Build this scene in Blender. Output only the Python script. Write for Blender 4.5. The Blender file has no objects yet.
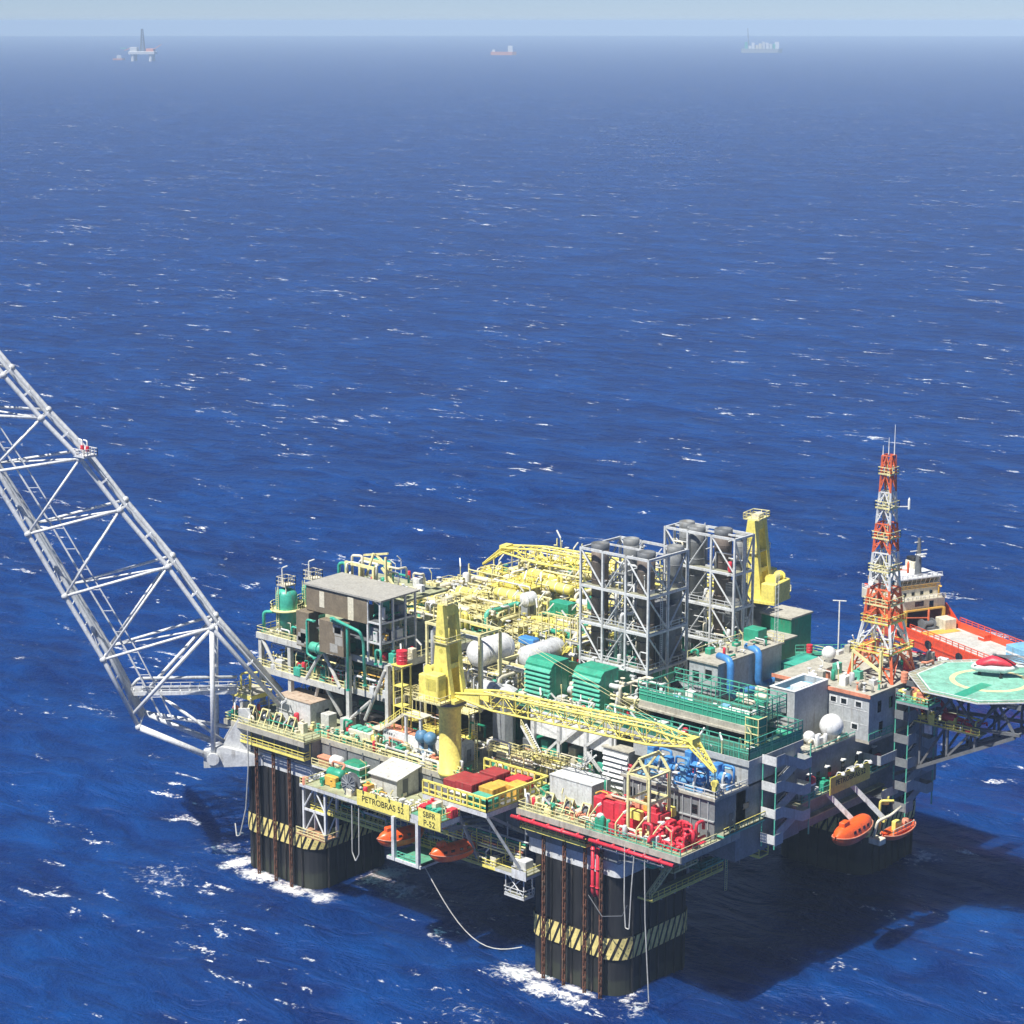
import bpy, math, random
import numpy as np
from mathutils import Vector, Matrix
R = math.radians
scene = bpy.context.scene
col = scene.collection
V = Vector

# ------------------------------------------------------------------ materials
def new_mat(name):
    m = bpy.data.materials.new(name); m.use_nodes = True
    nt = m.node_tree
    return m, nt, nt.nodes['Principled BSDF']

def paint(name, rgb, rough=.5, var=.22, rust=.0, scale=.55, metal=0., dirt=(.16, .13, .09)):
    """weathered paint: large soft fading, small grime spots, rust runs stretched downwards"""
    m, nt, b = new_mat(name); N = nt.nodes; L = nt.links
    tc = N.new('ShaderNodeNewGeometry')
    n1 = N.new('ShaderNodeTexNoise'); n1.inputs['Scale'].default_value = scale; n1.inputs['Detail'].default_value = 5
    L.new(tc.outputs['Position'], n1.inputs['Vector'])
    r1 = N.new('ShaderNodeMapRange'); r1.inputs['From Min'].default_value = .3; r1.inputs['From Max'].default_value = .72
    r1.inputs['To Min'].default_value = 1 - var; r1.inputs['To Max'].default_value = 1 + var * .45
    L.new(n1.outputs['Fac'], r1.inputs['Value'])
    mul = N.new('ShaderNodeVectorMath'); mul.operation = 'SCALE'
    mul.inputs[0].default_value = rgb; L.new(r1.outputs['Result'], mul.inputs['Scale'])
    mp = N.new('ShaderNodeMapping'); mp.inputs['Scale'].default_value = (1.5, 1.5, .28)
    L.new(tc.outputs['Position'], mp.inputs['Vector'])
    n2 = N.new('ShaderNodeTexNoise'); n2.inputs['Scale'].default_value = 1.0; n2.inputs['Detail'].default_value = 6
    L.new(mp.outputs['Vector'], n2.inputs['Vector'])
    r2 = N.new('ShaderNodeMapRange'); r2.inputs['From Min'].default_value = .56; r2.inputs['From Max'].default_value = .74
    r2.inputs['To Min'].default_value = 0; r2.inputs['To Max'].default_value = .42 + rust
    L.new(n2.outputs['Fac'], r2.inputs['Value'])
    n3 = N.new('ShaderNodeTexNoise'); n3.inputs['Scale'].default_value = 2.6; n3.inputs['Detail'].default_value = 3
    L.new(tc.outputs['Position'], n3.inputs['Vector'])
    r3 = N.new('ShaderNodeMapRange'); r3.inputs['From Min'].default_value = .3; r3.inputs['From Max'].default_value = .7
    r3.inputs['To Min'].default_value = .82; r3.inputs['To Max'].default_value = 1.1; L.new(n3.outputs['Fac'], r3.inputs['Value'])
    ml2 = N.new('ShaderNodeVectorMath'); ml2.operation = 'SCALE'; L.new(mul.outputs['Vector'], ml2.inputs[0]); L.new(r3.outputs['Result'], ml2.inputs['Scale'])
    mul = ml2
    mx = N.new('ShaderNodeMix'); mx.data_type = 'RGBA'
    L.new(r2.outputs['Result'], mx.inputs['Factor']); L.new(mul.outputs['Vector'], mx.inputs['A'])
    mx.inputs['B'].default_value = (*dirt, 1)
    L.new(mx.outputs['Result'], b.inputs['Base Color'])
    b.inputs['Roughness'].default_value = rough; b.inputs['Metallic'].default_value = metal
    return m

RUSTC = (.20, .075, .03)
MAT = dict(
    yellow=paint('yellow_paint', (.84, .73, .17), .45, .12, -.2),
    paleyellow=paint('faded_yellow_paint', (.80, .73, .36), .5, .16, 0),
    ochre=paint('ochre_paint', (.72, .42, .07), .5, .2, .1),
    white=paint('white_paint', (.72, .73, .72), .45, .12, .05),
    steel=paint('light_grey_paint', (.62, .63, .62), .5, .16, .08),
    stack_steel=paint('silver_grey_paint', (.60, .62, .62), .45, .18, .1),
    meshgreen=paint('dark_green_grating', (.06, .13, .09), .8, .3, .1),
    steelblue=paint('dull_blue_paint', (.09, .22, .36), .5, .25, .15),
    shade=paint('shaded_grey_paint', (.20, .215, .22), .6, .2, .1),  # the grey paint again, with the walls' shade darkened into its colour
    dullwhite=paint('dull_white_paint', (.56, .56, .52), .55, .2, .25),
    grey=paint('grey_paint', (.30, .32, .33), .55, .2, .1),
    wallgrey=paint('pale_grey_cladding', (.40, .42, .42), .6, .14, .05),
    darkgrey=paint('dark_grey_paint', (.13, .14, .15), .6, .25, .1),
    black=paint('black_paint', (.014, .014, .015), .55, .3, .05),
    deck=paint('worn_deck_paint', (.36, .38, .23), .8, .3, .25, dirt=(.22, .13, .07)),
    deckgreen=paint('green_deck_paint', (.10, .34, .21), .75, .3, .15),
    roofgrey=paint('dusty_roof_paint', (.42, .40, .33), .8, .22, .15),
    roofstain=paint('rust_stained_roof', (.46, .36, .27), .8, .3, .35, dirt=RUSTC),
    green=paint('green_paint', (.015, .24, .13), .45, .2, .05),
    midgreen=paint('mid_green_paint', (.03, .33, .20), .45, .2, .05),
    seagreen=paint('pale_green_paint', (.10, .46, .32), .4, .2, .05),
    turq=paint('turquoise_paint', (.06, .42, .30), .4, .2, .08),
    blue=paint('blue_paint', (.06, .25, .58), .45, .25, .08),
    skyblue=paint('pale_blue_paint', (.20, .46, .66), .45, .2, .05),
    red=paint('red_paint', (.66, .035, .06), .45, .22, .05),
    maroon=paint('dark_red_paint', (.36, .04, .04), .55, .25, .1),
    orange=paint('orange_gel_coat', (.85, .12, .02), .35, .12, .02),
    hullred=paint('orange_red_hull', (.80, .085, .02), .45, .18, .1),
    salmon=paint('salmon_paint', (.70, .27, .16), .6, .3, .1),
    cream=paint('cream_paint', (.70, .65, .50), .5, .15, .1),
    brown=paint('brown_cladding', (.205, .165, .11), .65, .25, .12),
    brownroof=paint('grey_brown_roof', (.36, .35, .31), .7, .1, .02),
    stack=paint('heat_stained_steel', (.19, .155, .13), .6, .3, .2),
    stackgrey=paint('grey_exhaust_steel', (.21, .22, .22), .55, .25, .1),
    rust=paint('rusty_chain', (.16, .065, .035), .85, .4, .3),
    rope=paint('grey_rope', (.5, .5, .46), .8, .2),
    lamp=paint('lamp_housing', (.82, .82, .76), .4, .1),
    olive=paint('shaded_yellow_paint', (.62, .54, .10), .5, .15, .05),  # yellow paint with the nameboard's shade darkened into its colour
    timber=paint('weathered_cover', (.40, .22, .12), .85, .3, .2),
)

def glass_mat():
    m, nt, b = new_mat('dark_window_glass')
    b.inputs['Base Color'].default_value = (.012, .016, .018, 1); b.inputs['Roughness'].default_value = .08
    return m
MAT['glass'] = glass_mat()

def mesh_mat(name, rgb, bright, alpha_thr=.35):
    """open floor grating: fine bars with holes between them"""
    m, nt, b = new_mat(name); N = nt.nodes; L = nt.links
    g = N.new('ShaderNodeNewGeometry')
    w1 = N.new('ShaderNodeTexWave'); w1.bands_direction = 'X'; w1.inputs['Scale'].default_value = 1.1
    w2 = N.new('ShaderNodeTexWave'); w2.bands_direction = 'Y'; w2.inputs['Scale'].default_value = 1.1
    for w in (w1, w2): L.new(g.outputs['Position'], w.inputs['Vector'])
    mx = N.new('ShaderNodeMath'); mx.operation = 'MAXIMUM'
    L.new(w1.outputs['Fac'], mx.inputs[0]); L.new(w2.outputs['Fac'], mx.inputs[1])
    gt = N.new('ShaderNodeMath'); gt.operation = 'GREATER_THAN'; gt.inputs[1].default_value = alpha_thr
    L.new(mx.outputs[0], gt.inputs[0]); L.new(gt.outputs[0], b.inputs['Alpha'])
    b.inputs['Base Color'].default_value = (*rgb, 1); b.inputs['Roughness'].default_value = .7
    return m
MAT['netgreen'] = mesh_mat('green_mesh', (.03, .28, .18), 1, .72)
MAT['grating'] = mesh_mat('steel_grating', (.34, .34, .24), 1, .45)

# ------------------------------------------------------------------ mesh builder
class MB:
    def __init__(s): s.v = []; s.f = []
    def add(s, vs, fs):
        o = len(s.v); s.v += [tuple(p) for p in vs]; s.f += [tuple(i + o for i in f) for f in fs]; return s
    def box(s, x0, x1, y0, y1, z0, z1):
        if x0 > x1: x0, x1 = x1, x0
        if y0 > y1: y0, y1 = y1, y0
        if z0 > z1: z0, z1 = z1, z0
        return s.add([(x, y, z) for z in (z0, z1) for y in (y0, y1) for x in (x0, x1)],
                     [(0, 2, 3, 1), (4, 5, 7, 6), (0, 1, 5, 4), (2, 6, 7, 3), (0, 4, 6, 2), (1, 3, 7, 5)])
    def cbox(s, x0, x1, y0, y1, z0, z1, c=.12):
        """box with chamfered vertical and top edges"""
        def ring(d, z): 
            a = (x0 + d, y0 + d, x1 - d, y1 - d)
            return [(a[0] + c, a[1], z), (a[2] - c, a[1], z), (a[2], a[1] + c, z), (a[2], a[3] - c, z),
                    (a[2] - c, a[3], z), (a[0] + c, a[3], z), (a[0], a[3] - c, z), (a[0], a[1] + c, z)]
        vs = ring(0, z0) + ring(0, z1 - c) + ring(c, z1)
        fs = [tuple(reversed(range(8))), tuple(range(16, 24))]
        for k in (0, 8):
            for i in range(8): j = (i + 1) % 8; fs.append((k + i, k + j, k + 8 + j, k + 8 + i))
        return s.add(vs, fs)
    def frame(s, d):
        d = V(d).normalized(); u = d.cross(V((0, 0, 1)))
        if u.length < 1e-3: u = V((1, 0, 0))
        u.normalize(); return u, u.cross(d).normalized()
    def tube(s, p, q, r, n=8, r2=None):
        p, q = V(p), V(q); u, w = s.frame(q - p); r2 = r if r2 is None else r2
        vs = [c + (u * math.cos(2 * math.pi * i / n) + w * math.sin(2 * math.pi * i / n)) * rr for c, rr in ((p, r), (q, r2)) for i in range(n)]
        fs = [(i, n + i, n + (i + 1) % n, (i + 1) % n) for i in range(n)] + [tuple(range(n)), tuple(reversed(range(n, 2 * n)))]
        return s.add(vs, fs)
    def bar(s, p, q, w, h=None):
        p, q = V(p), V(q); h = w if h is None else h; u, t = s.frame(q - p)
        vs = [c + u * a * w / 2 + t * b * h / 2 for c in (p, q) for a, b in ((-1, -1), (1, -1), (1, 1), (-1, 1))]
        return s.add(vs, [(0, 1, 2, 3), (7, 6, 5, 4)] + [(i, 4 + i, 4 + (i + 1) % 4, (i + 1) % 4) for i in range(4)])
    def path(s, pts, r, n=8):
        """round pipe along points with rounded elbows"""
        pts = [V(p) for p in pts]; out = [pts[0]]
        for a, b, c in zip(pts, pts[1:], pts[2:]):
            l1, l2 = (a - b).length, (c - b).length
            if l1 < 1e-4 or l2 < 1e-4: continue
            k = min(r * 2.2, l1 * .45, l2 * .45); p0 = b + (a - b) / l1 * k; p1 = b + (c - b) / l2 * k
            for t in (0, .33, .67, 1): out.append((1 - t) ** 2 * p0 + 2 * t * (1 - t) * b + t * t * p1)
        out.append(pts[-1])
        d = (out[1] - out[0]).normalized(); u, w = s.frame(d); rings = []
        for i, p in enumerate(out):
            t = (out[min(i + 1, len(out) - 1)] - out[max(i - 1, 0)]).normalized()
            u = (u - t * u.dot(t)).normalized(); w = t.cross(u)
            rings.append([p + (u * math.cos(2 * math.pi * k / n) + w * math.sin(2 * math.pi * k / n)) * r for k in range(n)])
        vs = [v for rg in rings for v in rg]; fs = []
        for i in range(len(rings) - 1):
            for k in range(n): fs.append((i * n + k, i * n + (k + 1) % n, (i + 1) * n + (k + 1) % n, (i + 1) * n + k))
        fs += [tuple(reversed(range(n))), tuple(range((len(rings) - 1) * n, len(rings) * n))]
        return s.add(vs, fs)
    def lathe(s, c, prof, n=16, axis=(0, 0, 1)):
        """prof: (radius, distance along axis)"""
        c = V(c); d = V(axis).normalized(); u, w = s.frame(d); vs = []; fs = []
        for r, h in prof:
            vs += [c + d * h + (u * math.cos(2 * math.pi * i / n) + w * math.sin(2 * math.pi * i / n)) * r for i in range(n)]
        for k in range(len(prof) - 1):
            for i in range(n): fs.append((k * n + i, (k + 1) * n + i, (k + 1) * n + (i + 1) % n, k * n + (i + 1) % n))
        fs += [tuple(range(n)), tuple(reversed(range((len(prof) - 1) * n, len(prof) * n)))]
        return s.add(vs, fs)
    def ball(s, c, r, n=14, m=9, sq=1.):
        return s.lathe((c[0], c[1], c[2]), [(max(r * math.sin(math.pi * k / m), .01), -r * sq * math.cos(math.pi * k / m)) for k in range(m + 1)], n)
    def vessel(s, p, q, r, n=14):
        """drum with domed ends"""
        p, q = V(p), V(q); l = (q - p).length; d = r * .5
        return s.lathe(p, [(.02, 0), (r * .55, d * .18), (r * .85, d * .5), (r, d), (r, l - d), (r * .85, l - d * .5), (r * .55, l - d * .18), (.02, l)], n, q - p)
    def prism(s, poly, vec, off=(0, 0, 0)):
        n = len(poly); vec = V(vec)
        vs = [V(p) + V(off) for p in poly] + [V(p) + V(off) + vec for p in poly]
        return s.add(vs, [tuple(reversed(range(n))), tuple(range(n, 2 * n))] + [(i, (i + 1) % n, n + (i + 1) % n, n + i) for i in range(n)])
    def hprism(s, poly, z0, z1): return s.prism([(x, y, z0) for x, y in poly], (0, 0, z1 - z0))
    def rail(s, pts, h=1.15, step=1.6, r=.055, kick=True, mid=True):
        for a, b in zip(pts, pts[1:]):
            a, b = V(a), V(b); n = max(1, int((b - a).length / step + .5))
            for i in range(n + 1):
                p = a.lerp(b, i / n); s.bar(p, p + V((0, 0, h)), r * 1.7)
            s.bar(a + V((0, 0, h)), b + V((0, 0, h)), r * 1.9)
            if mid: s.bar(a + V((0, 0, h * .52)), b + V((0, 0, h * .52)), r * 1.5)
            if kick: s.bar(a + V((0, 0, .09)), b + V((0, 0, .09)), .03, .16)
        return s
    def stair(s, p, q, w, side):
        """flight from p up to q; side = horizontal unit vector across"""
        p, q, sd = V(p), V(q), V(side)
        for k in (0, w): s.bar(p + sd * k, q + sd * k, .1, .3)
        n = max(2, int((q.z - p.z) / .3))
        for i in range(n):
            c = p.lerp(q, (i + .5) / n); s.bar(c, c + sd * w, .26, .04)
        return s
    def xbrace(s, a, b, c, d, r): s.tube(a, c, r, 6); s.tube(b, d, r, 6); return s
    def build(s, name, mat, parent=None, smooth=False):
        me = bpy.data.meshes.new(name)
        if parent is not None: o = V(parent['_o'])
        else:
            a = np.array(s.v); lo, hi = a.min(0), a.max(0); o = V(((lo[0] + hi[0]) / 2, (lo[1] + hi[1]) / 2, lo[2]))
        me.from_pydata([V(p) - o for p in s.v], [], s.f); me.update()
        me.materials.append(MAT[mat] if isinstance(mat, str) else mat)
        if smooth: me.shade_smooth() if smooth is True else None
        ob = bpy.data.objects.new(name, me); col.objects.link(ob)
        if parent is None: ob.location = o; ob['_o'] = tuple(o)
        else: ob.parent = parent; ob['_o'] = tuple(parent['_o'])
        if smooth:
            me.polygons.foreach_set('use_smooth', [len(p.vertices) <= 4 for p in me.polygons])
        return ob

def tag(o, label=None, cat=None, group=None, kind=None):
    if label: o['label'] = label
    if cat: o['category'] = cat
    if group: o['group'] = group
    if kind: o['kind'] = kind
    return o
def thing(name, label, cat, loc=(0, 0, 0), group=None):
    o = bpy.data.objects.new(name, None); col.objects.link(o); o.empty_display_size = .5
    o.location = loc; o['_o'] = tuple(loc)
    return tag(o, label, cat, group)
def copy_tree(o, loc=None, rz=None, label=None, parent=None):
    c = o.copy(); col.objects.link(c)
    if parent is not None: c.parent = parent
    for ch in list(o.children): copy_tree(ch, parent=c)
    if loc is not None: c.location = loc
    if rz is not None: c.rotation_euler = (0, 0, rz)
    if label: c['label'] = label
    return c
def text_mesh(name, body, size, parent, origin, right, up, mat='black', depth=.02):
    cu = bpy.data.curves.new(name, 'FONT'); cu.body = body; cu.size = size; cu.extrude = depth
    cu.align_x = 'CENTER'; cu.align_y = 'CENTER'
    t = bpy.data.objects.new(name, cu)
    me = bpy.data.meshes.new_from_object(t); bpy.data.objects.remove(t); bpy.data.curves.remove(cu)
    me.materials.clear(); me.materials.append(MAT[mat]); me.name = name
    r, u = V(right).normalized(), V(up).normalized(); n = r.cross(u)
    me.transform(Matrix(((r.x, u.x, n.x, 0), (r.y, u.y, n.y, 0), (r.z, u.z, n.z, 0), (0, 0, 0, 1))))
    o = bpy.data.objects.new(name, me); col.objects.link(o)
    o.parent = parent; o.location = V(origin) - V(parent['_o']); o['_o'] = tuple(parent['_o'])
    return o
# ------------------------------------------------------------------ camera, sky, sun, air
CAM = V((245.476, -293.945, 147.411)); YAW, PITCH = 2.3004996, .2151452
fw = V((math.cos(YAW) * math.cos(PITCH), math.sin(YAW) * math.cos(PITCH), -math.sin(PITCH)))
cam = bpy.data.cameras.new('camera'); co = bpy.data.objects.new('camera', cam); col.objects.link(co)
co.location = CAM; co.rotation_euler = fw.to_track_quat('-Z', 'Y').to_euler()
cam.sensor_width = 36; cam.lens = 2245.682 / 1024 * 36; cam.clip_start = 1; cam.clip_end = 90000
scene.camera = co

SUN_EL, SUN_AZ = R(60), math.atan2(-1, -.03)          # the sun stands to the left of the camera, over the near left face
sdir = V((math.cos(SUN_AZ) * math.cos(SUN_EL), math.sin(SUN_AZ) * math.cos(SUN_EL), math.sin(SUN_EL)))
sl = bpy.data.lights.new('sun', 'SUN'); sl.energy = 5.0; sl.angle = R(.5); sl.color = (1, .965, .90)
so = bpy.data.objects.new('sun', sl); col.objects.link(so); so.rotation_euler = sdir.to_track_quat('Z', 'Y').to_euler()
so.location = (-100, -300, 400)
w = bpy.data.worlds.new('World'); scene.world = w; w.use_nodes = True
nt = w.node_tree; bg = nt.nodes['Background']; sk = nt.nodes.new('ShaderNodeTexSky'); sk.sky_type = 'NISHITA'
sk.sun_disc = False; sk.sun_elevation = SUN_EL; sk.sun_rotation = math.pi / 2 - SUN_AZ
sk.altitude = 100; sk.air_density = .6; sk.dust_density = .0; sk.ozone_density = 3.5
tint = nt.nodes.new('ShaderNodeVectorMath'); tint.operation = 'MULTIPLY'; tint.inputs[1].default_value = (.88, .95, 1.2)
nt.links.new(sk.outputs['Color'], tint.inputs[0]); nt.links.new(tint.outputs[0], bg.inputs['Color']); bg.inputs['Strength'].default_value = .05
scene.view_settings.view_transform = 'Standard'; scene.view_settings.look = 'None'
scene.view_settings.exposure = .66; scene.view_settings.gamma = 1

HAZE = True
if HAZE:
    H = MB().box(CAM.x - 27000, CAM.x + 27000, CAM.y - 27000, CAM.y + 27000, -8, 156)
    m, nt, b = new_mat('sea_haze'); nt.nodes.remove(b)
    pv = nt.nodes.new('ShaderNodeVolumePrincipled')
    pv.inputs['Color'].default_value = (.57, .76, 1, 1); pv.inputs['Density'].default_value = .00009
    pv.inputs['Anisotropy'].default_value = -.22
    nt.links.new(pv.outputs['Volume'], nt.nodes['Material Output'].inputs['Volume'])
    tag(H.build('haze', m), 'pale blue haze lying over the sea towards the horizon', kind='stuff')

# ------------------------------------------------------------------ sea: near part with real waves, far part flat to the horizon
def sea():
    rng = np.random.RandomState(3)
    x = np.arange(-340, 341, 2.); y = np.arange(-340, 341, 2.)
    X, Y = np.meshgrid(x, y); Z = np.zeros_like(X)
    for k in range(46):
        lam = 6 * (90 / 6.) ** rng.rand(); th = R(100) + rng.randn() * .55; kk = 2 * math.pi / lam
        a = .011 * lam * (.55 + .6 * rng.rand()) * (.45 if lam > 35 else 1)
        ph = kk * (X * math.cos(th) + Y * math.sin(th)) + rng.rand() * 6.28
        Z += a * .34 * (np.sin(ph) + .22 * np.sin(2 * ph + .6))
    edge = np.clip(np.minimum.reduce([X + 340, 340 - X, Y + 340, 340 - Y]) / 80, 0, 1); Z *= edge
    n = len(x); vs = np.stack([X.ravel(), Y.ravel(), Z.ravel()], 1).tolist()
    i = np.arange(n * n).reshape(n, n)
    fs = np.stack([i[:-1, :-1].ravel(), i[:-1, 1:].ravel(), i[1:, 1:].ravel(), i[1:, :-1].ravel()], 1).tolist()
    # far ring, centred below the camera
    o = len(vs); m = 128; rad = 24000
    vs += [(CAM.x + rad * math.cos(2 * math.pi * k / m), CAM.y + rad * math.sin(2 * math.pi * k / m), 0) for k in range(m)]
    peri = list(i[0, :-1]) + list(i[:-1, -1]) + list(i[-1, :0:-1]) + list(i[:0:-1, 0])
    peri = [int(p) for p in peri]; ang = [math.atan2(vs[p][1] - CAM.y * 0, vs[p][0]) for p in peri]
    # coarse join: one quad strip by angle around the platform
    ring = list(range(o, o + m)); ra = [math.atan2(vs[k][1], vs[k][0]) for k in ring]
    P = sorted(zip(ang, peri)); Q = sorted(zip(ra, ring)); a = b_ = 0
    while a < len(P) or b_ < len(Q):
        pa, qa = P[a % len(P)][1], Q[b_ % len(Q)][1]
        if b_ >= len(Q) or (a < len(P) and P[a][0] <= Q[b_][0]): fs.append((pa, qa, P[(a + 1) % len(P)][1])); a += 1
        else: fs.append((pa, qa, Q[(b_ + 1) % len(Q)][1])); b_ += 1
    me = bpy.data.meshes.new('sea'); me.from_pydata(vs, [], fs); me.update()
    me.polygons.foreach_set('use_smooth', [True] * len(me.polygons))
    ob = bpy.data.objects.new('sea', me); col.objects.link(ob)
    m, nt, b = new_mat('sea_water'); N = nt.nodes; L = nt.links
    g = N.new('ShaderNodeNewGeometry')
    def mapping(rot, sc):
        q = N.new('ShaderNodeMapping'); q.inputs['Rotation'].default_value = (0, 0, R(rot)); q.inputs['Scale'].default_value = sc
        L.new(g.outputs['Position'], q.inputs['Vector']); return q.outputs['Vector']
    def noise(vec, sc, det=3, rough=.5, dist=0):
        q = N.new('ShaderNodeTexNoise'); q.inputs['Scale'].default_value = sc; q.inputs['Detail'].default_value = det
        q.inputs['Roughness'].default_value = rough; q.inputs['Distortion'].default_value = dist; L.new(vec, q.inputs['Vector']); return q.outputs['Fac']
    def math_(op, a, b=None, c=None, clamp=False):
        q = N.new('ShaderNodeMath'); q.operation = op; q.use_clamp = clamp
        for k, z in enumerate((a, b, c)):
            if z is None: continue
            if isinstance(z, (int, float)): q.inputs[k].default_value = z
            else: L.new(z, q.inputs[k])
        return q.outputs[0]
    def rng_(v, a, b_, c=0., d=1., smooth=False):
        q = N.new('ShaderNodeMapRange'); q.interpolation_type = 'SMOOTHSTEP' if smooth else 'LINEAR'
        for k, z in zip(('From Min', 'From Max', 'To Min', 'To Max'), (a, b_, c, d)): q.inputs[k].default_value = z
        L.new(v, q.inputs['Value']); return q.outputs['Result']
    wv = mapping(-42, (.5, 1, 1))                      # crests lie across the wind
    big = noise(wv, .035, 3, .55, .3); mid = noise(wv, .16, 4, .6, .5); fine = noise(mapping(-40, (.75, 1, 1)), .8, 5, .62, .1)
    hgt = math_('ADD', math_('MULTIPLY', big, 6.5), math_('ADD', math_('MULTIPLY', mid, 3.6), math_('MULTIPLY', fine, .8)))
    bp = N.new('ShaderNodeBump'); bp.inputs['Strength'].default_value = .8; bp.inputs['Distance'].default_value = 1.
    L.new(hgt, bp.inputs['Height']); L.new(bp.outputs['Normal'], b.inputs['Normal'])
    # whitecaps: sparse breaking crests with torn edges
    fv = mapping(-39, (.40, 1, 1))
    f1 = noise(fv, .055, 2, .5, .2); f2 = noise(fv, .26, 4, .62, .6); f3 = noise(g.outputs['Position'], 1.1, 4, .7)
    f4 = noise(g.outputs['Position'], .006, 2, .5)
    cap = math_('ADD', math_('MULTIPLY', f1, .42), math_('ADD', math_('MULTIPLY', f2, .88), math_('ADD', math_('MULTIPLY', f3, .34), math_('MULTIPLY', f4, .18))))
    caps = math_('MULTIPLY', rng_(cap, 1.065, 1.13, 0, 1, True), rng_(noise(g.outputs['Position'], .9, 5, .75, .8), .38, .58, .1, 1))
    # wash around the columns and the ship
    def splash(x, y, rx, ry, amt):
        q = N.new('ShaderNodeVectorMath'); q.operation = 'SUBTRACT'; L.new(g.outputs['Position'], q.inputs[0]); q.inputs[1].default_value = (x, y, 0)
        r = N.new('ShaderNodeVectorMath'); r.operation = 'MULTIPLY'; L.new(q.outputs[0], r.inputs[0]); r.inputs[1].default_value = (1 / rx, 1 / ry, 0)
        l = N.new('ShaderNodeVectorMath'); l.operation = 'LENGTH'; L.new(r.outputs[0], l.inputs[0])
        return rng_(l.outputs['Value'], 0, 1, amt, 0, True)
    sp = None
    for a in ((28, -44, 7, 3, .9), (36, -44.6, 8, 2.4, .8), (43.6, -41, 3, 6, .6), (-36, -44.4, 9, 2.6, .9), (-26, -44, 5, 3, .8), (25, -46, 9, 7, .8), (31, -47.5, 8, 5, .8), (37, -47, 8, 4, .7), (-44.5, -43, 5, 8, .9), (-38, -45.4, 8, 4, .9), (-29, -45.4, 9, 4, .85), (-22, -44, 6, 5, .8), (-20.5, -30, 6, 11, .95), (-13, -33, 11, 8, .7), (47, -44, 5, 7, .5),
              (46, 40, 6, 10, .6), (-50, -56, 16, 12, .42), (-52, -40, 12, 9, .46), (30, -62, 16, 10, .34), (70, -30, 20, 9, .36), (-52, 186, 18, 6, .9), (-26, 182, 20, 6, .85), (-5, 175, 16, 5, .6)):
        q = splash(*a); sp = q if sp is None else math_('MAXIMUM', sp, q)
    tear = math_('ADD', math_('MULTIPLY', noise(g.outputs['Position'], .62, 6, .74, 1.0), .75), math_('MULTIPLY', f3, .35))
    wash = rng_(math_('ADD', tear, math_('MULTIPLY', sp, .42)), .70, .92, 0, .95, True)
    foam = math_('MAXIMUM', caps, math_('MULTIPLY', wash, rng_(sp, .02, .12)), clamp=True)
    # deep water colour, slightly greener on the thin crests
    mx = N.new('ShaderNodeMix'); mx.data_type = 'RGBA'
    L.new(rng_(math_('ADD', math_('MULTIPLY', mid, .6), math_('MULTIPLY', big, .5)), .45, .72), mx.inputs['Factor'])
    mx.inputs['A'].default_value = (.0009, .0165, .098, 1); mx.inputs['B'].default_value = (.0022, .047, .205, 1)
    mf = N.new('ShaderNodeMix'); mf.data_type = 'RGBA'; L.new(foam, mf.inputs['Factor']); L.new(mx.outputs['Result'], mf.inputs['A'])
    mf.inputs['B'].default_value = (.78, .8, .8, 1)
    L.new(mf.outputs['Result'], b.inputs['Base Color'])
    L.new(rng_(foam, 0, 1, .36, .8), b.inputs['Roughness']); b.inputs['Specular IOR Level'].default_value = .2; b.inputs['IOR'].default_value = 1.33
    b.subsurface_method = 'BURLEY'; b.inputs['Subsurface Weight'].default_value = .6; b.inputs['Subsurface Radius'].default_value = (4, 9, 13); b.inputs['Subsurface Scale'].default_value = 1.
    me.materials.append(m)
    tag(ob, 'deep blue open sea with small whitecaps', kind='structure')
sea()
# ------------------------------------------------------------------ hull: four black columns and the deck box
def col_mat():
    m, nt, b = new_mat('column_paint'); N = nt.nodes; L = nt.links
    g = N.new('ShaderNodeNewGeometry'); sx = N.new('ShaderNodeSeparateXYZ'); L.new(g.outputs['Position'], sx.inputs[0])
    mp = N.new('ShaderNodeMapping'); mp.inputs['Scale'].default_value = (.8, .8, .1); L.new(g.outputs['Position'], mp.inputs['Vector'])
    n = N.new('ShaderNodeTexNoise'); n.inputs['Scale'].default_value = 1; n.inputs['Detail'].default_value = 5; L.new(mp.outputs['Vector'], n.inputs['Vector'])
    r = N.new('ShaderNodeValToRGB'); r.color_ramp.elements[0].color = (.010, .010, .011, 1); r.color_ramp.elements[1].color = (.034, .034, .033, 1)
    r.color_ramp.elements[0].position = .42; r.color_ramp.elements[1].position = .8
    L.new(n.outputs['Fac'], r.inputs['Fac'])
    n2 = N.new('ShaderNodeTexNoise'); n2.inputs['Scale'].default_value = .5; n2.inputs['Detail'].default_value = 4; L.new(g.outputs['Position'], n2.inputs['Vector'])
    ad = N.new('ShaderNodeMath'); ad.operation = 'MULTIPLY_ADD'; L.new(n2.outputs['Fac'], ad.inputs[0]); ad.inputs[1].default_value = -2.4; L.new(sx.outputs['Z'], ad.inputs[2])
    mr = N.new('ShaderNodeMapRange'); mr.inputs['From Min'].default_value = 1.2; mr.inputs['From Max'].default_value = 1.8
    L.new(ad.outputs[0], mr.inputs['Value'])
    mx = N.new('ShaderNodeMix'); mx.data_type = 'RGBA'; L.new(mr.outputs['Result'], mx.inputs['Factor'])
    mx.inputs['A'].default_value = (.03, .034, .022, 1)          # weed and slime at the waterline
    L.new(r.outputs['Color'], mx.inputs['B']); L.new(mx.outputs['Result'], b.inputs['Base Color']); b.inputs['Roughness'].default_value = .62
    return m
MAT['column'] = col_mat()
MAT['stripe'] = paint('hazard_yellow', (.82, .68, .24), .5, .2, .1)
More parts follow.
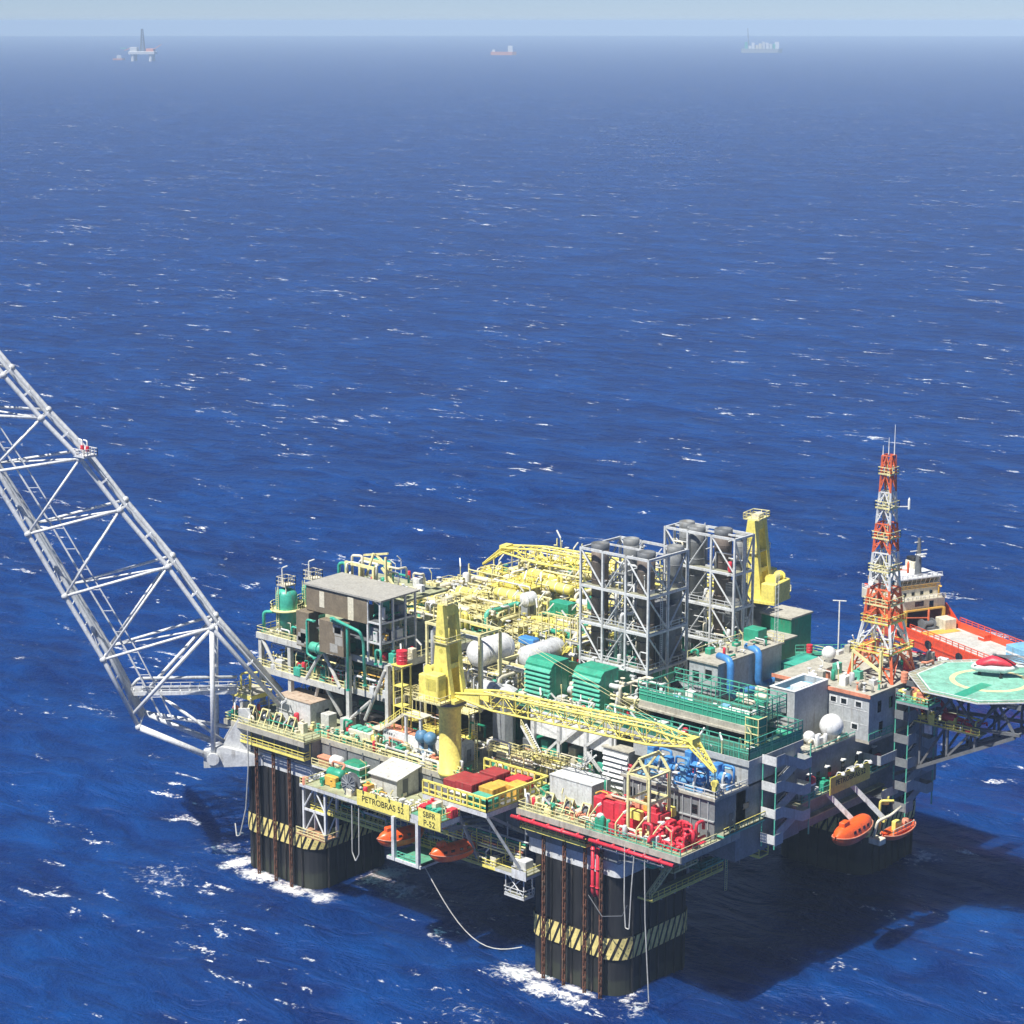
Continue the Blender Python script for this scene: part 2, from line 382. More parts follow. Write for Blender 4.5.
def rsq(cx, cy, w, rad, n=7):
    out = []
    for sx, sy, a0 in ((1, 1, 0), (-1, 1, 90), (-1, -1, 180), (1, -1, 270)):
        for k in range(n + 1):
            a = R(a0 + 90 * k / n)
            out.append((cx + sx * (w / 2 - rad) + rad * math.cos(a), cy + sy * (w / 2 - rad) + rad * math.sin(a)))
    return out
S, CW, CR = 33.85, 18.9, 3.4
hull = thing('platform_hull', 'black semi-submersible hull on four thick columns with a grey deck box on top', 'platform hull', (0, 0, 0))
for cx, cy, hz, hh in ((S, -S, 6.2, 3.6), (-S, -S, 7.0, 3.5), (S, S, 7.2, 3.1), (-S, S, 7, 3)):
    m = MB().hprism(rsq(cx, cy, CW, CR), -9, 20.0)
    c = m.build('column', 'column', hull)
    # vertical stiffener pipes on the faces seen from the sea
    f = MB()
    for k in range(7):
        t = -6.3 + k * 2.1
        f.tube((cx + t, cy - CW / 2 - .12, -4), (cx + t, cy - CW / 2 - .12, 19.9), .2, 6)
        f.tube((cx + CW / 2 + .12, cy + t, -4), (cx + CW / 2 + .12, cy + t, 19.9), .2, 6)
        f.tube((cx - CW / 2 - .12, cy + t, -4), (cx - CW / 2 - .12, cy + t, 19.9), .2, 6)
    f.build('riser_guard', 'black', c)
    pr = rsq(cx, cy, CW + .5, CR + .25, 10)
    MB().hprism(pr, hz, hz + hh).build('hazard_band', 'black', c)
    # slanted yellow stripes that follow the outline of the band
    P = [V((x, y, 0)) for x, y in rsq(cx, cy, CW + .56, CR + .28, 10)]
    P = P[::-1]; acc = [0]
    for a, b in zip(P, P[1:] + P[:1]): acc.append(acc[-1] + (b - a).length)
    tot = acc[-1]
    def at(d):
        d %= tot
        for i in range(len(P)):
            if acc[i + 1] >= d: return P[i].lerp(P[(i + 1) % len(P)], (d - acc[i]) / max(acc[i + 1] - acc[i], 1e-6))
    st = MB(); ns = int(tot / 1.42); pit = tot / ns
    for k in range(ns):
        a = k * pit; nz = 6
        for j in range(nz):
            z0, z1 = hz + .05 + (hh - .1) * j / nz, hz + .05 + (hh - .1) * (j + 1) / nz
            sl0, sl1 = -1.5 * j / nz, -1.5 * (j + 1) / nz
            q = [at(a + sl0), at(a + sl0 + .92), at(a + sl1 + .92), at(a + sl1)]
            st.add([(q[0].x, q[0].y, z0), (q[1].x, q[1].y, z0), (q[2].x, q[2].y, z1), (q[3].x, q[3].y, z1)], [(0, 1, 2, 3)])
    st.build('hazard_stripes', MAT['stripe'], c)
    MB().hprism(rsq(cx, cy, CW + .2, 1.3), 20.0, 22.4).build('column_collar', 'steel', c)
    MB().hprism(rsq(cx, cy, CW, 1.2), 22.4, 24.5).build('column_head', 'grey', c)
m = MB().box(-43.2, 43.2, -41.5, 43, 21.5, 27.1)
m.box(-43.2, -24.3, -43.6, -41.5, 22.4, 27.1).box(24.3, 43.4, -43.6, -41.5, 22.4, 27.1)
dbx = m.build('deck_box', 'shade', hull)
f = MB()
for x in list(range(-22, 25, 4)): f.box(x, x + .3, -41.75, -41.5, 21.6, 27)
for y in range(-22, 24, 4): f.box(43.2, 43.45, y, y + .3, 21.6, 27)
for x in range(-40, 42, 6): f.box(x, x + .35, -41, 42, 20.9, 21.5)
for y in range(-38, 42, 8): f.box(-42, 42, y, y + .4, 20.6, 21.49)
f.build('stiffener', 'darkgrey', dbx)

# mooring chains and caissons hanging down the column faces
def chain(x, y, z0, z1, label, group):
    m = MB(); z = z1; k = 0
    while z > z0:
        l, w2 = 1.05, .24
        ax = (w2, 0) if k % 2 else (0, w2)
        for s in (-1, 1): m.bar((x + ax[0] * s, y + ax[1] * s, z), (x + ax[0] * s, y + ax[1] * s, z - l), .2)
        m.bar((x - ax[0], y - ax[1], z), (x + ax[0], y + ax[1], z), .2); m.bar((x - ax[0], y - ax[1], z - l), (x + ax[0], y + ax[1], z - l), .2)
        z -= l - .2; k += 1
    return tag(m.build('mooring_chain', 'rust'), label, 'chain', group)
for x, n in ((29.0, 'leftmost'), (33.2, 'second from left'), (37.4, 'third from left'), (40.6, 'rightmost')):
    chain(x, -44.5, -2, 24.8, 'rusty mooring chain on the front column, ' + n + ' of four', 'mooring chains on the front column')
for x, n in ((-37.6, 'leftmost'), (-33.2, 'second from left'), (-29.2, 'rightmost')):
    chain(x, -44.5, -2, 24.8, 'rusty mooring chain on the left column, ' + n + ' of three', 'mooring chains on the left column')
for x, n in ((39.0, 'left'), (40.0, 'right')):
    m = MB().path([(x, -44.6, 24.5), (x, -44.6, 17.2), (x, -44.0, 16.4)], .28, 10)
    for z in (18, 21, 24): m.lathe((x, -44.6, z), [(.38, 0), (.38, .2)], 10)
    tag(m.build('fire_riser', 'red', smooth=True), 'thick red seawater pipe hanging on the front column, %s one of the pair' % n, 'pipe', 'red pipes on the front column')
def rope(pts, r, label, name='mooring_line', mat='rope'):
    tag(MB().path(pts, r, 6).build(name, mat), label, 'rope', 'ropes hanging from the deck edge')
rope([(46.5, -46.2, 27), (46.6, -46.3, 18), (46.9, -46.3, 14), (47.6, -46.3, 14), (47.9, -46.3, 20), (48.2, -46, 26.6)], .09, 'pale looped hose hanging in front of the front column below the red skid')
rope([(50.2, -46.1, 27), (50.4, -46, 16), (51.0, -45.6, 3)], .09, 'long pale rope falling straight to the water right of the front column')
rope([(-37.8, -46.2, 27), (-37.9, -46.2, 20), (-39.5, -45.6, 12), (-41.5, -45.4, 6.5), (-42.6, -45.2, 6), (-43.6, -44.6, 8)], .12, 'long grey hose looping down the left edge of the left column')
rope([(-6.4, -51.6, 23), (-6.6, -51.5, 14), (-5.8, -51.5, 12.6), (-5.0, -51.5, 14), (-4.9, -51.5, 22.8)], .1, 'pale hose in a narrow loop under the long yellow signboard')
rope([(8.6 + 16.9 * k / 14, -50.5 + 4.9 * k / 14, 15.6 - 11 * k / 14 - 5.5 * math.sin(math.pi * k / 14)) for k in range(15)], .09, 'grey mooring rope sagging from the left lifeboat to the front column')
rope([(39, -45.6, 17), (42, -45.9, 14.4), (46, -46, 15.6), (47, -46.1, 17.6)], .07, 'thin dark hose sagging below the white collar of the front column', mat='darkgrey')
# ------------------------------------------------------------------ main deck, walkways and edge fittings
md = thing('main_deck', 'broad worn greenish main deck with railings around the whole platform', 'deck', (0, 0, 27.1))
pl = MB().box(-44.5, -24, -45.6, -41.5, 27.1, 27.5).box(24.4, 56.5, -45.6, -41.5, 27.1, 27.5).box(-44.5, 56.5, -41.5, -31, 27.1, 27.5).box(-44.5, 50, -31, 44, 27.1, 27.5)
pl.build('deck_plate', 'deck', md)
e = MB().box(-44.6, -24, -45.75, -45.6, 26.6, 27.56).box(24.4, 56.6, -45.75, -45.6, 26.6, 27.56).box(56.5, 56.65, -45.6, -31, 26.5, 27.56)
e.box(-24, 24.4, -41.7, -41.55, 26.6, 27.56).box(-44.65, -44.5, -45.7, 44, 26.6, 27.56)
e.build('edge_beam', 'roofgrey', md)
u = MB()
for x in range(44, 57, 3): u.box(x, x + .3, -45.5, -31.2, 26.2, 27.1)
for y in (-44, -40, -36, -32): u.bar((43.4, y, 23), (55.5, y, 26.4), .3)
for y in (-44.6, -31.6): u.box(43.4, 56.3, y, y + .3, 26.0, 27.1)
u.build('deck_bracket', 'grey', md)
r = MB().rail([(-44.4, -45.5, 27.5), (-24.2, -45.5, 27.5), (-24.2, -41.7, 27.5)]); r.build('railing', 'paleyellow', md); r = MB().rail([(24.6, -41.7, 27.5), (24.6, -45.5, 27.5), (38.3, -45.5, 27.5)])
r.build('railing', 'paleyellow', md); r = MB().rail([(-24.2, -41.6, 27.5), (8.6, -41.6, 27.5)])
r.build('railing', 'paleyellow', md); r = MB().rail([(56.4, -45.4, 27.5), (56.4, -36.6, 27.5)]); r.build('railing', 'paleyellow', md); r = MB().rail([(-44.4, -45.5, 27.5), (-44.4, 40, 27.5)])
r.build('railing', 'paleyellow', md)
r2 = MB().rail([(38.3, -45.5, 27.5), (56.4, -45.5, 27.5)]); r2.build('railing', 'seagreen', md)

def walkway(label, x0, x1, y0, y1, z, mat='yellow', grp=None, sides='fblr', floor='grating', hang=None):
    t = thing('walkway', label, 'walkway', ((x0 + x1) / 2, (y0 + y1) / 2, z), grp)
    MB().box(x0, x1, y0, y1, z - .06, z).build('floor_grating', floor, t)
    f = MB()
    for y in (y0, y1): f.bar((x0, y, z - .16), (x1, y, z - .16), .14, .26)
    n = max(1, int((x1 - x0) / 3))
    for i in range(n + 1): f.bar((x0 + (x1 - x0) * i / n, y0, z - .2), (x0 + (x1 - x0) * i / n, y1, z - .2), .12, .2)
    if hang: 
        for i in range(n + 1): f.bar((x0 + (x1 - x0) * i / n, y1, z), (x0 + (x1 - x0) * i / n, y1, z + hang), .12)
    f.build('frame', mat, t)
    r = MB()
    if 'f' in sides: r.rail([(x0, y0, z), (x1, y0, z)], 1.1, 1.5)
    if 'b' in sides: r.rail([(x0, y1, z), (x1, y1, z)], 1.1, 1.5)
    if 'l' in sides: r.rail([(x0, y0, z), (x0, y1, z)], 1.1, 1.5)
    if 'r' in sides: r.rail([(x1, y0, z), (x1, y1, z)], 1.1, 1.5)
    if r.v: r.build('railing', mat, t)
    return t
walkway('narrow yellow walkway along the grey wall below the left corner of the deck', -42.5, -24.5, -45.3, -43.9, 24.3, sides='flr', hang=2.4)
walkway('narrow yellow walkway below the white box over the front column', 24.8, 38.2, -45.3, -43.9, 24.6, sides='flr', hang=2.1)
t = thing('pipe_rail', 'pair of thin grey pipes running below the long red pipe over the front column', 'pipes', (47, -44.8, 24.6))
for z in (24.9, 25.5): MB().path([(40.4, -45.0, z), (53, -45.0, z)], .09, 6).build('pipe', 'steel', t)
for x in (41, 44, 47, 50, 52.6): MB().bar((x, -45.0, 24.7), (x, -45.0, 27.0), .1).build('hanger', 'steel', t)
walkway('long low yellow walkway hung between the left and front columns', -22.5, 24, -46.0, -44.4, 16.4, hang=5)
walkway('low walkway along the dark side wall right of the front column', 43.4, 56, -25, -22.6, 21.6, sides='fb', hang=1.2)
walkway('sloped-in yellow walkway close to the water right of the front column', 44.2, 47, -40, -22, 16.5, sides='r', hang=0)

# red fire main along the deck edge
m = MB().path([(23.6, -46.0, 26.1), (38.4, -46.0, 26.1)], .3, 10)
for x in range(25, 38, 3): m.box(x, x + .25, -46.35, -45.65, 25.75, 26.6)
tag(m.build('fire_main', 'red', smooth=True), 'long red pipe under the deck edge, left length below the white box', 'pipe', 'red fire mains')
m = MB().path([(39.4, -46.0, 26.1), (55.6, -46.0, 26.1)], .3, 10)
for x in range(41, 55, 3): m.box(x, x + .25, -46.35, -45.65, 25.75, 26.6)
tag(m.build('fire_main', 'red', smooth=True), 'long red pipe under the deck edge, right length below the red machinery skid', 'pipe', 'red fire mains')

def shed(name, label, x0, x1, y0, y1, z0, z1, roof='roofgrey', wall='white', cat='equipment box', group=None, win=True):
    t = thing(name, label, cat, ((x0 + x1) / 2, (y0 + y1) / 2, z0), group)
    MB().cbox(x0, x1, y0, y1, z0, z1 - .15, .06).build('wall', wall, t)
    MB().box(x0 - .1, x1 + .1, y0 - .1, y1 + .1, z1 - .149, z1).build('roof', roof, t)
    d = MB().box(x1 + .002, x1 + .06, y0 + (y1 - y0) * .25, y0 + (y1 - y0) * .25 + 1, z0 + .1, z0 + 2.1)
    dr = d.build('door', 'grey', t)
    MB().box(x1 + .06, x1 + .14, y0 + (y1 - y0) * .25 + .75, y0 + (y1 - y0) * .25 + .85, z0 + 1, z0 + 1.2).build('handle', 'black', dr)
    if win: MB().box(x1 + .002, x1 + .05, y0 + (y1 - y0) * .62, y0 + (y1 - y0) * .82, z0 + 1.4, z0 + 2.3).build('window', 'glass', t)
    s = MB(); n = max(2, int((x1 - x0) / 1.4))
    for i in range(n + 1): s.box(x0 + (x1 - x0 - .08) * i / n, x0 + (x1 - x0 - .08) * i / n + .08, y0 - .04, y0 - .002, z0, z1 - .2)
    s.build('cladding_rib', wall, t)
    return t
shed('winch_house', 'white winch house with a rust-stained roof at the left corner of the deck', -38.6, -29.9, -38.6, -33.2, 27.5, 31.6, 'roofstain', 'steel')
shed('winch_house', 'white winch house with a clean white roof between the yellow basket and the red skid', 25.4, 34.0, -38.9, -34.2, 27.5, 31.6, 'steel', 'steel')

def chain_winch(label, x, y, grp, frame='paleyellow'):
    t = thing('chain_winch', label, 'winch', (x, y, 27.5), grp)
    MB().lathe((x - .55, y, 28.7), [(.9, 0), (.9, .12), (.5, .13), (.5, .95), (.9, .96), (.9, 1.1)], 16, (1, 0, 0)).build('drum', 'darkgrey', t)
    MB().cbox(x - .8, x + .8, y + .2, y + 1.5, 27.5, 28.7, .1).build('gearbox', 'green', t)
    m = MB()
    for s in (-.75, .75): m.bar((x + s, y - 1.3, 27.5), (x + s, y - .1, 30.1), .2); m.bar((x + s, y - .1, 30.1), (x + s, y + .9, 27.5), .2)
    m.bar((x - .75, y - .1, 30.1), (x + .75, y - .1, 30.1), .2); m.build('a_frame', frame, t)
    MB().vessel((x + 1.0, y + .7, 28.1), (x + 1.0, y + 1.9, 28.1), .35, 10).build('motor', 'maroon', t, True)
    return t
for i, (x, w_) in enumerate(((-40.4, 'first'), (-36.9, 'second'), (-33.4, 'third'), (-29.9, 'fourth'))):
    chain_winch('dark chain winch with pale A-frame on the left deck corner, %s from the left' % w_, x, -42.6, 'chain winches on the left corner')
for i, (x, w_) in enumerate(((28.6, 'leftmost'), (32.6, 'middle'), (36.0, 'rightmost'))):
    chain_winch('dark chain winch before the white winch house near the red skid, %s of three' % w_, x, -42.4, 'chain winches over the front column')

def drum_can(label, x, y, z, mat, r=.42, h=1.1):
    m = MB().lathe((x, y, z), [(r, 0), (r, h * .32), (r * 1.06, h * .34), (r, h * .37), (r, h * .64), (r * 1.06, h * .66), (r, h * .69), (r, h), (r * .9, h)], 14)
    return tag(m.build('drum', mat), label, 'drum')
drum_can('small red drum standing right of the left winch house', -21.4, -37.4, 27.5, 'red', .6, 1.7)
drum_can('orange drum on the end of the hose tower over the left column', -22.0, -47.4, 21.0, 'salmon', .55, 1.3)
drum_can('small orange drum between the chain winches before the white winch house', 34.2, -43.6, 27.5, 'salmon', .45, 1.3)
drum_can('small red drum before the left end of the white winch house', 27.4, -41.2, 27.5, 'red', .4, 1.1)
def beacon(label, x, y, z, cab='midgreen', top='white'):
    t = thing('control_cabinet', label, 'cabinet', (x, y, z))
    MB().cbox(x - .7, x + .7, y - .6, y + .6, z, z + 1.6, .08).build('cabinet', cab, t)
    MB().lathe((x, y, z + 1.6), [(.62, 0), (.6, .35), (.4, .6), (.05, .75)], 14).build('dome', top, t, True)
    m = MB().rail([(x - 1.2, y - 1, z), (x + 1.2, y - 1, z), (x + 1.2, y + 1, z)], 1.1, 1.2); m.build('guard_rail', cab, t)
beacon('green control cabinet with a white dome above the front column', 39.6, -43.6, 27.5)
beacon('green control cabinet with an orange cap at the far left deck corner', -43.4, -43.9, 27.5, top='salmon')

# cargo stowed on the left of the deck
m = thing('skid_unit', 'cream pump skid with green lids beside the left module post', 'skid', (-16.5, -38.6, 27.5))
MB().cbox(-19.4, -14.2, -39.6, -37.4, 27.5, 29.7).build('casing', 'cream', m); MB().cbox(-14.2, -13.2, -39.4, -37.6, 27.5, 29.4).build('end_cabinet', 'yellow', m)
q = MB()
for x in (-19, -17.6, -16.2): q.cbox(x, x + 1.1, -39.4, -37.6, 29.7, 30.1)
q.build('lid', 'seagreen', m)
random.seed(4)
for i in range(9):
    x = -26.4 + i * 1.18
    t = thing('valve_skid', 'low pale green valve skid in the row behind the left deck edge, number %d from the left' % (i + 1) if False else 'low pale green valve skid in the row along the deck edge, %s from the left' % 'first second third fourth fifth sixth seventh eighth ninth'.split()[i], 'valve skid', (x, -39.8, 27.5), 'row of valve skids')
    MB().cbox(x - .5, x + .5, -40.6, -39.2, 27.5, 28.1, .06).build('base', 'seagreen', t)
    MB().lathe((x, -40.1, 28.1), [(.22, 0), (.22, .5), (.4, .52), (.4, .62), (.12, .64), (.12, .9), (.35, .92), (.35, 1.0)], 10).build('valve', 'cream' if i % 2 else 'seagreen', t)
# white workshop container with a rusty top and dark plate
t = thing('workshop_container', 'white container with a rust-coloured top and a small dark nameplate beside blue tanks', 'container', (-9, -36, 27.5))
MB().cbox(-12.6, -4.2, -38.2, -35.4, 27.5, 30.9, .08).build('body', 'white', t)
MB().box(-12.3, -4.5, -38.0, -35.6, 30.9, 31.05).build('roof', 'salmon', t)
q = MB()
for k in range(5): q.box(-12.1 + k * .5, -11.75 + k * .5, -38.23, -38.2, 30.0, 30.4)
q.build('nameplate', 'darkgrey', t)
for x, lab in ((-3.4, 'left'), (-1.4, 'right')):
    t = thing('filter_vessel', 'blue vessel with a bulbous head by the crane pedestal, %s of the pair' % lab, 'vessel', (x, -38.2, 27.5), 'blue filter vessels')
    MB().ball((x, -38.2, 31.4), 1.15, 14, 9, 1.0).build('head', 'steelblue', t, True); MB().lathe((x, -38.2, 27.5), [(.6, 0), (.6, .15), (.42, .16), (.42, 3.1)], 12).build('neck', 'steelblue', t, True)
    MB().path([(x, -38.6, 29.2), (x, -39.6, 29.2), (x, -39.6, 27.6)], .18).build('drain_pipe', 'steel', t, True)
shed('supply_house', 'white cabin with a clean flat roof behind the left blue vessels', -3.4, 3.6, -35.4, -32.6, 27.5, 30.6, 'white', win=False)
# ------------------------------------------------------------------ service platforms between the left and front columns
def platform(name, label, x0, x1, y0, y1, z, mat='deck', beam='steel', rails='fblr', railmat='paleyellow', step=1.6, th=.35, group=None, cat='platform', h=1.15):
    t = thing(name, label, cat, ((x0 + x1) / 2, (y0 + y1) / 2, z), group)
    MB().box(x0, x1, y0, y1, z - .08, z).build('floor', mat, t)
    f = MB()
    for y in (y0 + .1, y1 - .1): f.box(x0, x1, y - .1, y + .1, z - .08 - th, z - .083)
    n = max(1, int((x1 - x0) / 2.5))
    for i in range(n + 1):
        x = x0 + .1 + (x1 - x0 - .2) * i / n; f.box(x - .09, x + .09, y0 + .2, y1 - .2, z - .06 - th, z - .083)
    f.build('beams', beam, t)
    r = MB()
    if 'f' in rails: r.rail([(x0, y0, z), (x1, y0, z)], h, step)
    if 'b' in rails: r.rail([(x0, y1, z), (x1, y1, z)], h, step)
    if 'l' in rails: r.rail([(x0, y0, z), (x0, y1, z)], h, step)
    if 'r' in rails: r.rail([(x1, y0, z), (x1, y1, z)], h, step)
    if r.v: r.build('railing', railmat, t)
    return t
sp = platform('service_platform', 'long service platform below the main deck with the white shed and the long signboard', -17, 9, -52, -41.8, 23.4, 'deck', rails='lr', th=.6)
for x in (-16, -9, -2, 5): MB().bar((x, -41.9, 19.5), (x, -51.5, 22.6), .3).build('strut', 'grey', sp)
# lifeboat station legs with their low floor
ls = thing('lifeboat_station', 'grey steel frame with two tall legs and a low green floor below the yellow signs', 'frame', (4, -50, 15.6))
for x, y in ((4.0, -52.4), (9.4, -52.4), (4.0, -44), (9.4, -44)): MB().box(x - .3, x + .3, y - .3, y + .3, 15.6, 25.3 if x > 5 else 23).build('leg', 'steel', ls)
f = MB().box(2.4, 10, -52.2, -45.9, 15.9, 16.0); f.build('floor', 'deckgreen', ls)
MB().box(2.4, 9.7, -52.5, -52.2, 15.5, 16.0).box(9.7, 10, -52.5, -46, 15.5, 16.0).build('edge_beam', 'steel', ls)
MB().rail([(4.4, -52.1, 16), (9, -52.1, 16)], 1.1).build('railing', 'seagreen', ls)
pb = platform('muster_platform', 'small green platform carrying the square yellow sign above the lifeboats', 10.4, 17.0, -55, -50.8, 25.8, 'deckgreen', 'steel', 'lr', 'yellow', th=.9)
for x in (12, 16.5): MB().bar((x, -41.8, 21.6), (x, -54, 24.8), .3).build('strut', 'grey', pb)

def sign(label, x0, x1, y, z0, z1, lines, mat='yellow', floods=0):
    t = thing('signboard', label, 'sign', ((x0 + x1) / 2, y, z0))
    MB().box(x0, x1, y - .05, y + .05, z0, z1).build('board', mat, t)
    fr = MB()
    for x in (x0 + .3, (x0 + x1) / 2, x1 - .3): fr.box(x - .08, x + .08, y + .05, y + .2, z0, z1)
    fr.build('frame', 'grey', t)
    for body, cx, cz, sz in lines: text_mesh('lettering', body, sz, t, (cx, y - .075, cz), (1, 0, 0), (0, 0, 1), 'black')
    for k in range(floods):
        x = x0 + (x1 - x0) * (k + .5) / floods
        l = MB().bar((x, y, z1), (x, y - .6, z1 + .9), .08); l.lathe((x, y - .7, z1 + .9), [(.1, 0), (.22, .12), (.22, .25)], 8, (0, .6, -.8)); l.build('floodlight', 'lamp', t)
    return t
sign('long yellow signboard with one line of black lettering on the service platform', -4.6, 7.3, -52.15, 22.9, 25.5, [('PETROBRAS 52', 1.35, 24.2, 1.45)], floods=4)
sign('square yellow signboard with two lines of black lettering above the lifeboats', 12.2, 17.0, -55.12, 24.3, 27.2, [('SBFR', 14.6, 26.4, 1.3), ('P-52', 14.6, 25.0, 1.4)], floods=0)

# the white shed
t = thing('store_shed', 'white shed with a sloping roof and an open doorway behind the long signboard', 'shed', (-3.2, -44, 23.4))
x0, x1, y0, y1 = -6.6, -.6, -47, -41.9
MB().prism([(x0, y0, 23.4), (x0, y1, 23.4), (x0, y1, 27.6), (x0, y0, 26.6)], (x1 - x0, 0, 0)).build('wall', 'dullwhite', t)
MB().prism([(x0 - .3, y0 - .5, 26.5), (x0 - .3, y1 + .3, 27.75), (x0 - .3, y1 + .3, 27.9), (x0 - .3, y0 - .5, 26.65)], (x1 - x0 + .9, 0, 0)).build('roof', 'dullwhite', t)
MB().box(x1 + .003, x1 + .05, -45.6, -44.4, 23.5, 26.3).build('doorway', 'darkgrey', t)
# hose tower in front of the left column
t = thing('hose_tower', 'white braced steel tower carrying a small platform in front of the left column', 'tower', (-20, -46, 12))
f = MB()
for x in (-22.6, -17.3):
    for y in (-47.3, -44.6): MB().box(x - .2, x + .2, y - .2, y + .2, 12, 21).build('leg', 'white', t)
f = MB()
for z in (16.6,): f.box(-22.4, -17.5, -47.4, -47.2, z - .2, z + .2).box(-22.4, -17.5, -44.7, -44.5, z - .2, z + .2)
for z0, z1 in ((12.2, 16.4), (16.8, 20.8)):
    f.tube((-22.6, -47.3, z0), (-20, -47.3, z1), .14, 6).tube((-17.3, -47.3, z0), (-20, -47.3, z1), .14, 6)
    f.tube((-17.3, -47.3, z0), (-17.3, -44.6, z1), .14, 6)
f.build('brace', 'white', t)
MB().box(-23, -16.8, -47.8, -44.2, 20.9, 21.1).box(-23, -16.8, -47.9, -47.7, 20.6, 21.15).build('top_floor', 'steel', t)
MB().box(-24.2, -17, -47.8, -44.4, 11.8, 12.0).build('lower_floor', 'timber', t)
MB().rail([(-24.2, -47.7, 12), (-17, -47.7, 12), (-17, -44.6, 12)], 1.1).rail([(-23, -47.7, 21.1), (-16.8, -47.7, 21.1)], 1.1).build('railing', 'paleyellow', t)

def reel(label, x, y, z, r, w, mat, ax=(1, 0, 0)):
    t = thing('hose_reel', label, 'reel', (x, y, z))
    MB().lathe((x - ax[0] * w / 2, y - ax[1] * w / 2, z + r + .2), [(r, 0), (r, .1), (r * .62, .11), (r * .62, w - .11), (r, w - .1), (r, w)], 20, ax).build('reel', mat, t)
    s = MB()
    for k in range(6):
        a = k * math.pi / 6
        d = V((0, 0, 1)) * math.sin(a) * r * .95 + V((-ax[1], ax[0], 0)) * math.cos(a) * r * .95
        c = V((x - ax[0] * (w / 2 + .08), y - ax[1] * (w / 2 + .08), z + r + .2)); s.bar(c - d, c + d, .12)
    s.build('spokes', 'grey', t)
    MB().box(x - .8, x + .8, y - .8, y + .8, z, z + .25).bar((x - .7, y + .7, z + .2), (x, y, z + r + .2), .15).bar((x + .7, y - .7, z + .2), (x, y, z + r + .2), .15).build('stand', 'darkgrey', t)
reel('big dark hose reel on the left end of the service platform', -7.8, -50.4, 23.4, 1.7, 1.2, 'darkgrey', (0, 1, 0))
reel('white cable reel on top of the hose tower', -19.8, -46.2, 21.1, 1.0, 1.2, 'white', (0, 1, 0))
t = thing('pump_unit', 'green and orange pump unit between the hose tower and the big dark reel', 'pump', (-13, -47.5, 23.4))
MB().cbox(-15.8, -11, -50, -46.6, 23.4, 24.3).build('base', 'green', t); MB().vessel((-15.2, -48.4, 25.2), (-11.6, -48.4, 25.2), .9, 14).build('engine', 'midgreen', t, True)
MB().cbox(-14.4, -11.8, -50.2, -49.2, 23.6, 25.2).build('tank', 'ochre', t); MB().path([(-15.4, -47.2, 24.4), (-15.4, -47.2, 26.6), (-12.4, -47.2, 26.6), (-12.4, -48.2, 25.6)], .22).build('pipe', 'salmon', t, True)
t = thing('pallet', 'orange covered pallet at the foot of the left deck edge', 'pallet', (-22, -40, 23.4)); 
t2 = platform('landing', 'small landing with stowed tanks right of the left column', -23.8, -17, -44.2, -41.8, 23.4, 'deck', rails='f')
MB().cbox(-23.2, -20.4, -43.4, -42, 23.4, 24.6).build('crate', 'timber', t); MB().cbox(-23.3, -20.3, -43.5, -41.9, 24.6, 24.9).build('cover', 'salmon', t)
t = thing('white_tank', 'short white drum tank lying right of the orange pallet', 'tank', (-18.4, -43.2, 23.4))
MB().vessel((-19.9, -43.2, 24.8), (-17.2, -43.2, 24.8), 1.05, 16).build('drum', 'white', t, True); MB().box(-19.4, -17.7, -43.8, -42.6, 23.4, 23.9).build('cradle', 'darkgrey', t)
def skip(label, x, y, z, mat, stripe):
    t = thing('waste_skip', label, 'skip', (x, y, z))
    MB().prism([(x - 1.9, y - 1.1, z + .2), (x + 1.9, y - 1.1, z + .2), (x + 2.2, y - 1.3, z + 1.8), (x - 2.2, y - 1.3, z + 1.8)], (0, 2.4, 0)).build('body', mat, t)
    MB().prism([(x - 2.28, y - 1.36, z + 1.8), (x + 2.28, y - 1.36, z + 1.8), (x + 2.28, y + 1.2, z + 1.8), (x - 2.28, y + 1.2, z + 1.8)], (0, 0, .35)).build('rim', stripe, t)
    MB().prism([(x - 2.0, y - 1.2, z + 2.15), (x + 2.0, y - 1.2, z + 2.15), (x + 1.6, y - .7, z + 2.6), (x - 1.6, y - .7, z + 2.6)], (0, 1.8, 0)).build('lid', mat, t)
skip('dark green waste skip with a white rim on the service platform behind the pump', -13.6, -43.6, 23.4, 'green', 'white')
drum_can('ochre drum between the green skip and the white shed', -9.4, -43.2, 23.4, 'ochre', .7, 2)

# cargo basket with its red and yellow boxes
X0, X1, Y0, Y1, Z = 9.0, 22.8, -50.8, -36.4, 27.7
b = thing('cargo_basket', 'large yellow railed cargo platform at the foot of the near crane', 'platform', ((X0 + X1) / 2, (Y0 + Y1) / 2, Z))
MB().box(X0, X1, Y0, Y1, Z - .1, Z).build('floor', 'darkgrey', b)
f = MB().box(X0, X1, Y0 - .05, Y0 + .2, Z - .9, Z - .102).box(X1 - .2, X1 + .05, Y0 + .2, Y1, Z - .9, Z - .102).box(X0, X0 + .2, Y0 + .2, Y1, Z - .9, Z - .102); f.build('edge_beam', 'steel', b)
f = MB()
def heavy(pts, h=2.2, step=1.4):
    for a, c in zip(pts, pts[1:]):
        a, c = V(a), V(c); n = int((c - a).length / step + .5)
        for i in range(n + 1): p = a.lerp(c, i / n); f.bar(p, p + V((0, 0, h)), .22, .3)
        for z, w_ in ((h, .3), (h * .45, .2), (.15, .25)): f.bar(a + V((0, 0, z)), c + V((0, 0, z)), w_)
heavy([(X0 + .1, Y0, Z), (X1, Y0, Z), (X1, Y1, Z), (X0 + .1, Y1, Z)])
f.build('fence', 'yellow', b)
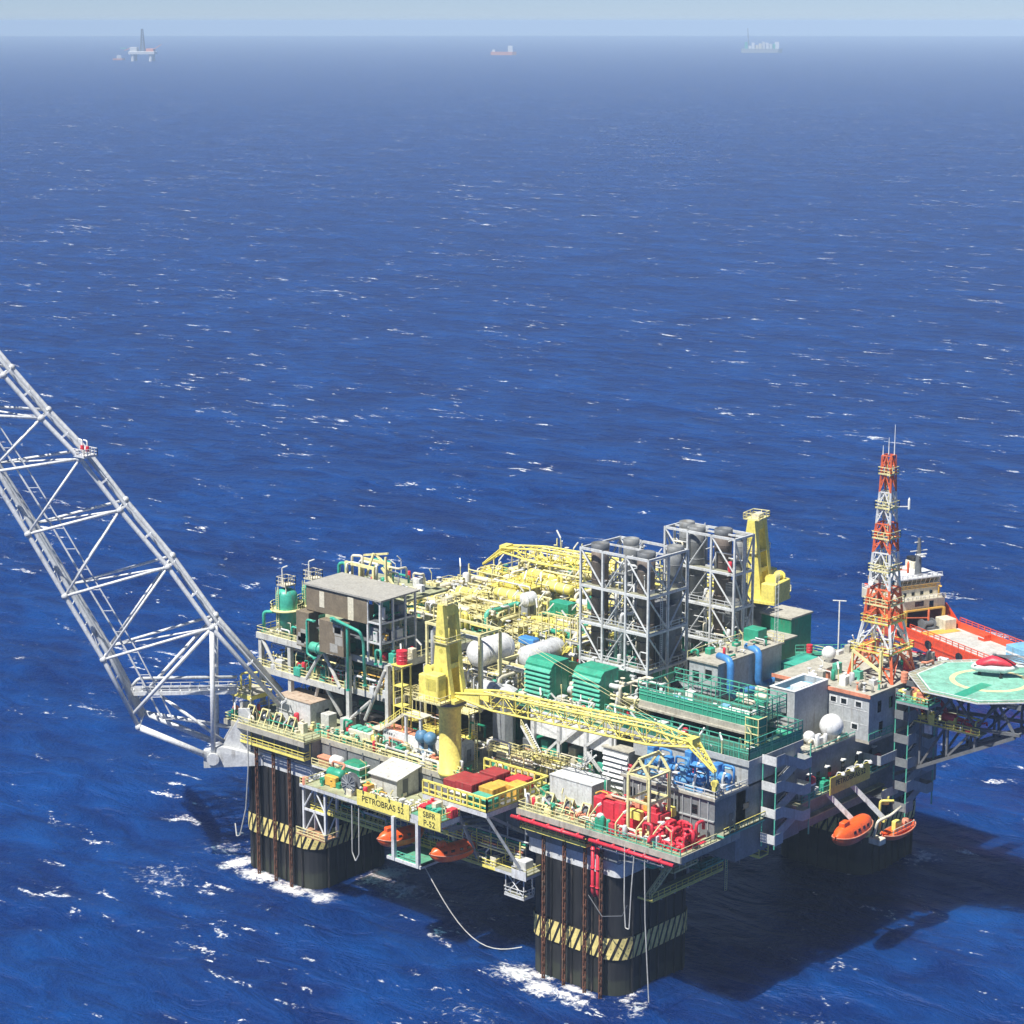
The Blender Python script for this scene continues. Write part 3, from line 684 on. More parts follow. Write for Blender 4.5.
for p, q in (((22.6, -50.6, 26.9), (26.8, -46.4, 17.0)), ((16, -50.6, 26.9), (16, -45.6, 17)), ((22.2, -50, 26.9), (22.2, -41.6, 21.8)), ((9.6, -50, 26.9), (9.6, -41.6, 21.8))): MB().bar(p, q, .42).build('strut', 'grey', b)
def crate(label, x0, x1, y0, y1, h, mat, z=Z, name='cargo_box', cat='crate', lidmat=None):
    t = thing(name, label, cat, ((x0 + x1) / 2, (y0 + y1) / 2, z))
    MB().cbox(x0, x1, y0, y1, z + .12, z + h, .08).build('body', mat, t)
    s = MB(); n = max(2, int((x1 - x0) / .8))
    for i in range(n + 1):
        x = x0 + .05 + (x1 - x0 - .18) * i / n; s.box(x, x + .08, y0 - .05, y0, z + .12, z + h - .1)
    n = max(2, int((y1 - y0) / .8))
    for i in range(n + 1):
        y = y0 + .05 + (y1 - y0 - .18) * i / n; s.box(x1, x1 + .05, y, y + .08, z + .12, z + h - .1)
    for x in (x0 + .1, x1 - .4): s.box(x, x + .3, y0, y1, z, z + .12)
    s.build('rib', mat, t)
    if lidmat: MB().box(x0 + .15, x1 - .15, y0 + .15, y1 - .15, z + h, z + h + .06).build('lid', lidmat, t)
crate('dark red cargo container lying at the near end of the cargo platform', 12.8, 16.4, -47.4, -42.2, 2.1, 'maroon', name='cargo_container', cat='container')
crate('dark red cargo container in the middle of the cargo platform', 13.0, 16.6, -41.9, -38.4, 2.3, 'maroon', name='cargo_container', cat='container')
crate('low red crate tucked by the rear fence of the cargo platform', 17.2, 20.4, -40.4, -37.2, 1.7, 'red')
crate('dark red flat rack at the foot of the crane pedestal', 9.5, 12.2, -46.6, -41.6, 1.5, 'maroon')
crate('ochre yellow box beside the dark red containers', 17.2, 20.2, -46.6, -43.6, 2.0, 'ochre')
crate('yellow box nearest the right fence of the cargo platform', 20.0, 22.4, -43.4, -40.6, 2.2, 'ochre')
crate('second ochre box behind the low red crate', 17.2, 19.9, -43.3, -41.9, 1.9, 'ochre')
crate('long grey-green flat box along the front fence of the cargo platform', 17.8, 22.3, -50.2, -47.2, 1.5, 'turq', lidmat='seagreen')
crate('white box behind the near fence of the cargo platform', 14.0, 17.2, -50.0, -48.2, 1.3, 'white')
crate('small turquoise chest on the green sign platform', 13.6, 15.0, -53.8, -52.2, 1.1, 'turq', 25.8)
crate('small red chest on the green sign platform', 10.9, 11.9, -53.6, -52.2, 1.2, 'red', 25.8)
crate('small green chest on the green sign platform', 12.1, 13.3, -53.4, -52.2, 1.2, 'midgreen', 25.8)
crate('red life-raft box on the outer corner of the green sign platform', 16.0, 17.2, -52.8, -51.4, 1.5, 'red', 25.8)

# low platform right of the lifeboat
t = platform('low_platform', 'low grey platform with pumps under the cargo platform', 21, 27.6, -47, -41.6, 17.2, 'grating', 'steel', 'lr', 'yellow', th=.5)
MB().cbox(23, 25.6, -45, -43, 17.2, 18.6).build('pump_casing', 'steel', t); MB().vessel((21.6, -44, 18), (24, -44, 18), .5, 10).build('tank', 'steel', t, True)
f = MB().rail([(24.6, -47, 17.2), (27.6, -47, 17.2)]).box(24.6, 27.6, -47.1, -47.0, 16.5, 18.0); f.build('splash_panel', 'steel', t)
t = platform('hanging_cage', 'small hanging steel cage beside the front column near the water', 22.4, 26.6, -46.4, -44.0, 13.2, 'grating', 'steel', 'flr', 'steel', th=.3)
f = MB()
for x in (22.6, 26.4):
    for y in (-46.2, -44.2): f.bar((x, y, 13.2), (x, y, 16.8), .16)
f.tube((22.6, -46.2, 13.2), (26.4, -46.2, 16.7), .1, 6).tube((26.4, -46.2, 13.2), (22.6, -46.2, 16.7), .1, 6); f.build('hanger', 'steel', t)

# lifeboats -----------------------------------------------------------
def boat_mesh(L, Wd, H):
    """closed lifeboat lying along +x: full hull below, rounded canopy above"""
    hullm, can = MB(), MB(); ns, nr = 15, 9; vs = []; vc = []
    for i in range(ns):
        t = -1 + 2 * i / (ns - 1); k = max(.02, (1 - abs(t) ** 3.0)) ; ww = Wd / 2 * k ** .6
        sheer = .16 * H * t * t
        for j in range(nr):
            a = math.pi * j / (nr - 1); vs.append((t * L / 2, -math.cos(a) * ww, H * .44 + sheer - math.sin(a) ** .7 * H * .44 * (k ** .35)))
        kc = max(.02, 1 - abs(t * 1.06) ** 4) if abs(t) < .94 else .02
        for j in range(nr):
            a = math.pi * j / (nr - 1); vc.append((t * L / 2 * .97, -math.cos(a) * ww * .93, H * .43 + sheer + math.sin(a) ** .8 * H * .5 * kc ** .5))
    fs = [(i * nr + j, i * nr + j + 1, (i + 1) * nr + j + 1, (i + 1) * nr + j) for i in range(ns - 1) for j in range(nr - 1)]
    hullm.add(vs, fs); can.add(vc, [tuple(reversed(f)) for f in fs])
    rub = MB()
    for sgn in (0, nr - 1):
        pts = [V(vs[i * nr + sgn]) for i in range(ns)]; rub.path(pts, .1, 6)
    return hullm, can, rub
def place(mb, loc, rz):
    M = Matrix.Translation(loc) @ Matrix.Rotation(rz, 4, 'Z'); mb.v = [tuple(M @ V(p)) for p in mb.v]; return mb
def lifeboat(label, loc, rz, L=8.6, Wd=3.0, H=3.2, group=None, name='lifeboat', canopy=True):
    t = thing(name, label, 'lifeboat', loc, group)
    h, c, r = boat_mesh(L, Wd, H)
    place(h, loc, rz).build('hull', 'orange', t, True)
    if canopy:
        place(c, loc, rz).build('canopy', 'orange', t, True)
        w_ = MB()
        for x in (-2.2, -.8, .8, 2.2):
            for s in (-1, 1): w_.box(x - .32, x + .32, s * Wd * .425 - .06, s * Wd * .425 + .06, H * .6, H * .72)
        place(w_, loc, rz).build('porthole', 'glass', t)
        k = MB().cbox(-L * .33, -L * .17, -.5, .5, H * .86, H * 1.12, .1); place(k, loc, rz).build('steering_cupola', 'orange', t)
    place(r, loc, rz).build('fender', 'salmon', t)
    return t
def davit(label, base, tip, mat='steel', w_=.42, sep=V((0, 0, 0)), names=('arm', 'arm')):
    t = thing('davit', label, 'davit', base)
    for nme, o in zip(names, (-.5, .5)):
        p, q = V(base) + sep * o, V(tip) + sep * o
        MB().bar(p, q, w_, w_ * 1.5).build(nme, mat, t)
        MB().lathe(q - V((0, .25, .2)), [(.4, 0), (.4, .5)], 10, (0, 1, 0)).build('sheave', 'yellow', t)
        MB().tube(q, q - V((0, 0, 2.4)), .05, 5).build('fall_wire', 'darkgrey', t)
    return t
lifeboat('bright orange enclosed lifeboat hanging below the cargo platform, its nose towards the sea', (14.4, -49.6, 17.4), R(76), group='orange lifeboats')
davit('dark davit holding the bright orange lifeboat under the cargo platform', (14.4, -42, 22.2), (14.4, -49, 22.8), 'grey', sep=V((0, 4.5, 0)))
lifeboat('orange lifeboat half hidden behind the grey legs under the long signboard', (2.6, -49.4, 16.9), R(74), group='orange lifeboats')
davit('davit over the half hidden lifeboat under the long signboard', (1.0, -42, 21.8), (1.0, -47.4, 22.4), 'grey', sep=V((0, 4.5, 0)))
# ------------------------------------------------------------------ left process module with its brown clad house
def posts(m, pts, z0, z1, w_=.5):
    for x, y in pts: m.box(x - w_ / 2, x + w_ / 2, y - w_ / 2, y + w_ / 2, z0, z1)
lm = thing('separation_module', 'two-storey grey process module with cantilevered decks at the left corner', 'process module', (-29, -23, 27.5))
MB().box(-46.2, -24, -36, -10, 34.5, 34.9).box(-24, -13.4, -34.4, -10, 34.5, 34.9).build('lower_floor', 'deck', lm)
MB().box(-46.2, -34.6, -36, -10, 40.6, 41).box(-34.6, -13.4, -34.8, -10, 40.6, 41).build('upper_floor', 'deck', lm)
MB().box(-46.3, -23.9, -36.2, -36, 33.9, 35.0).box(-24, -13.3, -34.6, -34.4, 33.9, 35).box(-46.3, -34.5, -36.2, -36, 40.0, 41.1).box(-34.5, -13.3, -35, -34.8, 40, 41.1).box(-13.3, -13.1, -34.8, -10, 40, 41.1).box(-13.3, -13.1, -34.4, -10, 33.9, 35).build('edge_beam', 'dullwhite', lm)
for x, y, z1 in ((-45.6, -35.6, 41), (-38, -35.6, 41), (-23, -35.9, 41), (-13.8, -35.6, 41), (-45.6, -11, 41), (-13.8, -23, 41), (-13.8, -11, 41), (-30, -11, 41)):
    MB().box(x - .38, x + .38, y - .38, y + .38, 27.5, z1).build('post', 'dullwhite', lm)
for p, q in (((-45.4, -35.8, 40.4), (-41.5, -35.8, 35)), ((-33.4, -36.1, 35), (-29.4, -36.1, 40.6)), ((-29, -36.1, 40.6), (-25, -36.1, 35)), ((-34, -34, 29), (-31, -35.6, 34)), ((-27, -34, 29), (-29, -35.6, 34)), ((-19, -36, 30.4), (-14, -36, 40.2)), ((-22.4, -36, 30), (-17.6, -36, 34))):
    MB().tube(p, q, .32, 8).build('brace', 'dullwhite', lm)
for x, y in ((-23, -36.2), (-27.4, -36.6)): MB().cbox(x - 1, x + 1, y - 1, y + 1, 27.5, 30.0, .05).build('footing', 'dullwhite', lm)
MB().rail([(-46.2, -36, 35), (-24, -36, 35)]).rail([(-46.2, -36, 41), (-34.7, -36, 41)]).rail([(-46.2, -36, 41), (-46.2, -10, 41)]).rail([(-13.3, -34.6, 41), (-13.3, -12, 41)]).rail([(-13.3, -34.4, 35), (-13.3, -12, 35)]).rail([(-24, -34.6, 35), (-13.4, -34.6, 35)]).build('railing', 'paleyellow', lm)
bx = MB(); random.seed(11)
for k in range(26):
    x, y, z = random.uniform(-42, -16), random.uniform(-33, -14), random.choice((27.5, 35))
    a, b_, h = random.uniform(1, 2.4), random.uniform(1, 2.4), random.uniform(2, 4.6)
    MB().cbox(x - a, x + a, y - b_, y + b_, z, z + h).build('machinery_cabinet', random.choice(('darkgrey', 'green', 'grey', 'black', 'timber')), lm)

ch = thing('clad_house', 'big brown clad house with a flat grey-brown overhanging roof on the left module', 'cladded house', (-24, -32, 41))
MB().box(-33, -18, -36.2, -36, 47.6, 52).box(-33, -32.8, -36, -27.5, 46, 52).build('front_wall', 'brown', ch)
MB().prism([(-33.3, -36.5, 52), (-14.3, -36.5, 52), (-14.3, -27.2, 52.2), (-33.3, -27.2, 52.2)], (0, 0, .3)).build('roof', 'brownroof', ch)
MB().box(-29.6, -28.4, -36.26, -36.2, 48.6, 51.4).box(-22.6, -21.2, -36.26, -36.2, 47.6, 51.6).build('pale_panel', 'cream', ch)
for x, y in ((-18, -36), (-15, -36), (-15, -33), (-15, -30), (-15, -27.6)): MB().box(x - .16, x + .16, y - .16, y + .16, 41, 52).build('post', 'steel', ch)
m = MB()
for z in (44.5, 48): m.box(-18, -15, -36.1, -35.9, z - .15, z + .15).box(-15.1, -14.9, -36, -27.6, z - .15, z + .15)
m.build('girt', 'steel', ch)
MB().box(-32, -15.2, -35.6, -28, 44.3, 44.5).box(-32, -15.2, -35.6, -28, 48, 48.15).build('inner_floor', 'darkgrey', ch)
for k in range(10):
    x, y, z = random.uniform(-30, -17), random.uniform(-34, -29), random.choice((41, 44.5, 48.2))
    MB().cbox(x - 1, x + 1, y - 1, y + 1, z, z + random.uniform(1.5, 3)).build('machine', random.choice(('green', 'turq', 'darkgrey', 'grey')), ch)
def panel_box(label, x0, x1, y0, y1, z0, z1):
    t = thing('clad_box', label, 'clad enclosure', ((x0 + x1) / 2, (y0 + y1) / 2, z0))
    MB().cbox(x0, x1, y0, y1, z0, z1, .05).build('casing', 'brown', t)
    random.seed(int(z1 * 10)); m = MB()
    for k in range(4):
        x = random.uniform(x0, x1 - 2); z = random.uniform(z0, z1 - 1.6); m.box(x, x + 1.9, y0 - .03, y0, z, z + 1.5)
    m.build('patch_panel', 'brownroof', t)
panel_box('narrow tall brown clad enclosure left below the flat-roofed brown house', -34.4, -31.2, -37.4, -35.0, 41.1, 47.4)
panel_box('square brown clad enclosure hanging in front of the brown house', -27.8, -21.8, -38.2, -36.5, 41.4, 47.2)
m = thing('heat_exchanger', 'pale turquoise exchanger drum lying under the square brown enclosure', 'exchanger', (-29, -37.4, 41))
MB().vessel((-31, -37.5, 41.6), (-27.6, -37.5, 41.6), .9, 14).build('drum', 'seagreen', m, True); MB().lathe((-28.6, -37.5, 41.6), [(1.1, 0), (1.1, .25)], 14, (1, 0, 0)).build('flange', 'turq', m)

def pipe(label, pts, r, mat, name='pipe', cat='pipe', grp=None):
    t = thing(name, label, cat, pts[0], grp); MB().path(pts, r, 10).build('pipe_run', mat, t, True)
    f = MB()
    for p in (pts[0], pts[-1]): f.lathe(V(p) - V((0, 0, .1)), [(r * 1.6, 0), (r * 1.6, .25)], 10)
    f.build('flange', mat, t); return t
pipe('bright turquoise looped pipe left of the square brown enclosure', [(-28.8, -38.4, 46.6), (-30.6, -38.4, 46.6), (-30.6, -38.4, 40.4), (-28.8, -38.4, 40.0)], .22, 'turq')
pipe('tall turquoise pipe dropping right of the square brown enclosure', [(-24, -38.6, 47.6), (-20.4, -38.6, 47.4), (-20.4, -38.6, 36)], .24, 'turq')
pipe('second tall turquoise pipe with an offset elbow right of the brown enclosure', [(-23.6, -39, 48.2), (-16.9, -39, 47.0), (-16.9, -38.2, 45), (-16.9, -38, 37.4)], .27, 'turq')
pipe('short turquoise hooped pipe at the right foot of the brown house', [(-15.6, -36.6, 41.1), (-15.6, -36.6, 43.6), (-14.6, -36.4, 43.6), (-14.6, -36.4, 41.2)], .22, 'turq')
pipe('turquoise goose-neck pipe at the far left edge of the upper deck', [(-45.7, -34.8, 41), (-45.7, -34.8, 44.6), (-43.4, -33.8, 44.8), (-42.4, -32.4, 46.8)], .3, 'turq')
def tower_vessel(label, x, y, z, r, h):
    t = thing('storage_vessel', label, 'vessel', (x, y, z))
    MB().lathe((x, y, z), [(r * .45, 0), (r * .45, 1.2), (r, 2.2), (r, h - 1.2), (r * .8, h - .5), (r * .4, h - .1), (.02, h)], 20).build('shell', 'turq', t, True)
    m = MB(); pr = []
    for k in range(21): a = 2 * math.pi * k / 20; pr.append((x + (r + .9) * math.cos(a), y + (r + .9) * math.sin(a), z + h * .55))
    m.lathe((x, y, z + h * .55 - .15), [(r + .05, 0), (r + 1, 0), (r + 1, .14), (r + .05, .15)], 20); m.rail(pr[:15], 1.1, 2); m.build('ring_platform', 'paleyellow', t)
    m = MB().box(x - 1.2, x + 1.2, y - 1.2, y + 1.2, z + h + .4, z + h + .55).rail([(x - 1.2, y - 1.2, z + h + .5), (x + 1.2, y - 1.2, z + h + .5), (x + 1.2, y + 1.2, z + h + .5), (x - 1.2, y + 1.2, z + h + .5), (x - 1.2, y - 1.2, z + h + .5)], 1.5, .6)
    for a, b_ in ((-1, -1), (1, -1), (1, 1), (-1, 1)): m.bar((x + a * r * .6, y + b_ * r * .6, z + h - .9), (x + a, y + b_, z + h + .4), .15)
    m.build('top_platform', 'cream', t)
    m = MB()
    for s in (-.3, .3): m.bar((x + s, y - r - .2, z), (x + s, y - r - .2, z + h + .4), .1)
    for k in range(int(h / .4)): m.bar((x - .3, y - r - .2, z + k * .4), (x + .3, y - r - .2, z + k * .4), .06)
    m.build('ladder', 'paleyellow', t)
    MB().path([(x - r * .5, y, z + h), (x - r * .5, y, z + h + 3.4), (x + r * .2, y, z + h + 4)], .12, 6).build('vent_pipe', 'lamp', t)
    return t
tower_vessel('nearer turquoise upright vessel with a railed top at the left module edge', -41.6, -33.0, 41, 1.95, 8.4)
tower_vessel('turquoise upright vessel half behind the brown house, right of its twin', -40.4, -27.6, 41, 2.1, 8.8)
m = thing('pipe_gantry', 'cream pipe gantry with slanting lamps behind the flat roof of the brown house', 'gantry', (-28, -24, 41))
for x in (-33.4, -30, -26.6):
    for y in (-26, -22): MB().box(x - .22, x + .22, y - .22, y + .22, 41, 54.2).build('post', 'paleyellow', m)
MB().box(-33.7, -26.3, -26.2, -25.8, 53.8, 54.3).box(-33.7, -26.3, -22.2, -21.8, 53.8, 54.3).build('beam', 'paleyellow', m)
MB().path([(-36.4, -25, 49), (-36.4, -25, 53.2), (-34.6, -25, 53.6), (-34.6, -25, 49)], .3).build('loop_pipe', 'turq', m, True)
MB().path([(-33, -25, 50), (-33, -25, 55.2), (-30.4, -25, 55.5), (-30.4, -25, 50)], .24).build('loop_pipe', 'cream', m, True)
for p, q in (((-29.4, -25, 52), (-27.6, -25, 56.4)), ((-31, -24, 55.4), (-25, -24, 56.6)), ((-28, -24, 56), (-24.4, -24, 53.6)), ((-24.6, -25, 56.2), (-24.6, -25, 51)), ((-26, -24.6, 54), (-23.2, -24.6, 51.4))): MB().bar(p, q, .34).build('boom_arm', 'paleyellow', m)
MB().box(-38, -20, -27, -14, 48.8, 49.2).build('floor', 'deck', m)
drum_can('bright red foam drum on its stand at the right end of the brown house', -9.6, -36.4, 42.3, 'red', .95, 2.3)
t = thing('drum_stand', 'yellow stand under the bright red foam drum left of the crane cab', 'stand', (-9.6, -36.4, 35))
f = MB()
for x in (-10.6, -8.6):
    for y in (-37.4, -35.4): f.bar((x, y, 27.5), (x, y, 42.1), .22)
for z in (35, 38.5): f.box(-10.7, -8.5, -37.5, -35.3, z, z + .15)
f.box(-10.9, -8.3, -37.7, -35.1, 42.1, 42.25); f.build('frame', 'yellow', t)
t = thing('stair_flight', 'yellow stair rising between the left module and the crane', 'stairs', (-10, -38, 30))
MB().stair((-12.6, -38.6, 30.6), (-7.2, -38.6, 34.6), 1.1, (0, 1, 0)).build('flight', 'cream', t); MB().rail([(-12.6, -38.6, 30.6), (-7.2, -38.6, 34.6)], 1.1, 1.2).rail([(-7.2, -38.6, 34.6), (-3.4, -38.6, 34.6)]).build('railing', 'yellow', t)
MB().box(-7.2, -3, -38.8, -36, 34.45, 34.6).box(-15, -12.6, -38.8, -36, 30.45, 30.6).build('landing', 'cream', t)
f = MB()
for x in (-6.8, -3.4, -14.6): f.box(x - .2, x + .2, -38.6, -38.2, 27.5, 30.4 if x < -12 else 34.4)
f.build('post', 'steel', t)

# ------------------------------------------------------------------ flare boom reaching out diagonally from the left corner
E_ = V((.70711, .70711, 0)); PN = V((-.70711, .70711, 0))
def fp(d, z, side): return E_ * d + PN * (4.24 if side < 0 else 12.4 if side > 0 else 8.3) * (-1 if side < 0 else 0) + (PN * 4.24 if side > 0 else V((0, 0, 0))) + V((0, 0, z))
def bp(x, y, z): return V((x, y, z))
fb = thing('flare_boom', 'long light grey lattice flare boom slanting up and out of the picture on the left', 'flare boom', (-40, -46, 27.5))
N_ = PN * 8.5                                              # from the near frame to the far frame
A = [V(p) for p in ((-35.1, -41.1, 30.9), (-43.1, -49.1, 45.0), (-48.2, -54.2, 55.9), (-53.7, -59.7, 66.0), (-58.2, -64.2, 75.0), (-62.6, -68.6, 82.0), (-66.8, -72.8, 89.4), (-71.0, -77.0, 97.2), (-75.2, -81.2, 105))]
B = [V(p) for p in ((-43.4, -49.4, 21.4), (-52.4, -58.4, 27.3), (-56.4, -62.4, 39.6), (-60.7, -66.7, 51.0), (-64.8, -70.8, 62.0), (-69.0, -75.0, 72.8), (-73.2, -79.2, 83), (-77.4, -83.4, 92.6))]
for o, s in ((V((0, 0, 0)), 'near'), (N_, 'far')):
    MB().path([p + o for p in A], .42, 12).build('upper_chord', 'white', fb, True)
    MB().path([B[1] + o] + [p + o for p in B[2:]], .42, 12).build('lower_chord', 'white', fb, True)
    MB().path([B[1] + o, B[0] + o], .56, 12).build('knee_chord', 'white', fb, True)
    MB().tube(A[1] + o, B[0] + o, .44, 10).build('post', 'white', fb, True)
    MB().tube(A[1] + o, B[1].lerp(B[2], .18) + o, .34, 8).build('diagonal', 'white', fb, True)
    for k in range(1, 7):
        MB().tube(A[k] + o, B[k + 1] + o, .26, 8).build('strut', 'white', fb, True)
        if k < 7: MB().tube(A[k + 1] + o, B[k + 1] + o, .22, 8).build('diagonal', 'white', fb, True)
for k in range(1, 8): MB().tube(A[k], A[k] + N_, .2, 8).build('cross_strut', 'white', fb, True)
for k in range(1, 7): MB().tube(B[k], B[k] + N_, .22, 8).build('cross_strut', 'white', fb, True)
for k in range(1, 6):
    MB().tube(A[k], B[k + 1] + N_, .18, 6).build('cross_brace', 'white', fb, True)
    MB().tube(B[k], B[k + 1] + N_, .16, 6).build('cross_brace', 'white', fb, True)
for o in (V((0, 0, 0)), N_):
    for p in A[1:8] + B[1:7]: MB().ball(p + o, .66, 10, 6).build('joint', 'steel', fb, True)
# flare pipes along the far lower side, ladder inside, pipe rack on the upper chord
for k, r in ((1.4, .42), (2.5, .5), (3.7, .34), (5.0, .3)):
    o = N_ * (k / 8.5 + .25) + V((0, 0, .75)); MB().path([B[1] + o] + [p + o for p in B[2:]], r, 10).build('flare_pipe', 'stack_steel', fb, True)
m = MB()
for i in range(1, 7):
    for j in range(6):
        p = B[i].lerp(B[i + 1], j / 6) + V((0, 0, .1)); m.bar(p, p + N_, .12, .2)
m.build('pipe_rung', 'white', fb)
m = MB(); o1, o2 = N_ * .5 + V((2.6, 2.6, 0)), N_ * .5 + V((3.9, 3.9, 0))
pts1 = [B[1] + o1] + [p + o1 for p in B[2:]]; pts2 = [B[1] + o2] + [p + o2 for p in B[2:]]
m.path(pts1, .17, 6); m.path(pts2, .13, 6)
for i in range(len(pts1) - 1):
    for j in range(3): m.bar(pts1[i].lerp(pts1[i + 1], j / 3), pts2[i].lerp(pts2[i + 1], j / 3), .1)
m.build('inner_walkway', 'white', fb)
u = (A[5] - A[1]).normalized(); up = u.cross(PN).normalized(); up = up if up.z > 0 else -up
m = MB()
for q, r in ((1.35, .3), (2.2, .2)): MB().path([p + up * .95 + PN * q for p in A[:-1]], r, 8).build('boom_pipe', 'stack_steel', fb, True)
for i in range(len(A) - 1):
    n = 2
    for j in range(n): p = A[i].lerp(A[i + 1], j / n); m.bar(p, p + up * 1.4, .3); m.bar(p + up * .5, p + up * .5 + PN * 2.7, .22); m.bar(p + up * 1.4, p + up * 1.4 + PN * 1.2, .18)
m.build('pipe_bracket', 'white', fb)
MB().path([p + up * 1.4 for p in A[:-1]], .08, 6).build('handrail', 'white', fb)
# landing half way up with two obstacle lights
p = A[4]; hx = V((1, 0, 0))
m = MB().box(p.x - .8, p.x + 2.2, p.y - .8, p.y + 2.0, p.z + .4, p.z + .6).rail([(p.x - .8, p.y - .8, p.z + .6), (p.x + 2.2, p.y - .8, p.z + .6), (p.x + 2.2, p.y + 2, p.z + .6), (p.x - .8, p.y + 2, p.z + .6)], 1.2, .8)
m.build('landing', 'white', fb)
for dx in (.2, 1.6):
    w_ = MB().lathe((p.x + dx, p.y + .4, p.z + 1.4), [(.3, 0), (.36, .3), (.3, .9)], 10).build('obstacle_light', 'red', fb)
    MB().path([(p.x + dx, p.y + .4, p.z + 2.3), (p.x + dx, p.y + .4, p.z + 3.2), (p.x + dx - .7, p.y + .2, p.z + 3.3)], .14, 6).build('lamp_arm', 'lamp', w_)
# gangway from the deck to the knee of the boom
m = MB(); a, b_ = V((-57.6, -55.4, 32.0)), V((-44.6, -42.4, 32.0))
for o in (-1.2, 1.2): m.bar(a + PN * o, b_ + PN * o, .35, .7)
for k in range(12): p = a.lerp(b_, k / 11); m.bar(p - PN * 1.2, p + PN * 1.2, .3)
m.build('gangway', 'white', fb); r = MB()
for o in (-1.2, 1.2): r.rail([a + PN * o, b_ + PN * o], 1.2, 1.6)
r.build('gangway_railing', 'white', fb)
MB().path([a + V((0, 0, 1)), a + V((.8, .8, 2.4)), b_ + V((0, 0, 2.4))], .3, 8).build('flare_header', 'stack_steel', fb, True)
MB().path([a + PN * 2 + V((2, 2, -1)), b_ + PN * 2 + V((0, 0, -1))], .3, 8).build('flare_header', 'stack_steel', fb, True)
m = MB().tube(B[1] + N_, (-44, -40, 24), .4, 8).build('back_stay', 'white', fb, True); m = MB().tube(B[1] + N_ * .6 + V((2.5, 2.5, 4)), (-45, -44, 22), .3, 8).build('back_stay', 'white', fb, True)
# foot brackets on the hull
h = thing('hinge_bracket', 'grey triangular steel foot carrying the flare boom on the left column', 'bracket', (-42, -46, 19))
MB().prism([(-44.6, -50.6, 19.6), (-44.6, -50.6, 22.6), (-42.3, -48.3, 23.4), (-37, -43.6, 21.6), (-37, -43.6, 20)], V((-.7, .7, 0)) * 1.6).build('arm', 'steel', h)
MB().prism([(-44.2, -50.2, 22), (-42.4, -48.4, 23), (-40.2, -46.2, 28.4), (-40.2, -46.2, 30), (-38.8, -44.8, 30), (-38.8, -44.8, 22)], PN * .5, PN * 1.0).build('gusset', 'steel', h)
MB().prism([(-44.2, -50.2, 22), (-42.4, -48.4, 23), (-40.2, -46.2, 28.4), (-40.2, -46.2, 30), (-38.8, -44.8, 30), (-38.8, -44.8, 22)], PN * .5, PN * 5.0).build('gusset', 'steel', h)
MB().lathe(B[0] - PN * .9, [(1.1, 0), (1.1, 1.8)], 16, PN).build('hinge_pin', 'steel', h)
t = platform('yellow_landing', 'small yellow-edged landing beside the foot of the flare boom', -47, -41.5, -42, -37, 31.4, 'roofgrey', 'yellow', 'flb', 'paleyellow', th=.8)
f = MB()
for x in (-46.6, -42): 
    for y in (-41.6, -37.4): f.bar((x, y, 27.4), (x, y, 30.9), .25)
f.build('post', 'steel', t)
for x, y in ((-44.5, -39.5), (-45.6, -40.6)): MB().path([(x, y, 31.4), (x, y, 34.4), (x + 1, y + 1, 34.6)], .2, 8).build('pipe', 'yellow', t)
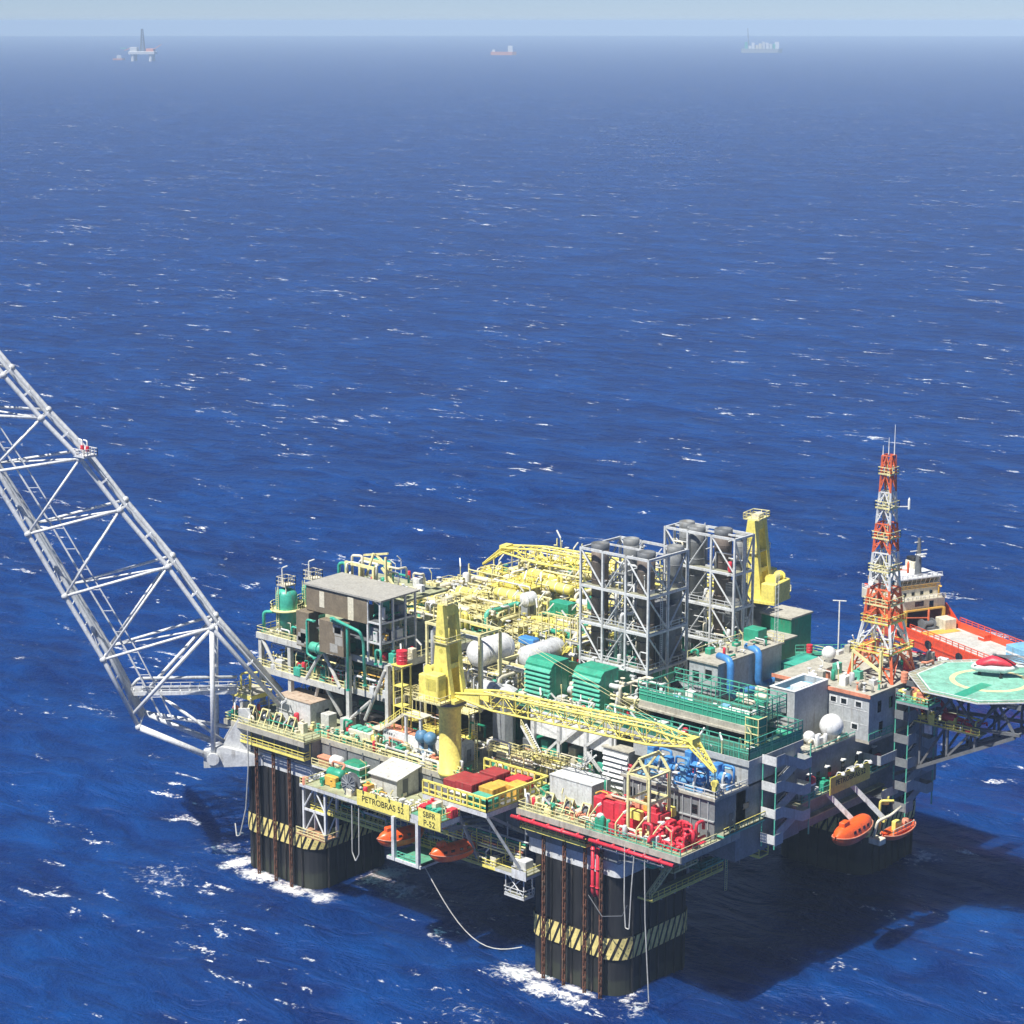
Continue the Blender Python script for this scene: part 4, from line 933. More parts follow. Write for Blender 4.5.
# ------------------------------------------------------------------ central process field: decks crowded with pipes, drums and valves
def process_module(name, label, x0, x1, y0, y1, z, top, seed, pal, npipe, nvalve, nves, below=True, run='x', group='yellow pipework modules'):
    random.seed(seed); rnd = random.uniform
    t = thing(name, label, 'process module', ((x0 + x1) / 2, (y0 + y1) / 2, 27.5), group)
    MB().box(x0, x1, y0, y1, z - .2, z).build('floor', 'grating' if False else 'deck', t)
    f = MB(); nx = max(2, int((x1 - x0) / 6)); ny = max(2, int((y1 - y0) / 6))
    for i in range(nx + 1):
        for j in range(ny + 1):
            x, y = x0 + .3 + (x1 - x0 - .6) * i / nx, y0 + .3 + (y1 - y0 - .6) * j / ny
            f.box(x - .2, x + .2, y - .2, y + .2, 27.5, z - .2)
    for i in range(nx + 1): x = x0 + .3 + (x1 - x0 - .6) * i / nx; f.box(x - .15, x + .15, y0, y1, z - .8, z - .202)
    f.box(x0 - .05, x1 + .05, y0 - .1, y0, z - .9, z + .05).box(x1, x1 + .1, y0, y1, z - .9, z + .05)
    f.build('lower_frame', 'steel', t)
    g = MB()                                       # light yellow portals that carry the pipe rows
    hh = [z + 2.2, z + 4.0]
    for i in range(nx + 1):
        x = x0 + .8 + (x1 - x0 - 1.6) * i / nx
        for j in range(ny + 1):
            y = y0 + .6 + (y1 - y0 - 1.2) * j / ny; g.box(x - .12, x + .12, y - .12, y + .12, z, top - rnd(.2, 2.2))
        for h in hh: g.box(x - .1, x + .1, y0 + .5, y1 - .5, h - .14, h)
    g.build('pipe_rack', pal[0], t)
    MB().rail([(x0, y0, z), (x1, y0, z), (x1, y1, z), (x0, y1, z), (x0, y0, z)], 1.1, 2.2).build('railing', 'paleyellow', t)
    for k in range(npipe):                         # headers along the row, with drops and crossings
        mat = random.choices(pal, [5, 3, 2.4, 1, .7][:len(pal)])[0]; r = random.choice((.16, .2, .26, .34, .46))
        kind = random.random(); h = random.choice(hh) + r
        if kind < .5:
            y = rnd(y0 + .6, y1 - .6); a, b_ = sorted((rnd(x0, x1), rnd(x0, x1)))
            if b_ - a < 4: b_ = min(a + 6, x1)
            pts = [(a, y, z + .2), (a, y, h), (b_, y, h), (b_, y + rnd(-1.5, 1.5), h), (b_, y + rnd(-1.5, 1.5), z + .3)] if random.random() < .7 else [(a, y, h), (b_, y, h)]
        elif kind < .82:
            x = rnd(x0 + .6, x1 - .6); a, b_ = sorted((rnd(y0, y1), rnd(y0, y1)))
            if b_ - a < 3: b_ = min(a + 4, y1)
            h += rnd(.5, .9); pts = [(x, a, z + .3), (x, a, h), (x, b_, h), (x + rnd(-2, 2), b_, h)]
        else:
            x, y = rnd(x0 + 1, x1 - 1), rnd(y0 + 1, y1 - 1); h2 = rnd(z + 2, top + .6); w_ = rnd(.8, 2.2) * random.choice((-1, 1))
            pts = [(x, y, z), (x, y, h2), (x + w_, y, h2), (x + w_, y, z)]
        MB().path(pts, r, 7).build('pipe', mat, t, True)
    for k in range(nves):
        mat = random.choices([pal[0], 'white', 'stack_steel', pal[1]], [4, 2, 2, 1])[0]; r = rnd(.6, 1.15); l = rnd(3, 6)
        x, y = rnd(x0 + 2, x1 - 2), rnd(y0 + 1.4, y1 - 1.4); zz = z + rnd(1.4, 4.2)
        p, q = ((x - l / 2, y, zz), (x + l / 2, y, zz)) if random.random() < .78 else ((x, y, z + .6), (x, y, z + .6 + l))
        MB().vessel(p, q, r, 14).build('vessel', mat, t, True)
    for k in range(nvalve):
        x, y, zz = rnd(x0 + .5, x1 - .5), rnd(y0 + .5, y1 - .5), z + rnd(.3, 5.0); s = rnd(.7, 1.25); mat = random.choice((pal[0], pal[0], 'steel', 'cream', pal[-1], 'white'))
        m = MB().lathe((x, y, zz), [(.34 * s, 0), (.34 * s, .1), (.17 * s, .12), (.24 * s, .4 * s), (.24 * s, .7 * s), (.1, .8 * s), (.08, 1.25 * s), (.4 * s, 1.27 * s), (.4 * s, 1.36 * s)], 9)
        m.lathe((x - .5 * s, y, zz + .5 * s), [(.3 * s, 0), (.3 * s, .1), (.16 * s, .1), (.16 * s, .9 * s), (.3 * s, .9 * s), (.3 * s, s)], 9, (1, 0, 0)); m.build('valve', mat, t, True)
    if below:
        for k in range(10):
            x, y = rnd(x0 + 1, x1 - 1), rnd(y0 + 1, y1 - 1); a, b_, h = rnd(.7, 1.6), rnd(.7, 1.6), rnd(1.5, 5)
            MB().cbox(x - a, x + a, y - b_, y + b_, 27.5, 27.5 + h).build('machinery', random.choice(('green', 'darkgrey', 'grey', 'timber', 'cream')), t)
    return t
YP = ['paleyellow', 'yellow', 'cream', 'white', 'seagreen']
SP = ['stack_steel', 'white', 'cream', 'paleyellow', 'seagreen']
process_module('pipe_module', 'crowded yellow pipework module directly behind the brown house', -43, -15, -9, 7, 39, 45, 21, YP, 60, 46, 9)
process_module('pipe_module', 'middle yellow pipework module along the far edge, next to the brown-house one', -43, -15, 7.4, 23, 39, 45.4, 22, YP, 60, 46, 9)
process_module('pipe_module', 'farthest yellow pipework module at the back corner under the far crane boom', -43, -15, 23.4, 42, 39, 45.8, 23, ['paleyellow', 'stack_steel', 'yellow', 'seagreen', 'cream'], 60, 46, 8)
process_module('pipe_module', 'yellow and silver pipework module left of the near exhaust tower', -14.4, 5.4, -9.5, 6, 38, 44, 24, ['yellow', 'cream', 'stack_steel', 'white', 'midgreen'], 48, 40, 7)
process_module('pipe_module', 'yellow pipework module behind the near exhaust tower', -14.4, 8, 6.4, 22, 39, 45, 25, YP, 46, 36, 9)
process_module('pipe_module', 'pale pipework module far behind between the two exhaust towers', -14.4, 10, 22.4, 42, 39, 45, 26, YP, 46, 30, 7)
process_module('pipe_module', 'silver pipework module with insulated drums right behind the near crane', -13, 6, -29, -10, 36, 41.5, 27, SP, 48, 40, 7)
process_module('pipe_module', 'grey pipework deck below and behind the two green louvred intakes', 6.6, 30, -24, -15.5, 37.8, 41, 28, ['steel', 'cream', 'paleyellow', 'seagreen', 'stack_steel'], 26, 18, 2)

# insulated silver drums and odd equipment that stand out
def big_vessel(label, p, q, r, mat, legs=True):
    p, q = V(p), V(q); t = thing('insulated_drum', label, 'vessel', ((p + q) / 2 - V((0, 0, r + 1)))); MB().vessel(p, q, r, 20).build('shell', mat, t, True)
    b = MB(); d = (q - p).normalized()
    for k in (.2, .5, .8): b.lathe(p.lerp(q, k) - d * .1, [(r + .05, 0), (r + .05, .2)], 20, d)
    b.build('band', 'stack_steel', t); s = MB()
    for k in (.25, .75): c = p.lerp(q, k); s.box(c.x - r * .6, c.x + r * .6, c.y - .3, c.y + .3, c.z - r - 1.6, c.z - r * .6)
    s.build('saddle', 'grey', t); return t
big_vessel('big silver insulated drum with a white domed end right of the crane mast', (-1.6, -27.6, 43.4), (-1.6, -18.5, 43.4), 2.35, 'white')
big_vessel('long silver insulated drum lying behind the domed one', (3.6, -21.0, 42.4), (3.6, -11, 42.4), 1.9, 'stack_steel')
big_vessel('white round-ended drum standing out of the yellow pipework', (-13.6, -1.6, 45.8), (-13.0, 1.4, 45.8), 1.3, 'white')
big_vessel('silver drum low between the crane and the louvred intakes', (1.4, -29.2, 39.0), (6.4, -29.2, 39.0), 1.3, 'stack_steel')
for i, (y, x, mat) in enumerate(((0.6, -28, 'yellow'), (4.6, -22, 'yellow'), (10.6, -26, 'yellow'), (14.6, -19, 'yellow'), (19.6, -27, 'yellow'), (26, -21, 'paleyellow'), (31, -27, 'yellow'), (36, -20, 'paleyellow'), (12, -4, 'yellow'), (17, -1, 'yellow'))):
    w_ = 'first second third fourth fifth sixth seventh eighth'.split()
    lab = 'plump yellow separator drum lying along the far pipework, %s counted away from the brown house' % w_[i] if i < 8 else 'plump yellow drum lying left behind the near exhaust tower, %s of the two' % ('nearer', 'farther')[i - 8]
    big_vessel(lab, (x - 3.6, y, 44.2), (x + 3.6, y, 44.2), .95, mat)
t = thing('equipment_box', 'bright green equipment box standing in the yellow pipework left of the near exhaust tower', 'equipment box', (-8, 3, 43))
MB().cbox(-10.2, -5.8, 2, 4.4, 43, 45.6, .06).build('casing', 'midgreen', t); q = MB()
for k in range(4): q.lathe((-9.6 + k * 1.1, 1.94, 44.4), [(.42, 0), (.42, .08)], 12, (0, 1, 0))
q.build('fan_grille', 'green', t); MB().box(-10, -6, 2.2, 4.2, 38, 43).build('stand', 'grey', t)
t = thing('equipment_box', 'small bright green box right above the larger green equipment box', 'equipment box', (-4.4, 8, 44)); MB().cbox(-5.6, -3.2, 7, 9, 44, 46.2, .06).build('casing', 'midgreen', t); MB().box(-5.4, -3.4, 7.2, 8.8, 39, 44).build('stand', 'grey', t)
t = thing('blue_box', 'small blue tarpaulin bale among the silver drums behind the crane', 'bale', (1, -16, 41.4)); MB().cbox(-1, 2.4, -17, -15, 43.6, 44.6, .2).build('bale', 'blue', t); MB().box(-.6, 2, -16.8, -15.2, 41, 43.6).build('stand', 'grey', t)
# yellow portal and gantries near the louvred intakes
def portal(label, x0, x1, y0, y1, z0, z1, mat='paleyellow', mid=None):
    t = thing('pipe_portal', label, 'gantry', ((x0 + x1) / 2, (y0 + y1) / 2, z0))
    for x in (x0, x1):
        for y in (y0, y1): MB().box(x - .2, x + .2, y - .2, y + .2, z0, z1).build('post', mat, t)
    m = MB()
    for y in (y0, y1): m.box(x0 - .3, x1 + .3, y - .18, y + .18, z1, z1 + .4)
    for x in (x0, x1): m.box(x - .18, x + .18, y0 + .2, y1 - .2, z1 + .01, z1 + .39)
    m.build('beam', mat, t); MB().path([(x0 + .6, y0 + .8, z0), (x0 + .6, y0 + .8, z1 - .8), (x1 - .5, y0 + .8, z1 - .8), (x1 - .5, y0 + .8, z0)], .4).build('loop_pipe', 'stack_steel', t, True)
    return t
portal('pale yellow portal frame over silver pipes left of the louvred intakes', 2.6, 8.6, -25.6, -20.5, 36, 42.6)
portal('tall pale yellow portal frame rising behind the mast of the near crane', -7.0, 5, -33, -28, 36, 49, mat='paleyellow')
portal('grey beam portal with yellow panels beside the left face of the near exhaust tower', -4, 5.6, -8, -3, 38, 42.4, 'steel')
t = thing('ladder_frame', 'yellow barred frame standing on the grey portal beside the near exhaust tower', 'frame', (2, -8, 42.8)); MB().rail([(-3, -8.3, 42.9), (5.2, -8.3, 42.9)], 4.0, 1.5, .1).build('bars', 'paleyellow', t)
t = thing('yellow_stair', 'yellow stair dropping left of the near exhaust tower', 'stairs', (4, -14, 38)); MB().stair((2.0, -12.8, 38.1), (6.6, -12.8, 43.0), 1.2, (0, 1, 0)).build('flight', 'yellow', t); MB().rail([(2.0, -12.8, 38.1), (6.6, -12.8, 43)], 1.1, 1.2).build('railing', 'yellow', t)
# big grey caisson, long white wall and its trestle
t = thing('caisson', 'thick dark grey eight-sided caisson standing right of the crane pedestal', 'caisson', (6.4, -28, 27.5))
MB().lathe((6.4, -28.6, 27.5), [(1.9, 0), (1.9, 11)], 8).build('shaft', 'grey', t); MB().lathe((6.4, -28.6, 38.5), [(2.3, 0), (2.3, .8), (1.2, 1.4)], 8).build('cap', 'stack_steel', t)
t = thing('utility_module', 'grey trestle deck with a long white wind wall under the green louvred intakes', 'process module', (20, -22, 27.5))
MB().box(12, 30, -28.3, -28, 33.0, 37.0).build('wind_wall', 'white', t); MB().box(7.6, 31.5, -28, -15.5, 37.0, 37.6).build('floor', 'deckgreen', t)
for x in (13, 18.5, 24.2, 29.4): MB().box(x - .3, x + .3, -28.9, -28.3, 27.5, 37).build('post', 'steel', t)
for p, q in (((13.2, -28.7, 28), (18.3, -28.7, 33)), ((18.7, -28.7, 32.6), (23.6, -28.7, 36.8)), ((24.5, -28.7, 33.6), (28.6, -28.7, 36.8)), ((24.4, -28.7, 32.4), (28.2, -28.7, 29))): MB().bar(p, q, .4).build('brace', 'steel', t)
MB().rail([(7.8, -28.2, 37.6), (31, -28.2, 37.6)], 1.1, 2).build('railing', 'paleyellow', t)
random.seed(5)
for k in range(10): x = 9 + k * 2; MB().cbox(x, x + 1.5, -27, -24, 27.5, 27.5 + random.uniform(2, 4.6)).build('machinery', random.choice(('green', 'turq', 'darkgrey', 'cream')), t)
t = thing('white_stair', 'two pale stair flights climbing to the trestle deck behind the white winch house', 'stairs', (16, -30, 28))
MB().stair((17.4, -30.2, 29.0), (12.6, -30.2, 35.0), 1.2, (0, -1, 0)).build('flight', 'white', t); MB().rail([(17.4, -31.4, 29), (12.6, -31.4, 35)], 1.1, 1.4).build('railing', 'paleyellow', t)
MB().stair((23.2, -30.6, 28.6), (28.0, -30.6, 33.2), 1.2, (0, -1, 0)).build('flight', 'white', t); MB().rail([(23.2, -31.8, 28.6), (28.0, -31.8, 33.2)], 1.1, 1.4).build('railing', 'white', t)
t = platform('pipe_landing', 'railed landing crossed by cream pipes behind the cargo platform', 10.5, 19, -35, -31, 29.6, 'deckgreen', 'cream', 'flr', 'cream', th=1)
for z in (29.9, 30.5, 31.1): MB().path([(10.8, -35.2, z), (18.6, -35.2, z)], .22, 8).build('pipe', 'cream', t, True)
t = thing('louvre_house', 'white louvred air house left of the blue machinery', 'air house', (31, -27, 27.5))
MB().cbox(28.4, 33.6, -29.4, -24.4, 27.5, 34.4, .06).build('casing', 'wallgrey', t); m = MB()
for k in range(7): z = 28.2 + k * .86; m.prism([(28.5, -29.42, z), (28.5, -29.75, z), (28.5, -29.42, z + .5)], (5, 0, 0))
m.build('louvre', 'white', t); MB().box(28.2, 33.8, -29.6, -24.2, 34.4, 34.6).build('roof', 'roofgrey', t)
def intake(label, x0, x1, y0, y1, z0, z1):
    t = thing('air_intake', label, 'air intake', ((x0 + x1) / 2, (y0 + y1) / 2, z0), 'green louvred air intakes')
    MB().prism([(x0, y0, z0), (x0, y0, z1 - .7), (x0, y0 + .8, z1), (x0, y1, z1), (x0, y1, z0)], (x1 - x0, 0, 0)).build('hood', 'midgreen', t); m = MB(); n = 7
    for k in range(n):
        z = z0 + .15 + (z1 - z0 - 1.0) * k / n; m.prism([(x0 + .02, y0 - .003, z), (x0 + .02, y0 - .5, z), (x0 + .02, y0 - .42, z + .18), (x0 + .02, y0 - .003, z + .56)], (x1 - x0 - .04, 0, 0))
    m.build('louvre', 'seagreen', t)
    MB().prism([(x0 + .3, y1, z0 + .4), (x0 + .3, y1, z1 - .6), (x0 + .3, y1 + 2.6, z1 - 1.3), (x0 + .3, y1 + 4.6, z1 - 2.2), (x0 + .3, y1 + 4.6, z0 + .4)], (x1 - x0 - .6, 0, 0)).build('duct', 'green', t); b = MB()
    for x in (x0 + .4, x1 - .4): b.box(x - .15, x + .15, y0 + .3, y1 + 4, z0 - .8, z0)
    b.build('skid', 'steel', t); q = MB()
    for k in range(3): y = y0 + .9 + (y1 - y0 - 1.2) * k / 2; q.box(x1 + .002, x1 + .07, y, y + .08, z0, z1 - .8)
    q.build('side_rib', 'midgreen', t); return t
intake('green louvred air intake nearer the crane mast', 9.4, 15.0, -26.6, -22.2, 38.4, 44.9)
intake('green louvred air intake right in front of the near exhaust tower', 18.6, 24.4, -25.2, -20.8, 38.4, 44.9)

# ------------------------------------------------------------------ exhaust towers
def exhaust_tower(label, x0, x1, y0, y1, z0, z1, stacks, grp='exhaust towers'):
    t = thing('exhaust_tower', label, 'exhaust tower', ((x0 + x1) / 2, (y0 + y1) / 2, z0), grp)
    lv = [z0, z0 + 3.6] + [z0 + 3.6 + (z1 - z0 - 3.6) * k / 3 for k in (1, 2, 3)]
    xs = [x0, x0 + (x1 - x0) * .33, x0 + (x1 - x0) * .67, x1]; ys = [y0, (y0 + y1) / 2, y1]
    for x in xs:
        for y in ys:
            if (x in (x0, x1)) or (y in (y0, y1)): MB().box(x - .18, x + .18, y - .18, y + .18, z0, z1).build('post', 'stack_steel', t)
    m = MB()
    for z in lv[1:]:
        for y in (y0, y1): m.box(x0, x1, y - .17, y + .17, z - .4, z)
        for x in (x0, x1): m.box(x - .17, x + .17, y0 + .17, y1 - .17, z - .39, z - .01)
        m.box(x0, x1, ys[1] - .12, ys[1] + .12, z - .35, z - .05)
    m.build('beam', 'stack_steel', t); b = MB()
    for i in range(len(lv) - 1):
        a, c = lv[i], lv[i + 1] - .3
        for y in (y0, y1):
            b.tube((xs[0], y, c), (xs[1], y, a), .15, 6).tube((xs[2], y, c), (xs[3], y, a), .15, 6)
        for x in (x0, x1): b.tube((x, ys[0], c), (x, ys[1], a), .15, 6).tube((x, ys[2], c), (x, ys[1], a), .15, 6)
    b.build('brace', 'stack_steel', t); g = MB()
    for z in lv[1:4]:
        g.box(x0 + .2, x1 - .2, y0 + .2, y0 + 1.4, z - .06, z).box(x1 - 1.4, x1 - .2, y0 + 1.41, y1 - .2, z - .06, z)
    g.build('grating', 'grating', t)
    MB().rail([(x0, y0, lv[2]), (x1, y0, lv[2]), (x1, y1, lv[2])], 1.1, 2).rail([(x0, y0, lv[1]), (x1, y0, lv[1]), (x1, y1, lv[1])], 1.1, 2).build('railing', 'stack_steel', t)
    for x, y, r, h, mat in stacks:
        h = min(h, z1 + .1)
        s = MB().lathe((x, y, z0 + 2), [(r, 0), (r, h - z0 - 5), (r * 1.04, h - z0 - 4.9), (r * 1.04, h - z0 - 2)], 18); 
        for k in range(6): zz = 3 + k * 3; s.lathe((x, y, z0 + 2 + zz), [(r + .07, 0), (r + .07, .16)], 18)
        o = s.build('exhaust_stack', mat, t, True); MB().lathe((x, y, h), [(r * 1.03, -.6), (r * 1.06, -.5), (r * 1.06, .45), (r * .95, .5), (r * .95, .1)], 18).build('cap', 'stackgrey' if mat != 'stack' else 'darkgrey', o, True)
    xm, ym = (x0 + x1) / 2, (y0 + y1) / 2
    MB().cbox(x0 + 1, x1 - 1, y0 + 1.5, y1 - .6, z0, z0 + 3.2).build('turbine_hood', 'midgreen', t); MB().cbox(x1 - 5.8, x1 - .6, min(y0 + 4.4, y1 - 3), y1 - .4, z0 + 3.7, z0 + 13.5).build('heat_recovery_casing', 'stackgrey', t)
    MB().path([(xm, y0 + 2, z0 + 3), (xm, y0 + 2, z0 + 12), (xm + 2, y0 + 3, z0 + 12), (xm + 2, y0 + 3, z0 + 17)], .35, 8).build('pipe', 'steel', t, True)
    MB().path([(xm - 2, y0 + 3, z0 + 3), (xm - 2, y0 + 3, z0 + 15), (xm - 4, y0 + 4, z0 + 15)], .3, 8).build('pipe', 'steel', t, True)
    return t
exhaust_tower('near white lattice exhaust tower with brown stacks behind the green louvred intakes', 11.4, 25.8, -15, -4.6, 39.4, 62,
              ((13.6, -12.6, 1.45, 62.6, 'stack'), (23.4, -12.6, 1.45, 62.6, 'stack'), (15.4, -6.6, 1.3, 63.6, 'stackgrey'), (24.2, -6.0, 1.3, 62.8, 'stackgrey')))
exhaust_tower('far white lattice exhaust tower beside the far yellow crane', 11.2, 26.2, 8, 13.4, 39.4, 61.6,
              ((16.6, 10.0, 1.4, 61.6, 'stackgrey'), (21.4, 11.2, 1.5, 64.2, 'stack'), (24.6, 11.8, 1.1, 61.0, 'stackgrey'), (13.2, 11.6, 1.3, 62.4, 'stackgrey')))
# small upright lamp arms that bristle from the pipework
random.seed(9)
m = MB().tube((0, 0, 0), (0, 0, 3.2), .09, 6); base = None
for k in range(46):
    x, y = random.uniform(-42, 4), random.uniform(-8, 41)
    if base is None:
        base = thing('lamp_post', 'white slanted floodlight arm sticking up out of the yellow pipework', 'lamp', (x, y, 43.4), 'slanted lamps in the pipework')
        MB().tube((x, y, 39), (x, y, 45.6), .09, 6).build('post', 'paleyellow', base); MB().bar((x, y, 45.5), (x + 1.1, y - .5, 46.9), .22).build('lamp', 'lamp', base)
    else: copy_tree(base, (x, y, random.uniform(42.0, 44)), random.uniform(0, 6.28))
# ------------------------------------------------------------------ cranes
def crane(label, px, py, z0, zt, heading, boomlen, drop, mat='yellow', ped='yellow', mast=15.5, grp='yellow pedestal cranes', pedr=1.82, cab=True, wide=1.):
    """built with its boom along +x, then turned"""
    t = thing('pedestal_crane', label, 'crane', (px, py, z0), grp); M = Matrix.Translation((px, py, 0)) @ Matrix.Rotation(heading, 4, 'Z') @ Matrix.Diagonal((wide, wide, 1, 1))
    def put(mb, name, mt=mat, sm=False, par=None):
        mb.v = [tuple(M @ V(p)) for p in mb.v]; return mb.build(name, mt, par or t, sm)
    pm = MB().lathe((0, 0, z0), [(pedr * 1.1, 0), (pedr * 1.1, .5), (pedr, .6), (pedr, zt - z0 - 1.2), (pedr * 1.22, zt - z0 - .6), (pedr * 1.25, zt - z0)], 24); put(pm, 'pedestal', ped, True)
    put(MB().lathe((0, 0, zt), [(pedr * 1.5, 0), (pedr * 1.5, .5), (pedr * 1.3, .5), (pedr * 1.4, .8)], 24), 'slew_ring', 'darkgrey')
    put(MB().box(-4.6, 3.2, -2.6, 2.6, zt + .8, zt + 1.3), 'turntable')
    # tapering box mast made of two cheeks with lightening holes
    for s in (-1, 1):
        y0, y1 = (1.0 * s, 1.9 * s)
        cheek = put(MB().prism([(-2.2, min(y0, y1), zt + 1.3), (2.0, min(y0, y1), zt + 1.3), (1.2, min(y0, y1), zt + 6), (.2, min(y0, y1), zt + mast), (-.9, min(y0, y1), zt + mast), (-1.8, min(y0, y1), zt + 6)], (0, .9, 0)), 'mast_cheek')
        hs = MB()
        for k in range(4): z = zt + 2.8 + k * 3.1; hs.lathe((-.2, 1.9 * s, z), [(.42, 0), (.42, .02)], 12, (0, s, 0))
        put(hs, 'lightening_hole', 'olive', par=cheek)
    put(MB().box(-.9, .3, -1.0, 1.0, zt + mast - 2.0, zt + mast - .3).box(-1.6, 1.0, -1.0, 1.0, zt + 6, zt + 6.8), 'mast_tie')
    put(MB().box(-1.4, .9, -2.2, 2.2, zt + mast * .62, zt + mast * .62 + .12).rail([(-1.4, -2.2, zt + mast * .62), (1.4, -2.2, zt + mast * .62), (1.4, 2.2, zt + mast * .62), (-1.4, 2.2, zt + mast * .62)], 1.1, 1.2), 'mast_platform', 'paleyellow')
    put(MB().box(-1.5, 1.0, -1.6, 1.6, zt + mast, zt + mast + .12).rail([(-1.5, -1.6, zt + mast + .1), (1.0, -1.6, zt + mast + .1), (1.0, 1.6, zt + mast + .1), (-1.5, 1.6, zt + mast + .1), (-1.5, -1.6, zt + mast + .1)], 1.1, 1.2), 'top_platform', 'paleyellow')
    put(MB().lathe((-.4, -.8, zt + mast + .5), [(.6, 0), (.6, 1.6)], 14, (0, 1, 0)), 'head_sheave', 'cream')
    put(MB().cbox(-4.6, -2.4, -2.5, 2.5, zt + 1.3, zt + 4.6, .15), 'winch_house'); put(MB().lathe((-3.4, -1.5, zt + 5.2), [(.9, 0), (.9, .2), (.6, .2), (.6, 2.8), (.9, 2.8), (.9, 3)], 16, (0, 1, 0)), 'hoist_drum')
    if cab:
        c = put(MB().cbox(-1.6, 1.2, -4.4, -2.2, zt + 1.3, zt + 5.6, .15), 'cab'); put(MB().box(1.2, 1.24, -4.2, -2.4, zt + 3, zt + 4.9).box(-1.2, .8, -4.44, -4.4, zt + 3, zt + 4.9), 'cab_window', 'olive', par=c)
        put(MB().rail([(-3.4, -5.2, zt + 1.2), (2.4, -5.2, zt + 1.2), (2.4, -2.6, zt + 1.2)], 1.1, 1.2).box(-3.4, 2.4, -5.2, -2.6, zt + 1.05, zt + 1.2), 'cab_walkway', 'paleyellow')
    # lattice boom
    L = boomlen; root = V((2.2, 0, zt + 2.0)); tip = V((2.2 + math.sqrt(L * L - drop * drop), 0, zt + 2.0 + drop)); d = (tip - root).normalized(); sd = V((0, 1, 0)); up = sd.cross(d) * -1
    if up.z < 0: up = -up
    def sec(k):
        w_ = 1.35 if .12 < k < .82 else 1.35 - .5 * (abs(k - .47) - .35) / .35; h = .25 + 1.05 * min(1, k / .16) if k < .16 else (1.3 if k < .84 else 1.3 - .9 * (k - .84) / .16)
        c = root.lerp(tip, k); return [c + sd * w_ - up * h, c - sd * w_ - up * h, c - sd * w_ + up * h, c + sd * w_ + up * h]
    n = 18; S_ = [sec(k / n) for k in range(n + 1)]
    for q in range(4):
        put(MB().path([s[q] for s in S_], .19, 6), 'boom_chord', mat, True)
    b = MB()
    for k in range(2, n):
        for q in range(4):
            a, c = S_[k], S_[k + 1]
            b.tube(a[q], c[(q + 1) % 4], .085, 5) if k % 2 else b.tube(a[(q + 1) % 4], c[q], .085, 5)
            b.tube(a[q], a[(q + 1) % 4], .085, 5)
    put(b, 'boom_lacing')
    put(MB().prism([S_[0][0], S_[2][0], S_[2][3], S_[0][3]], (0, -.2, 0)).prism([S_[0][1], S_[2][1], S_[2][2], S_[0][2]], (0, .2, 0)), 'boom_heel_plate')
    put(MB().box(S_[3][1].x, S_[13][1].x, -.5, .5, 0, 0.01) if False else MB().path([S_[2][3].lerp(S_[2][2], .5) + up * .1, S_[15][3].lerp(S_[15][2], .5) + up * .1], .12, 6), 'boom_walkway', 'paleyellow')
    # head of the boom bends down to the hook block
    hd = V((math.cos(-.75), 0, math.sin(-.75))); e = tip + hd * 5.4
    for q in range(4): put(MB().tube(S_[n][q], e + (S_[n][q] - tip) * .25, .15, 6), 'head_chord')
    b = MB()
    for k in range(5):
        r = [S_[n][q].lerp(e + (S_[n][q] - tip) * .25, k / 5) for q in range(4)]; r2 = [S_[n][q].lerp(e + (S_[n][q] - tip) * .25, (k + 1) / 5) for q in range(4)]
        for q in range(4): b.tube(r[q], r2[(q + 1) % 4], .09, 5)
    put(b, 'head_lacing'); put(MB().box(tip.x - .7, tip.x + .5, -1.0, 1.0, tip.z - .7, tip.z + .8), 'head_box')
    put(MB().tube(e, e - V((0, 0, 1.2)), .1, 6), 'hoist_rope', 'darkgrey'); put(MB().lathe(e - V((0, .3, 1.8)), [(.55, 0), (.55, .6)], 14, (0, 1, 0)).box(e.x - .3, e.x + .3, -.3, .3, e.z - 3.0, e.z - 1.5), 'hook_block', 'yellow')
    for s in ((-.5, .5) if wide == 1 else ()): put(MB().tube((-.4, s, zt + mast + .8), S_[n - 1][2].lerp(S_[n - 1][3], .5) + sd * s, .03, 5), 'pendant_rope', 'paleyellow')
    return t
crane('near yellow pedestal crane with its long lattice boom resting low over the deck', 5.4, -40.6, 27.5, 39.6, math.atan2(2.2, 46), 45.5, 1.0, mast=16.6)
crane('far yellow pedestal crane with a dark pedestal behind the far exhaust tower', 14.8, 29.6, 27.5, 44.4, math.atan2(-8.5, -52), 39.5, 1.2, ped='stackgrey', mast=15.6, pedr=1.9, wide=1.28)
t = thing('boom_rest', 'tall pale yellow boom rest frame standing over the red machinery', 'boom rest', (46.5, -40, 27.5))
for x in (45, 49):
    for y in (-43.6, -38.8): MB().box(x - .2, x + .2, y - .2, y + .2, 27.5, 37.4).build('post', 'paleyellow', t)
b = MB()
for z in (33.2, 37.2): b.box(45, 49, -43.75, -43.45, z, z + .3).box(45, 49, -38.95, -38.65, z, z + .3).box(44.85, 45.15, -43.45, -38.95, z + .01, z + .29).box(48.85, 49.15, -43.45, -38.95, z + .01, z + .29)
b.build('beam', 'paleyellow', t); b = MB()
for y in (-43.6, -38.8): b.bar((45, y, 37.4), (47, y, 40.0), .32).bar((49, y, 37.4), (47, y, 40.0), .32)
b.box(46.8, 47.2, -43.6, -38.8, 39.8, 40.2); b.build('cradle', 'paleyellow', t)
